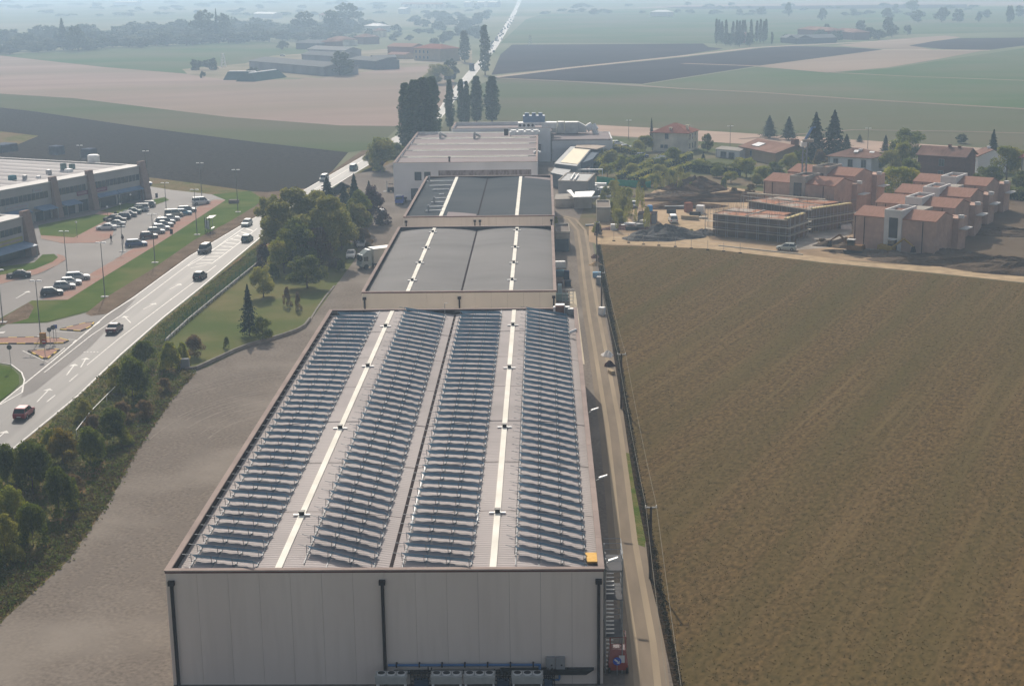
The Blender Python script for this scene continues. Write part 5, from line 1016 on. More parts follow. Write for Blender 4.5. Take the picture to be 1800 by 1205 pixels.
# lorries
def lorry(loc, rz, label, cabm, boxm, boxlen=8.5, simple=False):
    r = thing('lorry', label, 'lorry', loc, rz)
    MB().hull8([(0,-1.2,.55),(2.1,-1.2,.55),(2.1,1.2,.55),(0,1.2,.55)], [(0,-1.15,2.75),(1.85,-1.1,2.75),(1.85,1.1,2.75),(0,1.15,2.75)]).hull8([(0,-1.1,2.751),(1.7,-1.0,2.751),(1.7,1.0,2.751),(0,1.1,2.751)],[(0,-1.1,3.6),(.5,-.9,3.6),(.5,.9,3.6),(0,1.1,3.6)]).build('cab', cabm, r)
    MB().hull8([(2.03,-1.05,1.6),(2.1,-1.05,1.6),(2.1,1.05,1.6),(2.03,1.05,1.6)],[(1.89,-1.0,2.5),(1.95,-1.0,2.5),(1.95,1.0,2.5),(1.89,1.0,2.5)]).box(.7,-1.22,1.6,1.6,-1.18,2.4).box(.7,1.18,1.6,1.6,1.22,2.4).build('window', M_cg, r)
    bx = MB().box(-boxlen-.4,-1.25,1.0,-.4,1.25,3.75).build('cargo_box', boxm, r)
    MB().box(-boxlen-.4,-.5,.6,1.8,.5,1.0).build('chassis', M_black, r)
    for x in (1.15,-boxlen+1.0,-boxlen+2.2,-1.2):
        for s in (-1,1): MB().tube((x,s*.9,.5),(x,s*1.22,.5),.5,n=16).build('wheel', M_tyre, r)
    if not simple:
        for s in (-1,1): MB().box(2.08,s*.8-.2,.75,2.13,s*.8+.2,.95).build('headlight', M_hl, r)
        mk = mat('faded_blue_print',(.2,.24,.33)); q = MB()
        for i in range(9): q.box(-boxlen+1+i*.5,-1.27,2.5,-boxlen+1.35+i*.5,-1.252,2.8)
        for i in range(6): q.box(-boxlen+1.8+i*.5,-1.27,1.7,-boxlen+2.15+i*.5,-1.252,2.0)
        q.build('lettering', mk, bx)
        for s in (-1,1): MB().box(2.0,s*1.35-.1,1.9,2.1,s*1.35+.1,2.6).build('mirror', M_black, r)
p = P(643,472); lorry((p.x+.6,p.y+.5,.032), math.radians(212), 'grey-white lorry with cream box roof parked left of the second warehouse', paint('lorry_grey',(.33,.38,.38)), mat('lorry_box',(.58,.55,.5),(.5,.48,.44),scale=.5,rough=.5), 6.5)
p = P(830,123); lorry((p.x,p.y,ZR), rd2, 'dark lorry heading away on the far road by the tall poplar', PM['grey'], mat('dark_tarp',(.07,.08,.11)), 9, True)
p = P(712,358); r = thing('blue_truck', 'small blue flatbed truck parked at the left corner of the white factory', 'truck', (p.x-1,p.y,.032), math.radians(-96))
MB().hull8([(.6,-.95,.5),(2.4,-.95,.5),(2.4,.95,.5),(.6,.95,.5)],[(.7,-.9,2.1),(2.0,-.85,2.1),(2.0,.85,2.1),(.7,.9,2.1)]).build('cab', paint('truck_blue',(.02,.06,.38)), r); MB().box(-2.8,-1,.8,.5,1,1.2).build('flatbed', M_dark, r); MB().box(1.0,-.6,2.101,1.8,.6,2.25).build('roof_box', M_white, r)
MB().hull8([(2.3,-.8,1.35),(2.36,-.8,1.35),(2.36,.8,1.35),(2.3,.8,1.35)],[(2.08,-.75,2.0),(2.14,-.75,2.0),(2.14,.75,2.0),(2.08,.75,2.0)]).build('window', M_cg, r)
for x in (1.6,-1.9):
    for s in (-1,1): MB().tube((x,s*.75,.38),(x,s*.98,.38),.38,n=14).build('wheel', M_tyre, r)
p = P(687,337); r = thing('forklift', 'dark forklift standing by the left wall of the white factory', 'forklift', (p.x,p.y,.03), math.radians(200))
MB().box(-1,-.55,.35,.8,.55,1.1).box(-.6,-.5,1.9,.4,.5,2.0).build('body', M_dark, r); MB().box(.9,-.4,.1,1.0,-.3,2.8).box(.9,.3,.1,1.0,.4,2.8).box(1.0,-.4,.1,2.0,-.25,.18).box(1.0,.25,.1,2.0,.4,.18).build('mast', M_steel, r)
for s in (-1,1): MB().tube((-.6,s*.4,.3),(-.6,s*.6,.3),.3,n=12).tube((.6,s*.4,.3),(.6,s*.6,.3),.3,n=12).build('wheel', M_tyre, r)

# ------------------------------------------------------------------ people
def person(px_, py_, label, rz, topc, legc):
    p = P(px_, py_); pr = thing('person', label, 'person', (p.x,p.y,.055), rz)
    me = bpy.data.meshes.new('body'); J = dict(pel=(0,0,.95),sp=(0,0,1.2),ch=(0,.02,1.42),nk=(0,.02,1.52),hd=(0,.04,1.62),ht=(0,.03,1.74),lh=(-.1,0,.9),lk=(-.11,.14,.5),la=(-.11,.1,.08),lf=(-.11,.27,.04),rh=(.1,0,.9),rk=(.11,-.02,.5),ra=(.11,-.24,.1),rf=(.11,-.1,.04),ls=(-.19,.02,1.40),le=(-.25,-.08,1.13),lw=(-.24,.05,.88),rs=(.19,.02,1.40),re=(.25,.1,1.13),rw=(.22,.22,.93))
    K = list(J); E_ = [('pel','sp'),('sp','ch'),('ch','nk'),('nk','hd'),('hd','ht'),('pel','lh'),('lh','lk'),('lk','la'),('la','lf'),('pel','rh'),('rh','rk'),('rk','ra'),('ra','rf'),('ch','ls'),('ls','le'),('le','lw'),('ch','rs'),('rs','re'),('re','rw')]
    R_ = dict(pel=.16,sp=.15,ch=.17,nk=.06,hd=.1,ht=.07,lh=.1,lk=.065,la=.045,lf=.04,rh=.1,rk=.065,ra=.045,rf=.04,ls=.08,le=.05,lw=.04,rs=.08,re=.05,rw=.04)
    me.from_pydata([J[k] for k in K], [(K.index(a),K.index(b)) for a,b in E_], []); me.materials.append(legc)
    o = bpy.data.objects.new('body', me); COL.objects.link(o); o.parent = pr
    sk_ = o.modifiers.new('s','SKIN'); o.modifiers.new('u','SUBSURF').levels = 1
    for k in K:
        sv = me.skin_vertices[0].data[K.index(k)]; sv.radius = (R_[k], R_[k]*(.75 if k in ('pel','sp','ch') else 1)); sv.use_root = (k == 'pel')
    MB().hull8([(-.21,-.15,.85),(.21,-.15,.85),(.21,.17,.85),(-.21,.17,.85)],[(-.23,-.13,1.46),(.23,-.13,1.46),(.23,.17,1.46),(-.23,.17,1.46)]).build('jacket', topc, pr)
    MB().tube((0,.03,1.66),(0,.02,1.78),.11,.08,n=10).build('hair', mat('dark_hair',(.03,.02,.015)), pr)
person(196,427, 'person in dark coat walking left in the car park', 2.2, mat('dark_coat',(.02,.02,.025)), mat('dark_trousers',(.025,.027,.035)))
person(216,427, 'person in brown jacket standing by the pole in the car park', .3, mat('brown_jacket',(.11,.06,.05)), mat('jeans',(.05,.07,.1)))

# ------------------------------------------------------------------ lamps, poles, signs, fences
def tall_lamp(base, top, label, plinth=True, short=False):
    p = P(*base); h_ = height(base[0], base[1], top); r = thing('street_lamp', label, 'street lamp', (p.x,p.y,.05), 0, 'tall street lamps in the car park' if not short else 'small globe lamps by the lawn')
    MB().tube((0,0,0),(0,0,h_),.10 if not short else .05,.05 if not short else .035,n=8).build('pole', mat('lamp_pole_grey',(.17,.18,.18),rough=.5,metal=.3), r)
    if short: MB().tube((0,0,h_),(0,0,h_+.12),.1,.26,n=10).tube((0,0,h_+.12),(0,0,h_+.34),.26,.1,n=10).build('lamp_head', M_white, r)
    else:
        MB().tube((-.75,0,h_-.02),(.75,0,h_-.02),.035).build('arm', M_steel, r)
        for s in (-1,1): MB().hull8([(s*.55-.4,-.2,h_-.02),(s*.55+.4,-.2,h_-.02),(s*.55+.4,.2,h_-.02),(s*.55-.4,.2,h_-.02)],[(s*.55-.3,-.12,h_+.12),(s*.55+.3,-.12,h_+.12),(s*.55+.3,.12,h_+.12),(s*.55-.3,.12,h_+.12)]).build('lamp_head', M_white, r)
        if plinth: MB().box(-.6,-.45,0,.6,.45,.12).build('plinth', mat('white_plinth',(.6,.58,.56)), r)
for b, t, lb in (((71.6,593),494,'tall twin-headed lamp standing on the long traffic island'),((184.5,522),427,'tall lamp on the grass bank right of the four-car bay'),((272.5,462),377,'tall lamp on the grass bank beside the maroon car'),((346.5,413),334,'tall lamp on the grass bank by the bus shelter'),((418.5,373),299,'tall lamp at the far end of the grass bank'),((119,488),407,'tall lamp in the car park behind the silver estate car'),((5,567),475,'tall lamp at the left edge of the picture'),((355,348),287,'tall lamp at the far corner of the car park'),((293,377),322,'tall lamp between the two rows of cars'),((216,442),398,'shorter lamp beside the two people in the car park')): tall_lamp(b, t, lb)
for b, t, lb in (((190,388),365,'globe lamp at the path between two lawns'),((136,418),392,'globe lamp on the lawn before the left pier'),((231,366),344,'globe lamp in the shade of the long building'),((212,372),360,'globe lamp beside the far lawn')): tall_lamp(b, t, lb, short=True)
for b, t, lb in (((142,284),256,'lamp pole rising behind the long building, left one'),((258,298),266,'lamp pole rising at the right end behind the long building'),((1105,246),212,'lamp pole at the road works left of the cream villa'),((1283,266),222,'wooden-looking lamp pole right of the cream villa'),((1525,262),226,'lamp post in the green field edge behind the white house')): tall_lamp(b, t, lb, plinth=False)
# orange box on island
p = P(76.5,604); boxthing('road_box', 'orange-brown cabinet standing on the long traffic island', 'cabinet', (p.x,p.y,.2), (.9,.5,1.5), mat('orange_cabinet',(.42,.22,.07)))
def roundsign(px_, py_, h_, disc, label, bar=None, name='road_sign'):
    p = P(px_, py_); r = thing(name, label, 'road sign', (p.x,p.y,.06)); MB().tube((0,0,0),(0,0,h_),.04).build('post', M_steel, r)
    d_ = MB().tube((0,-.07,h_-.1),(0,-.045,h_-.1),.36,n=22).build('disc', disc, r)
    if bar: MB().box(-.26,-.085,h_-.16,.26,-.071,h_-.04).build('bar', M_white, d_)
Msr = paint('sign_red', (.38,.02,.02), .5); Msb = mat('sign_back', (.11,.12,.13), rough=.6)
roundsign(80,630,2.6,Msr,'round red no entry sign with white bar on the lower island', True)
roundsign(89,607,2.5,Msb,'round sign seen from behind, left of three on the long island'); roundsign(95.5,603,2.5,Msb,'round sign seen from behind, middle of three on the long island')
p = P(99.5,600); r = thing('road_sign', 'small square blue sign, right of three on the long island', 'road sign', (p.x,p.y,.06)); MB().tube((0,0,0),(0,0,2.6),.04).build('post', M_steel, r); MB().box(-.3,-.07,2.0,.3,-.045,2.6).build('panel', paint('sign_blue2',(.03,.08,.3),.5), r)
roundsign(20,648,3.2,Msb,'large round sign seen from behind at the left corner lawn')
# bus shelter and info pillars
p = P(372,405); r = thing('bus_shelter', 'slim bus shelter with tilted white roof on the roadside grass', 'shelter', (p.x,p.y,.05), rd)
for x in (-1.3,1.3):
    MB().tube((x,0,0),(x,0,2.9),.05).build('post', M_steel, r)
MB().hull8([(-1.9,-.8,2.95),(1.9,-.8,2.95),(1.9,.7,2.8),(-1.9,.7,2.8)],[(-1.9,-.8,3.05),(1.9,-.8,3.05),(1.9,.7,2.9),(-1.9,.7,2.9)]).build('roof', M_white, r)
MB().box(-1.2,-.5,.5,1.2,-.1,.6).build('bench', M_white, r)
for k, (x, y) in enumerate(((361,408),(364.5,410),(367.5,407),(370,412))):
    p = P(x, y); r = thing('banner_pole', ORD[k]+' dark banner pole from the left beside the bus shelter', 'pole', (p.x,p.y,.05), 0, 'banner poles by the bus shelter'); MB().tube((0,0,0),(0,0,3.3+.3*(k%2)),.07).build('pole', M_dark, r); 
    if k < 2: MB().box(.08,-.03,.8,.5,.03,2.7).build('banner', mat('pale_banner',(.55,.57,.6)), r)
for x, y, lb in ((301.5,411,'small dark litter bin on the pink walk by the bank'),(203.5,380,'small dark litter bin at the lawn path'),(275.5,347,'small dark litter bin by the end of the long building')):
    p = P(x, y); r = thing('litter_bin', lb, 'bin', (p.x,p.y,.06)); MB().tube((0,0,0),(0,0,.9),.3,.33,n=10).build('bin', M_dark, r); MB().tube((0,0,.901),(0,0,1.0),.35,.2,n=10).build('lid', M_dark, r)
a = P(402,358); tag(MB().box(a.x,a.y,.05,a.x+2.2,a.y+2,.7).box(a.x-.08,a.y-.08,.701,a.x+2.28,a.y+2.08,.8).build('manhole_block', mat('dark_concrete',(.2,.18,.165))), 'low concrete block on the grass at the far car park corner', 'block')
# street-side fence: low white wall with green mesh on top
fp = [P(*q) for q in ((292,600),(330,565),(372,530),(415,495),(457,461))]; r = thing('mesh_fence', 'green mesh fence on a low white wall along the road verge', 'fence', tuple(fp[0]))
mw, mf, mp_ = MB(), MB(), []
for i in range(len(fp)-1):
    a, b = fp[i], fp[i+1]; d_ = (b-a).normalized(); s = Vector((-d_.y,d_.x,0))*.13; Z = lambda z: Vector((0,0,z))
    mw.hull8([a-s,b-s,b+s,a+s],[a-s+Z(.45),b-s+Z(.45),b+s+Z(.45),a+s+Z(.45)])
    n_3 = int((b-a).length/.35)
    for j in range(n_3+1): q = a+(b-a)*(j/n_3); mf.tube(q+Z(.46),q+Z(1.7),.012,n=3)
    for z in (.6,.8,1.0,1.2,1.4,1.68): mf.tube(a+Z(z),b+Z(z),.014,n=3)
    k = int((b-a).length/2.5)
    for j in range(k): mp_.append(a+(b-a)*(j/k))
wb(mw, 'wall', mat('white_low_wall',(.5,.48,.46),(.4,.385,.37),scale=.5), r); wb(mf, 'mesh', mat('fence_green',(.02,.10,.06)), r)
for q in mp_: wb(MB().tube(q+Vector((0,0,.46)), q+Vector((0,0,1.8)), .04), 'post', MATS['fence_green'], r)
gp = [P(*q) for q in ((325,652),(345,650),(380,634),(412,619),(440,608),(470,600),(500,591),(522,583),(536,575),(545,563),(556,545),(572,522),(588,503))]
r = thing('garden_wall', 'low curved concrete wall between the lawn and the gravel yard', 'wall', tuple(gp[1])); 
for i in range(len(gp)-1):
    a, b = gp[i], gp[i+1]; d_ = (b-a).normalized(); s = Vector((-d_.y,d_.x,0))*.15; Z = lambda z: Vector((0,0,z)); h_ = .55 if i < 9 else .18
    wb(MB().hull8([a-s,b-s,b+s,a+s],[a-s+Z(h_),b-s+Z(h_),b+s+Z(h_),a+s+Z(h_)]), 'wall_section', mat('rough_concrete',(.27,.25,.225),(.2,.185,.17),scale=.8), r)
p = P(324,648); boxthing('junction_box', 'grey cabinet among the bushes at the end of the curved wall', 'cabinet', (p.x,p.y,0), (1.5,.7,1.5), mat('cabinet_grey2',(.27,.28,.29)))
fp = [P(*q) for q in ((135,768),(160,735),(188,706),(212,682))]; r = thing('guard_kerb', 'thin white rail running through the roadside scrub', 'rail', tuple(fp[0])); mb = MB()
for i in range(3): mb.tube(fp[i]+Vector((0,0,.9)), fp[i+1]+Vector((0,0,.9)), .05)
wb(mb, 'rail', M_white, r)
for q in fp: wb(MB().tube(q, q+Vector((0,0,.95)), .04), 'post', M_white, r)
# overhead line
M_wood = mat('weathered_pole', (.075,.06,.05), (.11,.09,.075), scale=3, rough=.9)
poles = [(P(1143,1017), 6.9, 'nearest wooden utility pole beside the stubble field'),(P(1092,718), 7.1, 'second utility pole from the camera along the field edge'),(P(1057.5,541), 5.9, 'third utility pole, near the pale sacks on the field edge'),(P(1049,461), 7.6, 'farthest utility pole at the corner of the stubble field')]
pe = P(1215,1640); tops = [Vector((pe.x,pe.y,6.9))]
for (p, h_, lb) in poles:
    r = thing('utility_pole', lb, 'pole', (p.x,p.y,0), 0, 'wooden utility poles along the field'); MB().tube((0,0,0),(0,0,h_),.14,.10,n=8).build('pole', M_wood, r)
    MB().box(-.55,-.04,h_-.12,.55,.04,h_).build('crossarm', M_steel, r)
    for s in (-.48,.48): MB().tube((s,0,h_),(s,0,h_+.16),.05,n=6).build('insulator', M_white, r)
    tops.append(Vector((p.x,p.y,h_+.14)))
tops.append(Vector((P(1052,300).x, P(1052,300).y, 7.5)))
M_wire = mat('pale_cable', (.26,.24,.2), rough=.9)
for s, lb in ((-.48,'left overhead cable strung between the utility poles'),(.48,'right overhead cable strung between the utility poles')):
    mb = MB()
    for i in range(len(tops)-2):
        a, b = tops[i]+Vector((s,0,0)), tops[i+1]+Vector((s,0,0)); prev = a
        for k in range(1, 11):
            t = k/10; q = a+(b-a)*t; q.z -= .5*4*t*(1-t); mb.tube(prev, q, .02, n=5); prev = q
    tag(mb.build('overhead_cable', M_wire), lb, 'cable')
# site fence posts along the field
for k, (x, y) in enumerate(((1079,424),(1105,427),(1131,430),(1158,432),(1187,434),(1215,437),(1244,440),(1272,442),(1301,445))):
    p = P(x, y); r = thing('fence_post', ORD[k]+' thin metal post from the left along the edge of the stubble field', 'post', (p.x,p.y,.05), 0, 'thin fence posts between site and field'); MB().tube((0,0,0),(0,0,1.9),.035,n=5).build('post', M_steel, r); MB().box(-.3,-.2,0,.3,.2,.14).build('foot', M_dark, r)
fpp = [P(*q) for q in ((1079,424),(1158,432),(1301,445))]; mb = MB()
for z in (1.0,1.8):
    for i in range(2): mb.tube(fpp[i]+Vector((0,0,z)), fpp[i+1]+Vector((0,0,z)), .012, n=3)
tag(mb.build('fence_wire', M_steel), 'two thin wires strung along the posts at the field edge', 'wire')
# ================================================================== vegetation
def leafmat(n, a, b, c=None, tr=.45):
    return mat(n, a, b, scale=1.1, rough=.75, c3=c, scale3=.35, lo3=.5, hi3=.72, transl=tr, spec=.15, objrand=.18, detail=3)
L_dark = leafmat('leaf_dark', (0.068,0.095,0.013), (0.144,0.173,0.023), (0.317,0.310,0.045))
L_mid = leafmat('leaf_mid', (0.135,0.166,0.018), (0.269,0.276,0.039), (0.538,0.430,0.071))
L_olive = leafmat('leaf_olive', (0.243,0.247,0.047), (0.319,0.288,0.065), (0.183,0.214,0.040))
L_yel = leafmat('leaf_yellowing', (.19,.16,.02), (.28,.19,.015), (.09,.11,.02))
L_brown = leafmat('leaf_russet', (0.156,0.107,0.055), (0.208,0.143,0.065), (0.104,0.111,0.046))
L_purp = leafmat('leaf_purple', (0.052,0.036,0.044), (0.072,0.049,0.052), None)
L_pop = leafmat('leaf_poplar', (0.047,0.086,0.034), (0.065,0.107,0.042), (0.085,0.117,0.047))
L_con = leafmat('needle_green', (0.023,0.049,0.029), (0.034,0.065,0.036), None, .15)
L_far = leafmat('leaf_far', (0.058,0.085,0.039), (0.091,0.111,0.046), None, .2)
M_bark = mat('bark', (.09,.07,.055), (.13,.105,.085), scale=3, rough=.95)
def leafmesh(name, C, Nn, size, rng, m_):
    """C: leaf centres, Nn: rough normals; small folded quads"""
    n = len(C); r = rng.normal(size=(n,3)); nn = Nn*.75+r*.65; nn /= np.linalg.norm(nn, axis=1, keepdims=True)+1e-9
    a = np.cross(nn, rng.normal(size=(n,3))); a /= np.linalg.norm(a, axis=1, keepdims=True)+1e-9; b = np.cross(nn, a)
    s = size*rng.uniform(.6, 1.35, (n,1)); e = rng.uniform(.5, .8, (n,1))
    V = np.stack([C-a*s, C-b*s*e+nn*s*.12, C+a*s, C+b*s*e+nn*s*.12], 1).reshape(-1,3)
    me = bpy.data.meshes.new(name); me.vertices.add(4*n); me.vertices.foreach_set('co', V.ravel()); me.loops.add(4*n); me.loops.foreach_set('vertex_index', np.arange(4*n))
    me.polygons.add(n); me.polygons.foreach_set('loop_start', np.arange(0,4*n,4)); me.polygons.foreach_set('loop_total', np.full(n,4)); me.update(); me.materials.append(m_); return me
def crownpts(kind, n, H_, R_, rng):
    """points and normals of a crown H_ tall, R_ wide, base at z = 0"""
    C, N_ = [], []
    if kind in ('round','tall','bush','ragged'):
        nl = {'round':22,'tall':26,'bush':18,'ragged':30}[kind]; z0 = {'round':.18,'tall':.12,'bush':0,'ragged':.05}[kind]
        lumps = []
        for k in range(nl):
            t = rng.uniform(0, 1)**.8; ang = rng.uniform(0, 2*math.pi)
            prof = {'round':math.sin(math.pi*(.18+.75*t))**.6,'tall':math.sin(math.pi*(.15+.78*t))**.7,'bush':math.sqrt(max(.05,1-t**2)),'ragged':math.sqrt(max(.05,1-t**1.6))}[kind]
            rr_ = rng.uniform(.35,.78)*prof; lr = rng.uniform(.2,.38)*(1.1-.35*t)*(.85 if kind == 'ragged' else 1)
            lumps.append((rr_*math.cos(ang)*R_, rr_*math.sin(ang)*R_, (z0+(1-z0)*t*.88)*H_, lr*R_, lr*min(R_*1.0, H_*.55)))
        lumps.append((0,0,H_*.62,R_*.5,H_*.28)); w_ = np.array([l[3]**2 for l in lumps]); w_ /= w_.sum()
        ks = rng.choice(len(lumps), n, p=w_); Lm = np.array(lumps)[ks]
        d = rng.normal(size=(n,3)); d /= np.linalg.norm(d, axis=1, keepdims=True); rad = rng.uniform(.35,1.08,(n,1))**.55
        C = np.stack([Lm[:,0],Lm[:,1],Lm[:,2]],1)+d*rad*np.stack([Lm[:,3],Lm[:,3],Lm[:,4]],1); N_ = d
        C[:,2] = np.maximum(C[:,2], .05)
    elif kind == 'poplar':
        t = rng.uniform(0,1,n)**.9; prof = np.sin(np.pi*np.clip(.06+.9*t,0,1))**.45*(1-.35*t); ang = rng.uniform(0,2*np.pi,n)
        wob = 1+.22*np.sin(ang*3+t*17)+.15*np.sin(ang*5-t*31)+.12*np.sin(t*60); rad = R_*prof*wob*rng.uniform(.4,1,n)**.5
        C = np.stack([rad*np.cos(ang)+.12*R_*np.sin(t*9), rad*np.sin(ang), .04*H_+t*.96*H_],1); N_ = np.stack([np.cos(ang),np.sin(ang),np.full(n,.35)],1)
    elif kind == 'conifer':
        t = rng.uniform(0,1,n)**1.35; ang = rng.uniform(0,2*np.pi,n); lay = 13; ph = (t*lay) % 1
        arms = (1+.3*np.cos(ang*5+np.floor(t*lay)*2.3))*(.72+.5*np.abs(np.sin(np.floor(t*lay)*1.9+ang*1.5))); rad = R_*(1-t**1.25)**.95*(.5+.5*(1-ph))*arms*rng.uniform(.25,1,n)**.5
        C = np.stack([rad*np.cos(ang), rad*np.sin(ang), .06*H_+t*.94*H_-rad*.12],1); N_ = np.stack([np.cos(ang)*.5,np.sin(ang)*.5,np.full(n,.8)],1)
    return C, N_
def make_tree(name, kind, leaf, H_, R_, n, size, seed, trunk_frac=.3, tr=.22):
    rng = np.random.default_rng(seed); r = thing(name, 'tree', 'tree'); C, N_ = crownpts(kind, n, H_*(1-trunk_frac), R_, rng); C[:,2] += H_*trunk_frac
    me = leafmesh('crown', C, N_, size, rng, leaf); o = bpy.data.objects.new('crown', me); COL.objects.link(o); o.parent = r
    mb = MB(); top = H_*(trunk_frac+(1-trunk_frac)*(.55 if kind not in ('poplar','conifer') else .9)); mb.tube((0,0,-.1),(R_*.03,0,H_*trunk_frac+.2),tr,tr*.75,n=8); mb.tube((R_*.03,0,H_*trunk_frac+.2),(0,0,top),tr*.75,tr*.2,n=7)
    if kind not in ('poplar','conifer'):
        for k in range(7):
            a = rng.uniform(0,2*math.pi); z = H_*(trunk_frac+.05+.35*rng.random()*(1-trunk_frac)); rr_ = R_*rng.uniform(.4,.75); mb.tube((0,0,z),(rr_*math.cos(a),rr_*math.sin(a),z+H_*rng.uniform(.12,.3)),tr*.4,tr*.1,n=5)
    mb.build('trunk', M_bark, r)
    return r
TP = {}
def proto_tree(key, *a, **k):
    r = make_tree(*a, **k); TP[key] = (snap(r), r, a[3], a[4]); return r
used = set()
proto_tree('round', 'tree','round',L_mid,9,4,7500,.17,1,.05)
proto_tree('round2', 'tree','round',L_olive,9,4,7000,.18,2,.05)
proto_tree('rounddark', 'tree','round',L_dark,9,4,7500,.17,3,.03)
proto_tree('tall', 'tree','tall',L_olive,12,4,9500,.2,4,.10)
proto_tree('tall2', 'tree','tall',L_olive,12,4,8500,.2,5,.08)
proto_tree('brown', 'shrub','bush',L_brown,4,3,4200,.13,6,.04,tr=.08)
proto_tree('purple', 'shrub','bush',L_purp,5,3,4200,.15,7,.04,tr=.08)
proto_tree('bush', 'bush','ragged',L_mid,4.5,3,6500,.12,8,.03,tr=.08)
proto_tree('bushd', 'bush','ragged',L_dark,5,3.2,8500,.12,9,.03,tr=.08)
proto_tree('bushy', 'bush','ragged',L_yel,4.5,3,6500,.12,10,.03,tr=.08)
proto_tree('busho', 'bush','ragged',L_olive,4.5,3,5500,.12,11,.03,tr=.08)
proto_tree('scrub', 'bush','ragged',L_brown,2.6,2.4,2600,.12,12,.02,tr=.06)
proto_tree('poplar', 'poplar','poplar',L_pop,20,2.0,6000,.26,13,.04,tr=.3)
proto_tree('poplar2', 'poplar','poplar',L_pop,20,1.9,5600,.26,14,.05,tr=.3)
proto_tree('conifer', 'fir_tree','conifer',L_con,11,3,5200,.2,15,.06,tr=.2)
proto_tree('conifer2', 'fir_tree','conifer',L_con,11,3.2,4800,.22,16,.06,tr=.2)
proto_tree('sapling', 'sapling','poplar',L_olive,4.5,.7,700,.11,17,.15,tr=.05)
proto_tree('far', 'tree','round',L_far,11,5.5,1600,.5,18,.02,tr=.3)
proto_tree('fartall', 'tree','tall',L_far,16,5,1900,.55,19,.02,tr=.3)
proto_tree('farcon', 'fir_tree','conifer',L_con,18,4.5,1200,.5,20,.05,tr=.3)
proto_tree('farpop', 'poplar','poplar',L_far,20,2.2,1200,.5,21,.05,tr=.3)
proto_tree('farbush', 'bush','bush',L_far,5,4.5,900,.45,22,.03,tr=.2)
trng = random.Random(3)
def tree(key, bx, by, top, rpx, label, group=None, dist=None, h=None, name=None, cat=None):
    """base pixel, top pixel row and crown half-width in pixels"""
    tree_, root, H_, R_ = TP[key]; p = P(bx, by); hh = h or height(bx, by, top); rr_ = rpx*mpx(bx, by)*(1.2 if key in ('round','round2','rounddark','tall','tall2','far','fartall','farbush','purple','brown') else (.95 if 'bush' in key or key == 'scrub' else 1.1))
    sc = (rr_/R_, rr_/R_, hh/H_)
    if key not in used: used.add(key); r = root; r.location = p; r.scale = sc; r.rotation_euler = (0,0,trng.uniform(0,6.28)); r['label'] = label
    else: r = dup(tree_, None, p, trng.uniform(0,6.28), label, None, sc)
    if group: r['group'] = group
    if 'bush' in key or key in ('brown','purple','scrub'): r['category'] = 'bush'
    if cat: r['category'] = cat
    return r
# cluster between road and yard
for a in (('tall2',478,432,337,27,'leafy tree at the left end of the roadside cluster, road showing through it'),('tall',515,438,326,38,'tallest olive-green tree in the roadside cluster'),('tall2',549,436,332,38,'broad green tree in the middle of the roadside cluster'),('tall',580,462,340,38,'pale olive tree with a long visible trunk at the front right of the cluster'),
  ('rounddark',520,474,385,40,'dark shadowed tree low in the middle of the cluster'),('brown',560,470,398,34,'russet bush below the middle of the cluster'),('round2',600,440,362,32,'olive tree at the right side of the cluster beside the parked cars'),('tall2',628,425,352,24,'small green tree just behind the white parked cars'),
  ('rounddark',540,506,447,34,'dense round dark-green tree standing alone on the lawn edge'),('purple',463,470,428,15,'dark purple bush at the left foot of the cluster'),('conifer',577,385,312,24,'dark fir at the back left of the cluster, against the road'),('conifer2',606,385,322,17,'narrow dark fir between two others behind the cluster'),
  ('conifer',625,397,306,19,'tallest pointed fir behind the cluster'),('purple',655,395,328,30,'brownish purple shrub mass left of the dark blue van'),('rounddark',632,410,335,26,'dark tree behind the small green one by the yard'),('conifer2',650,372,318,12,'thin fir tip above the purple shrubs'),
  ('brown',640,432,400,17,'small russet shrub at the yard edge by the second parked car'),('round2',463,522,466,22,'bushy olive tree on the lawn near the mesh fence'),('conifer',439,590,500,16,'ragged blue-green fir in the middle of the lawn'),('rounddark',462,600,556,18,'rounded dark shrub right of the lawn fir'),
  ('bushd',399,612,590,7,'tiny ball-shaped shrub on the lawn by the curved wall'),('brown',505,538,503,8,'small bare reddish tree on the lawn, left one'),('brown',524,545,512,7,'small bare reddish tree on the lawn, right one'),
  ('bushd',600,478,455,12,'low dark bush beside the near white car'),('bushd',480,490,462,14,'low dark bush at the cluster foot behind the lawn tree')): tree(*a)
for a in (('tall',497,455,350,34,'olive tree leaning over the road side of the cluster'),('round2',545,465,372,36,'low olive crown at the centre front of the cluster'),('tall2',590,425,345,30,'olive crown behind the tree with the visible trunk'),('round',500,480,415,26,'green understorey tree at the left front of the cluster'),('tall',565,425,330,30,'yellow-green crown at the top centre of the cluster')): tree(*a)
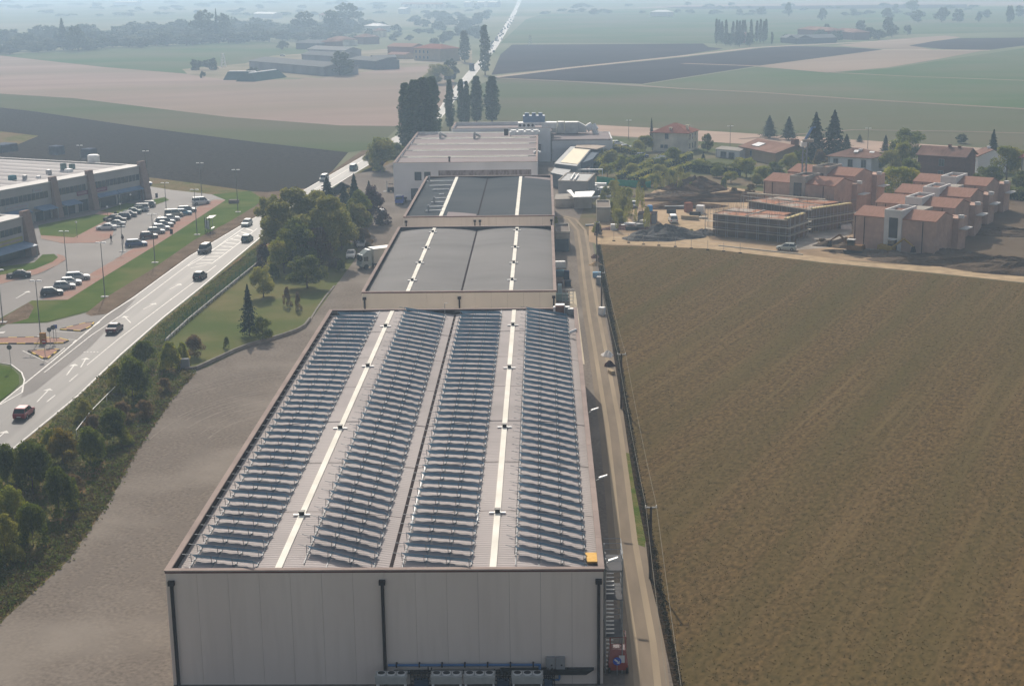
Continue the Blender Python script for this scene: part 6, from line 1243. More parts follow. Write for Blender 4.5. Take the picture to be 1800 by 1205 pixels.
# roadside bushes, lower left
for a in (('bushd',255,648,594,32,'dark green bush at the end of the mesh fence'),('bush',300,652,596,26,'bright green bush left of the grey cabinet'),('brown',342,626,588,22,'russet bush behind the grey cabinet'),('bush',322,640,598,16,'small green bush above the grey cabinet'),
  ('bushd',235,705,622,46,'large grey-green bush with a long shadow onto the yard edge'),('busho',205,690,640,26,'olive bush between road and the large grey-green bush'),('scrub',255,735,700,26,'low russet scrub below the large bush'),('scrub',215,745,702,26,'low scrub beside the thin white rail'),('bushd',200,780,712,38,'dark scrubby bush in the middle of the roadside strip'),
  ('busho',150,740,700,26,'olive scrub growing up to the road edge'),('scrub',165,770,725,26,'thin russet scrub near the road edge'),('bushd',160,820,745,38,'dark bush behind the yellowing one'),('bushy',112,815,752,44,'yellowing bush close to the road'),('bush',90,790,752,25,'green bush at the road edge above the dark mass'),
  ('bushd',60,870,768,56,'big dark green bush at the left, largest of the strip'),('bushd',15,860,775,40,'dark bush cut by the left picture edge beside the road'),('bushd',105,905,815,42,'dark bush with deep shadow toward the yard'),('bush',20,930,850,48,'green bush low at the left edge'),
  ('bushd',60,960,878,40,'dark bush low in the strip above the green grass tip'),('busho',10,985,900,45,'olive-topped bush at the left edge below the dark mass'),('bushd',-25,1010,930,45,'dark bush mostly outside the left edge'),('scrub',290,690,662,20,'low green scrub beside the grey cabinet'),('scrub',130,870,830,30,'low scrub at the yard side of the strip'),('bushd',-10,905,820,40,'dark bush at the left edge above the olive one')): tree(*a)
# poplars
for k, (x, b, t, rr_) in enumerate(((716,272,146,15),(730,276,141,18),(746,274,137,18),(761,268,135,15))): tree(('poplar','poplar2')[k%2], x, b, t, rr_, ('leftmost','second','third','rightmost')[k]+' of four merged dark poplars left of the white factory', 'wall of poplars by the factory')
for a in (('poplar2',791,230,140,8,'slim poplar standing in front of the road, right of the poplar wall'),('poplar',812,220,140,8,'poplar left of a forked pair behind the factory'),('poplar2',821,222,143,6,'thin poplar right of a forked pair behind the factory'),('poplar',838,218,134,11,'poplar second from the right behind the factory wing'),('poplar2',865,218,134,13,'rightmost dark poplar behind the factory wing'),('farpop',853,132,45,9,'very tall hazy poplar beside the far road'),('farpop',817,110,54,9,'hazy poplar left of the far road by the farmhouse'),('fartall',791,145,101,14,'hazy round tree behind the poplar wall')): tree(*a)
for a in (('round',672,300,238,28,'big round bush at the roadside left of the white factory'),('round2',655,296,262,14,'small olive bush between road and the big round bush'),('rounddark',700,290,250,18,'dark bush against the left wall of the white factory'),('bush',666,302,288,16,'low bright green hedge bush under the big round bush'),('round2',768,148,112,26,'hazy rounded tree group left of the tall poplars')): tree(*a)
# village trees
for a in (('conifer',1352,243,203,14,'left of two neat firs behind the ochre house'),('conifer2',1386,246,205,14,'right of two neat firs behind the ochre house'),('conifer2',1432,290,198,24,'ragged tall fir left of the darkest fir'),('conifer',1464,290,194,26,'darkest and tallest fir behind the white house'),('conifer',1487,278,236,14,'small fir leaning against the tallest fir'),
  ('conifer',1511,250,236,6,'tiny fir beyond the white house roof'),('conifer2',1556,268,237,8,'small fir left of the big round tree'),('rounddark',1596,285,226,32,'big round dark tree left of the red brick house'),('round',1586,300,246,18,'lighter tree in front of the big round dark one'),('round2',1568,306,262,22,'olive bush tree right of the white house'),('fartall',1690,252,234,10,'small tree rising behind the red brick house roof'),
  ('conifer',1743,300,228,15,'dark fir right of the red brick house'),('round',1768,318,252,26,'tall green tree at the right behind the new blocks'),('rounddark',1735,328,290,26,'dark bush mass under the dark fir'),('round',1578,356,288,36,'large leafy tree behind the green silo'),('rounddark',1525,362,318,16,'dark tree between the two rows of new blocks'),('bushd',1700,335,312,20,'dark bush left of the right-hand trees'),
  ('round',1134,266,236,14,'green tree left of the cream villa'),('conifer',1145,262,207,5,'thin spire-like fir left of the cream villa'),('round2',1122,270,246,12,'olive tree at the far car park edge'),('rounddark',1243,268,234,11,'clipped dark tree right of the cream villa'),('rounddark',1184,288,258,18,'dark round bush in front of the cream villa'),('conifer',1236,288,268,6,'small cypress at the cream villa corner'),
  ('round',1312,312,276,20,'green tree before the ochre house'),('round2',1390,305,268,18,'pale-topped olive tree right of the ochre house'),('rounddark',1365,312,284,20,'dark bush between the ochre house and the new blocks'),('round',1340,320,290,16,'green bush left of the new brick blocks'),('brown',1440,300,262,16,'russet tree under the ragged fir'),('rounddark',1545,300,268,12,'dark bush at the white house corner'),
  ('round',1285,322,300,14,'small tree at the allotment fence'),('rounddark',1260,312,290,14,'dark bush in the long hedge, left one'),('round2',1330,326,304,10,'little olive tree beside the allotment'),('rounddark',1795,335,300,18,'dark bush at the right edge beside the pale house')): tree(*a)
for a in (('rounddark',1600,330,278,24,'dark crown between the silo tree and the red brick house'),('round',1552,345,300,20,'leafy crown just left of the silo tree'),('rounddark',1620,352,318,16,'dark bush behind the second brick block'),('rounddark',1720,345,305,18,'dark crown behind the rear brick block'),('round',1790,300,262,16,'green crown left of the pale edge house'),('rounddark',1405,300,262,16,'dark crown behind the crane mast'),('round',1420,318,285,18,'green crown left of the white house garden'),('rounddark',1370,335,306,16,'dark bush touching the left brick block'),('round2',1300,300,276,14,'pale bush at the wall of the ochre house'),('round',1230,300,280,12,'green bush between villa and hedge'),('rounddark',1160,300,276,13,'dark bush below the cream villa'),('round2',1500,345,322,12,'small olive crown at the corner of the rear left block')): tree(*a)
# hedges
def hedge(pts, w_, h_, leafm, label, n=2600, size=.16, name='hedge'):
    ps = [P(*q) for q in pts]; rng = np.random.default_rng(len(label)); tot = sum((ps[i+1]-ps[i]).length for i in range(len(ps)-1)); Cs = []; Ns = []
    for i in range(len(ps)-1):
        a, b = ps[i], ps[i+1]; d_ = (b-a); L_ = d_.length; d_ = d_/L_; m_ = int(n*L_/tot); t = rng.uniform(0,L_,m_); s = rng.uniform(-1,1,m_); z = rng.uniform(.03,1,m_)
        k = rng.integers(0,3,m_); s = np.where(k == 0, np.sign(s)*rng.uniform(.85,1.05,m_), s); z = np.where(k > 0, rng.uniform(.85,1.08,m_), z)
        c = np.stack([a.x+d_.x*t-d_.y*s*w_/2, a.y+d_.y*t+d_.x*s*w_/2, z*h_*(1+.08*np.sin(t*1.7))],1); Cs.append(c); Ns.append(np.stack([-d_.y*s*(k==0), d_.x*s*(k==0), (k>0)*1.0+.1],1))
    r = thing(name, label, 'hedge', tuple(ps[0])); me = leafmesh('foliage', np.concatenate(Cs), np.concatenate(Ns), size, rng, leafm); o = bpy.data.objects.new('foliage', me); COL.objects.link(o); o.parent = r; o.matrix_parent_inverse = Matrix.Translation(r.location).inverted()
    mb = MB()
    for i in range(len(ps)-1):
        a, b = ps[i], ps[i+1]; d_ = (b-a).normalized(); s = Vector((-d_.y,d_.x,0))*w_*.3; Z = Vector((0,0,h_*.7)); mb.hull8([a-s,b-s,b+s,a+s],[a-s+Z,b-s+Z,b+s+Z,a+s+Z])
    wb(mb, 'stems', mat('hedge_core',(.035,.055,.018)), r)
hedge([(1218,302),(1260,306),(1300,310)], 2, 2.8, L_dark, 'long clipped dark hedge before the ochre house')
hedge([(1046,303),(1058,280),(1070,266)], 3.5, 3.2, L_mid, 'thick bright-topped hedge beside the long shed', 3500)
hedge([(1742,344),(1800,352),(1850,358)], 2.5, 2.6, L_dark, 'dark clipped hedge at the right edge')
hedge([(1060,268),(1085,266),(1115,272),(1130,276)], 2, 1.8, L_mid, 'low green hedge at the far car park')
for k, (a, b) in enumerate((((1085,318),(1190,272)),((1105,322),(1215,278)),((1128,326),(1235,290)),((1075,300),(1130,282)))): hedge([a, ((a[0]+b[0])/2+2,(a[1]+b[1])/2-1), b], 1.6, 1.9, (L_mid,L_olive,L_mid,L_dark)[k], ORD[k]+' vine row from the left in the garden above the green netting', 1800, .2, 'vine_row')
ob = random.Random(11); olab = ['leafy fruit bush in the garden between the long shed and the cream villa','olive bush in the orchard above the green netting','green bush in the orchard below the cream villa']
spots = [(1075,292,262,16),(1092,300,272,17),(1068,312,286,15),(1110,310,286,15),(1098,288,268,12),(1140,305,286,16),(1160,312,288,16),(1180,322,298,15),(1195,310,290,12),(1205,322,304,12),(1150,328,306,14),(1128,332,312,11),(1080,340,316,12),(1065,345,326,12),(1100,352,328,13),(1095,375,345,14),(1075,380,352,13),(1215,335,318,10),(1170,290,276,10),(1225,300,284,10),(1060,356,336,10),(1088,392,366,14)]
for k, (x, b, t, q) in enumerate(spots):
    nb = ('dense','loose','broad','small')[k%4]+(' green',' olive',' dark')[k%3]
    tree(('busho','bush','round','bushd')[k%4] if k%3 else 'round2', x, b, t, q, nb+' orchard bush, '+ORD[k]+' counted from the sheds toward the site', 'bushes in the orchard')
for k in range(26):
    x = 1078+ob.uniform(0,62)-(k%2)*5; b = 345+ob.uniform(0,62); 
    tree('sapling', x, b, b-ob.uniform(26,44), ob.uniform(3,5.5), 'thin pale sapling in the nursery patch between the transformer hut and the site', 'saplings in the nursery patch')
for k in range(20):
    x = 1150+ob.uniform(0,62); b = 318+ob.uniform(0,18)
    tree('sapling', x, b, b-ob.uniform(18,30), ob.uniform(2.5,4.5), 'thin sapling in the row right of the green netting', 'saplings right of the netting')
for a in (('bush',1050,408,388,11,'low bright bush at the track corner by the farthest utility pole'),('purple',1052,414,392,7,'dark stump-like bush at the track corner'),('scrub',1290,345,328,12,'dry weeds behind the earth heap'),('bushd',1272,330,312,9,'dark bush at the allotment end'),('scrub',1320,340,322,14,'dry weeds beside the new blocks'),('busho',1215,412,402,8,'weeds by the white site van'),('scrub',1445,430,418,14,'weeds between scaffold and front brick block'),('busho',978,400,380,7,'dark weeds in the shade of the third warehouse')): tree(*a)
# far trees, one by one
fr_ = random.Random(5); fl_ = {'belt':'hazy broad tree in the long tree belt at the upper left','beltc':'hazy pointed fir in the long tree belt at the upper left'}
xs = -20
while xs < 620:
    yb = 97-xs*.045 if xs < 450 else 77-(xs-450)*.02
    for row in range(3):
        b = yb-3-row*9+fr_.uniform(-2,2); hh = fr_.uniform(20,34)*(1 if xs < 450 else .8); k = fr_.random()
        tree('fartall' if k < .6 else ('far' if k < .9 else 'farcon'), xs+fr_.uniform(-8,8), b, b-hh*(.85 if row else .75), fr_.uniform(12,20) if k < .9 else 9, ('front','middle','back')[row]+'-row hazy '+('broad tree' if k < .9 else 'pointed fir')+' in the upper left belt, '+('at the left picture edge','left of the standalone pointed fir','right of the standalone pointed fir','above the thicket on the pale field','above the silage heaps','behind the long barn')[min(5,max(0,int((xs+20)/85)))], 'trees of the far upper left belt')
    xs += 15
for a in (('farcon',112,88,33,11,'pointed dark fir standing out in front of the upper left belt'),('far',138,90,45,18,'pale round tree right of the pointed fir'),('fartall',358,74,14,19,'highest tree of the belt, above its middle'),('fartall',395,72,20,16,'tall tree right of the highest belt tree'),('farcon',382,74,16,5,'thin spire between two high belt trees'),('fartall',535,62,17,18,'tall rounded tree left of the hamlet'),('fartall',582,62,15,20,'tall rounded tree behind the hamlet'),('fartall',612,52,2,22,'very tall pale tree near the top left of the hamlet')): tree(*a)
gl = {'ham':'hazy tree among the hamlet houses left of the far road','top':'faint tree far away along the top edge','rt':'faint hazy tree on the far green fields at the right','shore':'hazy tree in the belt beside the far road'}
for k in range(46):
    x = fr_.uniform(600,850); b = 80-(x-600)*.03-fr_.uniform(0,42); tree(('far','fartall','farbush')[k%3], x, b, b-fr_.uniform(9,17), fr_.uniform(7,13), 'hazy '+('round tree','tall tree','low bush')[k%3]+(' among the hamlet houses' if x < 690 else (' above the ochre farmhouse' if x < 780 else ' just left of the tall roadside poplars')), 'trees around the far hamlet')
for k in range(60):
    x = fr_.uniform(-20,860); b = fr_.uniform(6,30); tree(('far','farbush')[k%2], x, b, b-fr_.uniform(4,8), fr_.uniform(6,14), 'faint '+('round tree','low bush')[k%2]+' along the top edge, '+('in the far left quarter','above the left tree belt','above the long barn','left of the far road')[min(3,int((x+20)/220))], 'faint trees along the top edge')
for k in range(18):
    x = 780+k*5+fr_.uniform(-4,4); b = 82-(x-780)*.55+fr_.uniform(-3,3); tree(('far','fartall')[k%2], x-14, b, b-fr_.uniform(10,22), fr_.uniform(6,9), gl['shore'], 'trees beside the far road')
for k in range(50):
    x = fr_.uniform(930,1800); b = fr_.choice((9,14,20,22))+fr_.uniform(-2,3)+(x-930)*.006; tree(('far','farbush')[k%2], x, b, b-fr_.uniform(4,8), fr_.uniform(5,12), 'faint '+('round tree','low bush')[k%2]+' along the top edge, '+('just right of the far road','left of the poplar grove','above the poplar grove','above the upper right farms','toward the right picture edge')[min(4,int((x-930)/175))], 'faint trees along the top edge')
for k, (x, b, t, q) in enumerate(((1386,30,4,6),(1340,27,11,9),(1560,36,14,11),(1614,40,16,12),(1655,40,13,14),(1683,40,14,11),(1720,40,22,6),(1735,32,16,7),(1775,42,10,9),(1790,30,8,10),(1445,38,14,8),(1575,20,6,7),(1603,20,1,14),(1045,26,14,9),(1300,26,16,6),(1500,28,18,5))): tree('fartall' if k%2 else 'far', x, b, t, q, ORD[sorted((1386,1340,1560,1614,1655,1683,1720,1735,1775,1790,1445,1575,1603,1045,1300,1500)).index(x)]+' from the left of the lone hazy trees on the far right fields', 'lone trees on the far right fields')
for k, x in enumerate((1259,1264,1269,1276,1288,1295,1300,1305,1309,1320,1330,1336,1342,1346)): tree('farpop', x, 74+fr_.uniform(0,6), 33+fr_.uniform(0,6), 3.2, 'slim hazy poplar in the grove round the red-roofed farm at upper right', 'poplar grove at the upper right')
for k, (x, b, t, q) in enumerate(((1285,81,58,10),(1300,82,56,12),(1318,82,57,10),(1275,80,62,8),(1357,80,56,3),(1512,58,36,11),(1500,66,50,12),(1530,68,48,14),(1568,66,44,14),(1545,70,52,16),(1470,73,54,14),(1595,62,44,8),(1440,70,52,14),(1383,72,60,9),(1454,60,42,8),(1560,60,30,12))): tree('far', x, b, t, q, 'hazy rounded tree at the farms of the upper right', 'trees round the upper right farms')
for a in (('fartall',598,133,88,22,'hazy tree in front of the right end of the long barn'),('farbush',447,137,118,18,'dry bush between the two silage heaps'),('farbush',346,123,104,12,'left grey bush of the thicket on the pale field'),('farbush',370,123,102,14,'right grey bush of the thicket on the pale field'),('farbush',357,137,125,5,'small lone bush on the pale stubble field'),('far',497,88,72,10,'hazy tree left behind the barns'),('far',680,118,108,8,'low tree at the farmyard end'),('fartall',770,134,118,10,'hazy bush left of the tall roadside tree')): tree(*a)
for key, (t_, root, a, b) in TP.items():
    if key not in used:
        for c in list(kids(root)): bpy.data.objects.remove(c)
        bpy.data.objects.remove(root)
# ------------------------------------------------------------------ weeds and tufts (uncountable)
def tufts(name, poly, n, size, m_, label, hmul=1.0, seed=1):
    rng = np.random.default_rng(seed); ps = [P(*q) for q in poly]; X = [p.x for p in ps]; Y = [p.y for p in ps]; pts = []
    def inside(x, y):
        c = False; j = len(ps)-1
        for i in range(len(ps)):
            if (Y[i] > y) != (Y[j] > y) and x < (X[j]-X[i])*(y-Y[i])/(Y[j]-Y[i])+X[i]: c = not c
            j = i
        return c
    while len(pts) < n:
        x, y = rng.uniform(min(X), max(X)), rng.uniform(min(Y), max(Y))
        if inside(x, y): pts.append((x, y))
    pts = np.array(pts); k = 5; C = np.repeat(np.concatenate([pts, np.zeros((n,1))],1), k, 0); C[:,:2] += rng.normal(size=(n*k,2))*size*1.2; C[:,2] = size*rng.uniform(.2,1.2,n*k)*hmul+.05
    me = leafmesh(name, C, rng.normal(size=(n*k,3))*np.array([1,1,.2]), size*.7, rng, m_); o = bpy.data.objects.new(name, me); COL.objects.link(o); o['kind'] = 'stuff'; o['label'] = label; o['category'] = 'ground cover'
T_g = leafmat('tuft_green', (.10,.14,.03), (.16,.165,.05), (.20,.16,.07)); T_s = leafmat('straw_tuft', (.13,.095,.05), (.09,.085,.035), (.16,.12,.06), .2)
tufts('verge_weeds', [(-60,880),(37,790),(213,632),(287,568),(353,515),(456,440),(456,461),(291,600),(345,652),(300,705),(240,795),(190,885),(120,985),(0,1090),(-80,1150)], 7000, .22, T_g, 'rough weeds along the roadside strip', seed=2)
tufts('bank_weeds', [(213,640),(287,572),(456,430),(462,420),(456,458),(295,594),(250,640)], 1800, .2, T_g, 'rough weeds between the road and the mesh fence', seed=3)
tufts('edge_grass', [(345,655),(300,702),(240,792),(190,880),(120,980),(0,1090),(-60,1130),(-20,1050),(90,960),(160,860),(230,760),(290,690)], 2500, .16, T_s, 'ochre grass tufts along the gravel edge', seed=4)
tufts('field_stubble', [(1062,434),(1240,441),(1450,467),(1620,483),(1800,502),(2000,530),(2100,1300),(1200,1300),(1150,1000),(1100,700)], 34000, .055, T_s, 'short brown stubble over the near field', .6, seed=5)
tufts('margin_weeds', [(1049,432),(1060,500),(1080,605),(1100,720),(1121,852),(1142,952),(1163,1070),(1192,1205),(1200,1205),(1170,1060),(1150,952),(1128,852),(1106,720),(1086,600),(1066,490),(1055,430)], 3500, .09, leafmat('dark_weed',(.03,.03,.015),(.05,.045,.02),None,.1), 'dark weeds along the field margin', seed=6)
# ------------------------------------------------------------------ heaps and clutter
def heap(px_, py_, rx, ry, h_, m_, name, label, cat='heap', seed=0, rz=0):
    rng = np.random.default_rng(seed); p = P(px_, py_); nr, na = 10, 28; V = [(0,0,h_)]; Fc = []
    ph = rng.uniform(0,6,6)
    for i in range(1, nr+1):
        t = i/nr
        for j in range(na):
            a = 2*math.pi*j/na; w_ = 1+.14*math.sin(3*a+ph[0])+.09*math.sin(5*a+ph[1])
            z = h_*max(0,(1-t**1.35))*(1+.18*math.sin(4*a+ph[2]+t*5))+rng.normal()*.05*h_*(i < nr)
            V.append((rx*t*w_*math.cos(a), ry*t*w_*math.sin(a), z if i < nr else -.05))
    for j in range(na): Fc.append((0, 1+j, 1+(j+1)%na))
    for i in range(nr-1):
        for j in range(na): a = 1+i*na+j; b = 1+i*na+(j+1)%na; Fc.append((a, a+na, b+na, b))
    o = MB().add(V, Fc).build(name, m_); o.location = (p.x,p.y,.05); o.rotation_euler = (0,0,rz); return tag(o, label, cat)
M_gr = mat('grey_gravel_heap', (.17,.165,.155), (.12,.115,.11), scale=1.5, rough=1, bump=1, bscale=5)
heap(1136,419,5,4,1.5,M_gr,'gravel_heap','smaller left grey gravel heap on the sandy lane',seed=1); heap(1166,417,7.5,5.5,2.5,M_gr,'gravel_heap','larger right grey gravel heap on the sandy lane',seed=2)
heap(1188,409,4,2.4,1.1,mat('rubble_mix',(.22,.16,.13),(.3,.27,.25),scale=1.2,rough=1,bump=1,bscale=3),'rubble_heap','reddish rubble heap behind the larger gravel heap',seed=3)
M_eh = mat('earth_heap', (.085,.052,.032), (.12,.08,.052), scale=.5, rough=1, detail=10)
heap(1224,333,8.5,6,3.0,M_eh,'earth_heap','large dark brown earth heap at the top of the site',seed=4); heap(1180,345,10,4.5,1.1,mat('earth_heap_light',(.16,.125,.09),(.12,.09,.07),scale=.3,rough=1,bump=1,bscale=1.5),'earth_heap','low lighter earth bank left of the large heap',seed=5)
heap(1255,352,17,4,1.5,M_eh,'earth_bank','long dark earth bank below the large heap',seed=6,rz=-.1); heap(1305,347,11,4,1.4,M_eh,'earth_bank','dark earth bank running toward the new blocks',seed=7,rz=-.3)
heap(1200,364,10,4,1.3,M_eh,'earth_bank','low dark bank edge beside the site lane',seed=8)
M_sh = G['soil']
heap(1745,468,22,4.2,1.8,M_sh,'soil_bank','near long dark soil bank at the right of the field track',seed=9,rz=-.32); heap(1830,480,16,4.5,2.0,M_sh,'soil_bank','dark soil bank cut by the right picture edge',seed=10,rz=-.3); heap(1770,412,20,3,1.2,M_sh,'soil_bank','thin dark soil bank across the bare plot',seed=11,rz=-.3); heap(1665,450,9,4,1.3,M_sh,'soil_bank','dark soil at the right foot of the front brick block',seed=12,rz=-.3)
heap(1490,432,6,3.4,1.5,M_sh,'soil_heap','dark soil heap left of the front brick block',seed=13); heap(1560,452,13,2.6,1.2,M_sh,'soil_bank','low soil bank along the front of the front brick block',seed=14,rz=-.62)
heap(1238,412,4,2.5,1.0,mat('rubble_dark',(.13,.11,.10),(.3,.28,.26),scale=1.0,rough=1,bump=1,bscale=3),'rubble_heap','rubble and offcuts at the left foot of the scaffolding',seed=15)
heap(1100,402,6,2.6,.7,mat('red_rubble',(.20,.10,.08),(.14,.1,.09),scale=1,rough=1,bump=1,bscale=4),'rubble_heap','flat heap of reddish tiles beside the track corner',seed=16)
heap(1068,625,0.9,1.1,.7,mat('white_sheeting',(.68,.66,.63),(.6,.58,.55),scale=2,rough=.6),'plastic_heap','crumpled white plastic sheeting beside the long track',seed=17); 
heap(1047,466,1.4,1.2,.6,mat('tan_timber_heap',(.5,.36,.22),(.35,.25,.15),scale=2),'timber_heap','tan heap of offcut boards beside the track near the pale blue bin',seed=18)
heap(1046,452,.9,1.8,.5,mat('dark_junk',(.08,.05,.045),(.13,.08,.07),scale=2),'junk_heap','dark junk heap beyond the tan boards',seed=19); heap(1071,643,.8,.8,.7,mat('maroon_junk',(.05,.02,.025)),'junk_heap','small dark maroon junk heap below the white sheeting',seed=20)
cl = random.Random(9)
cc = {'w':M_white,'r':mat('brick_pallet',(.3,.14,.1)),'t':mat('timber',(.42,.33,.22)),'d':mat('dark_scrap',(.06,.055,.05)),'g':M_greyS,'p':mat('pale_pallet',(.5,.46,.4)),'bl':mat('light_blue_lid',(.3,.47,.62)),'y':mat('yellow_digger',(.38,.25,.06))}
for k, (px_, py_, s, c, lb) in enumerate(((1049,487,(1.5,1.1,.9),'bl','light blue-lidded bin beside the long track'),(1053,500,(.9,1.2,1.4),'g','grey-green drum with white lid beside the track'),(1058,553,(1.0,.9,1.2),'w','pale tank with curved top beside the track near the third pole'),(1075,657,(.6,1.2,.5),'t','tan wooden crate on the verge below the white sheeting'),
  (1084,388,(2,1.6,1.4),'w','white bundle on top of the scrap near the transformer hut'),(1079,404,(1.4,1.2,1.2),'w','grey-white sack at the track corner scrap heap'),(1090,391,(1.8,1.5,1.0),'d','dark scrap pile beside the white bundle'),(1107,398,(2.4,1.2,.8),'w','white-covered pallet in the middle of the scrap'),(1110,404,(2.6,1.4,.7),'d','dark covered pallet in front of the white-covered one'),
  (1125,402,(1.6,1.6,1.1),'g','grey bundle left of the tan stacks'),(1133,400,(2,1.8,1.6),'p','tan pallet stack, front one before the block wall'),(1138,393,(1.8,1.8,2.2),'r','brown pallet stack, rear one before the block wall'),(1097,399,(1.2,1,.5),'w','small white sack on the reddish tiles'),(1120,392,(1.8,.8,.4),'p','flat pale board on the ground left of the block wall'),
  (1210,373,(1.6,1.6,2.2),'r','stack of red bricks beside the timber pile'),(1231,375,(1.8,1.6,1.8),'w','white-topped stack at the right of the brick stack'),(1222,379,(2.4,1.2,.8),'d','dark bundles right of the brick stack'),(1228,384,(4,1.2,.4),'p','pale planks scattered near the timber pile'),(1187,367,(5,1.2,.7),'g','long grey pipe bundle behind the white van'),(1180,375,(1.8,1.2,.9),'d','dark box behind the white van'),
  (1452,392,(3,1.5,.6),'p','pale pallets on the rubble ground by the scaffold'),(1465,398,(2.5,1.5,.8),'t','timber pallets in the middle of the rubble ground'),(1487,402,(2.2,1.6,.9),'w','white sacks by the left wall of the front brick block'),(1440,385,(1.6,1.4,.8),'w','white sacks behind the scaffold corner'),(1478,388,(2,1,.5),'d','dark scrap on the rubble ground'),(1430,409,(2.6,.6,.3),'t','single plank lying before the rubble ground'),
  (1036,397,(1.8,.8,.3),'g','low grey slab on the bend of the track'),(1529,353,(1.8,1.4,1.2),'d','dark mixer left of the green silo'),(1540,352,(2.2,1.5,.7),'w','white sacks at the foot of the green silo'),(1745,404,(.5,.5,.4),'w','single white sack on the bare soil plot'),
  (1035,333,(4,2.5,1.2),'w','white van roof-like cover behind the net screen'),(1062,340,(2.6,2.2,1.5),'w','white crates left of the saplings'),(1055,330,(3.2,1.6,1.2),'w','white sheeting stack below the net screen'),(1075,335,(2,1.5,1.0),'t','cardboard stack below the net screen'),(1046,342,(2.2,1.6,1.2),'g','grey bin at the white edge'),(1048,347,(8,1.2,.25),'w','flat white sheets behind the transformer hut'))):
    p = P(px_, py_); boxthing('site_pile' if k > 3 else 'yard_box', lb, 'pile' if k > 3 else 'box', (p.x,p.y,.05), s, cc[c], cl.uniform(-.5,.5))
pxbox('block_wall', 'grey rectangular block-built store with debris on its flat top', 'store', (1121,376),(1153,376),(1124,371), 2.2, mat('grey_blocks',(.24,.24,.25),(.2,.2,.21),scale=.8), M_dark)
p = P(1143,386); r = thing('portable_toilet', 'bright blue portable cabin standing behind the grey block store', 'toilet', (p.x+.3,p.y+5.5,.05)); Mbt = mat('bright_blue', (.03,.24,.60), (.025,.2,.52), scale=2, rough=.5); MB().box(-.6,-.6,0,.6,.6,2.1).build('cabin', Mbt, r); MB().hull8([(-.63,-.63,2.102),(.63,-.63,2.102),(.63,.63,2.102),(-.63,.63,2.102)],[(-.4,-.4,2.35),(.4,-.4,2.35),(.4,.4,2.35),(-.4,.4,2.35)]).build('roof', Mbt, r); MB().box(-.4,-.64,.15,.4,-.605,1.95).build('door', mat('blue_door',(.05,.3,.65)), r)
a, b = P(1197,385), P(1228,387); tag(MB().hull8([a+Vector((0,-.7,.05)),b+Vector((0,-.7,.05)),b+Vector((0,.7,.05)),a+Vector((0,.7,.05))],[a+Vector((0,-.6,.9)),b+Vector((0,-.6,.9)),b+Vector((0,.6,.9)),a+Vector((0,.6,.9))]).build('timber_pile', cc['t']), 'long tan pile of beams on the sandy lane right of the white van', 'timber pile')
a, b = P(1263,433), P(1412,449); tag(MB().hull8([a,b,b+Vector((0,.5,0)),a+Vector((0,.5,0))],[a+Vector((0,.1,.25)),b+Vector((0,.1,.25)),b+Vector((0,.4,.25)),a+Vector((0,.4,.25))]).build('low_kerb', M_board), 'long low plank edge between the scaffolded building and the field track', 'kerb')
a, b = P(1686,406), P(1775,414); tag(MB().hull8([a+Vector((0,0,.05)),b+Vector((0,0,.05)),b+Vector((0,.5,.05)),a+Vector((0,.5,.05))],[a+Vector((0,0,.45)),b+Vector((0,0,.45)),b+Vector((0,.5,.45)),a+Vector((0,.5,.45))]).build('concrete_kerb', M_wt), 'white straight concrete edge running across the bare soil plot', 'kerb')
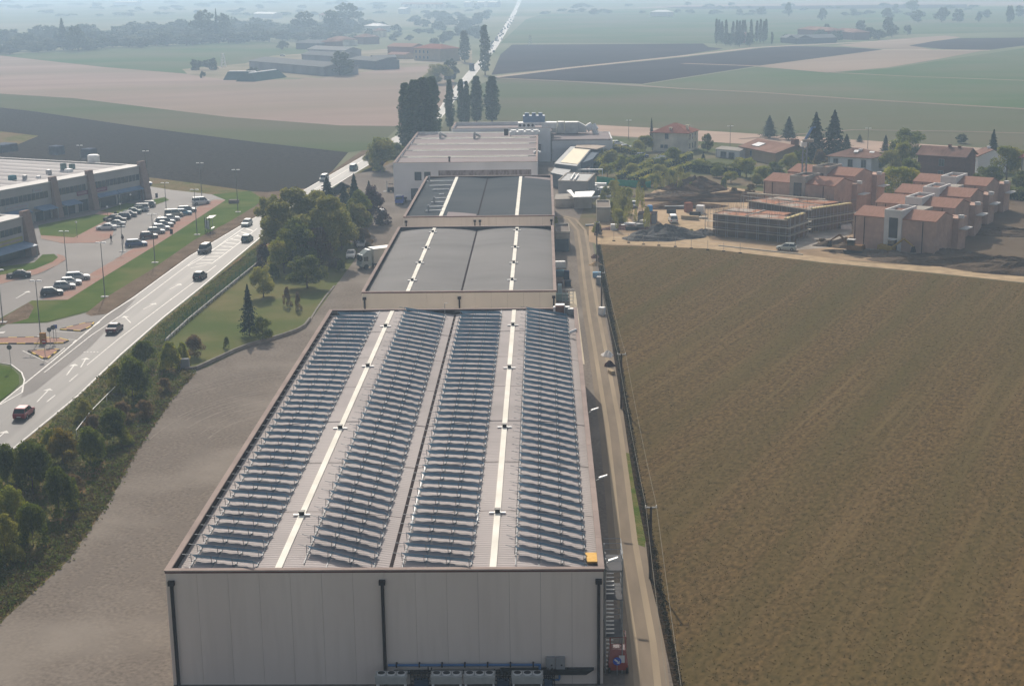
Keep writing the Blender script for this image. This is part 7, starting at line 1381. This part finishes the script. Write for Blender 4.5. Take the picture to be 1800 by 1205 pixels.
# diggers
def digger(px_, py_, rz, label, col):
    p = P(px_, py_); r = thing('excavator', label, 'excavator', (p.x,p.y,.05), rz)
    for s in (-1,1): MB().hull8([(-1.7,s*1.0-.25,0),(1.7,s*1.0-.25,0),(1.7,s*1.0+.25,0),(-1.7,s*1.0+.25,0)],[(-1.9,s*1.0-.25,.75),(1.9,s*1.0-.25,.75),(1.9,s*1.0+.25,.75),(-1.9,s*1.0+.25,.75)]).build('track', M_black, r)
    MB().hull8([(-1.8,-1.1,.8),(1.3,-1.1,.8),(1.3,1.1,.8),(-1.8,1.1,.8)],[(-1.7,-1.0,1.8),(1.2,-1.0,1.6),(1.2,1.0,1.6),(-1.7,1.0,1.8)]).build('body', col, r)
    c_ = MB().box(-.1,.1,1.6,1.2,1.0,2.75).build('cab', M_cg, r); MB().box(-.2,.0,2.751,1.3,1.1,2.87).build('cab_roof', M_wt, c_)
    MB().tube((1.1,-.3,1.5),(3.2,-.3,3.4),.24,.2,n=6).tube((3.2,-.3,3.4),(5.2,-.3,2.0),.2,.14,n=6).build('boom', col, r); MB().hull8([(4.8,-.8,.9),(5.6,-.8,.9),(5.6,.2,.9),(4.8,.2,.9)],[(5.0,-.8,2.0),(5.3,-.8,2.0),(5.3,.2,2.0),(5.0,.2,2.0)]).build('bucket', M_dark, r)
digger(1502,446,math.radians(150),'small loader with pale roof parked at the left foot of the front brick block', mat('digger_rust',(.2,.12,.06)))
digger(1560,447,math.radians(-35),'ochre excavator with long boom along the foot of the front brick block', cc['y'])
# far-field pylon-like masts and small marks
for k, (x, b, t, lb) in enumerate(((393,118,94,'white hazy lattice mast beside the thicket on the pale field'),(932,80,62,'tiny post in the far green field right of the road'),(1433-8,64,50,'faint mast near the right farms'))):
    p = P(x, b); h_ = height(x, b, t); mb = MB(); 
    for s in ((-.9,-.9),(.9,-.9),(.9,.9),(-.9,.9)): mb.tube((p.x+s[0]*1.5,p.y+s[1]*1.5,0),(p.x+s[0]*.4,p.y+s[1]*.4,h_),.22 if k == 0 else .12,n=4)
    for j in range(5): z = h_*j/5; q = 1.5-1.1*j/5; mb.tube((p.x-.9*q,p.y-.9*q,z),(p.x+.9*q,p.y-.9*q,z+h_/5),.12,n=4)
    tag(mb.build('lattice_mast', M_white if k == 0 else M_steel), lb, 'mast')
# ================================================================== haze
hz = MB().box(-6900,-450,-1,6900,11500,75).build('haze', bpy.data.materials.new('haze'))
hm = hz.data.materials[0]; hm.use_nodes = True; n = hm.node_tree; n.nodes.remove(n.nodes['Principled BSDF'])
pvn = n.nodes.new('ShaderNodeVolumePrincipled'); pvn.inputs['Color'].default_value = (.56,.76,1,1); pvn.inputs['Density'].default_value = HAZE_DENSITY; pvn.inputs['Anisotropy'].default_value = .3
n.links.new(pvn.outputs[0], n.nodes['Material Output'].inputs['Volume']); hz['kind'] = 'stuff'
hz['label'] = 'pale blue haze over the whole plain'; hz['category'] = 'haze'
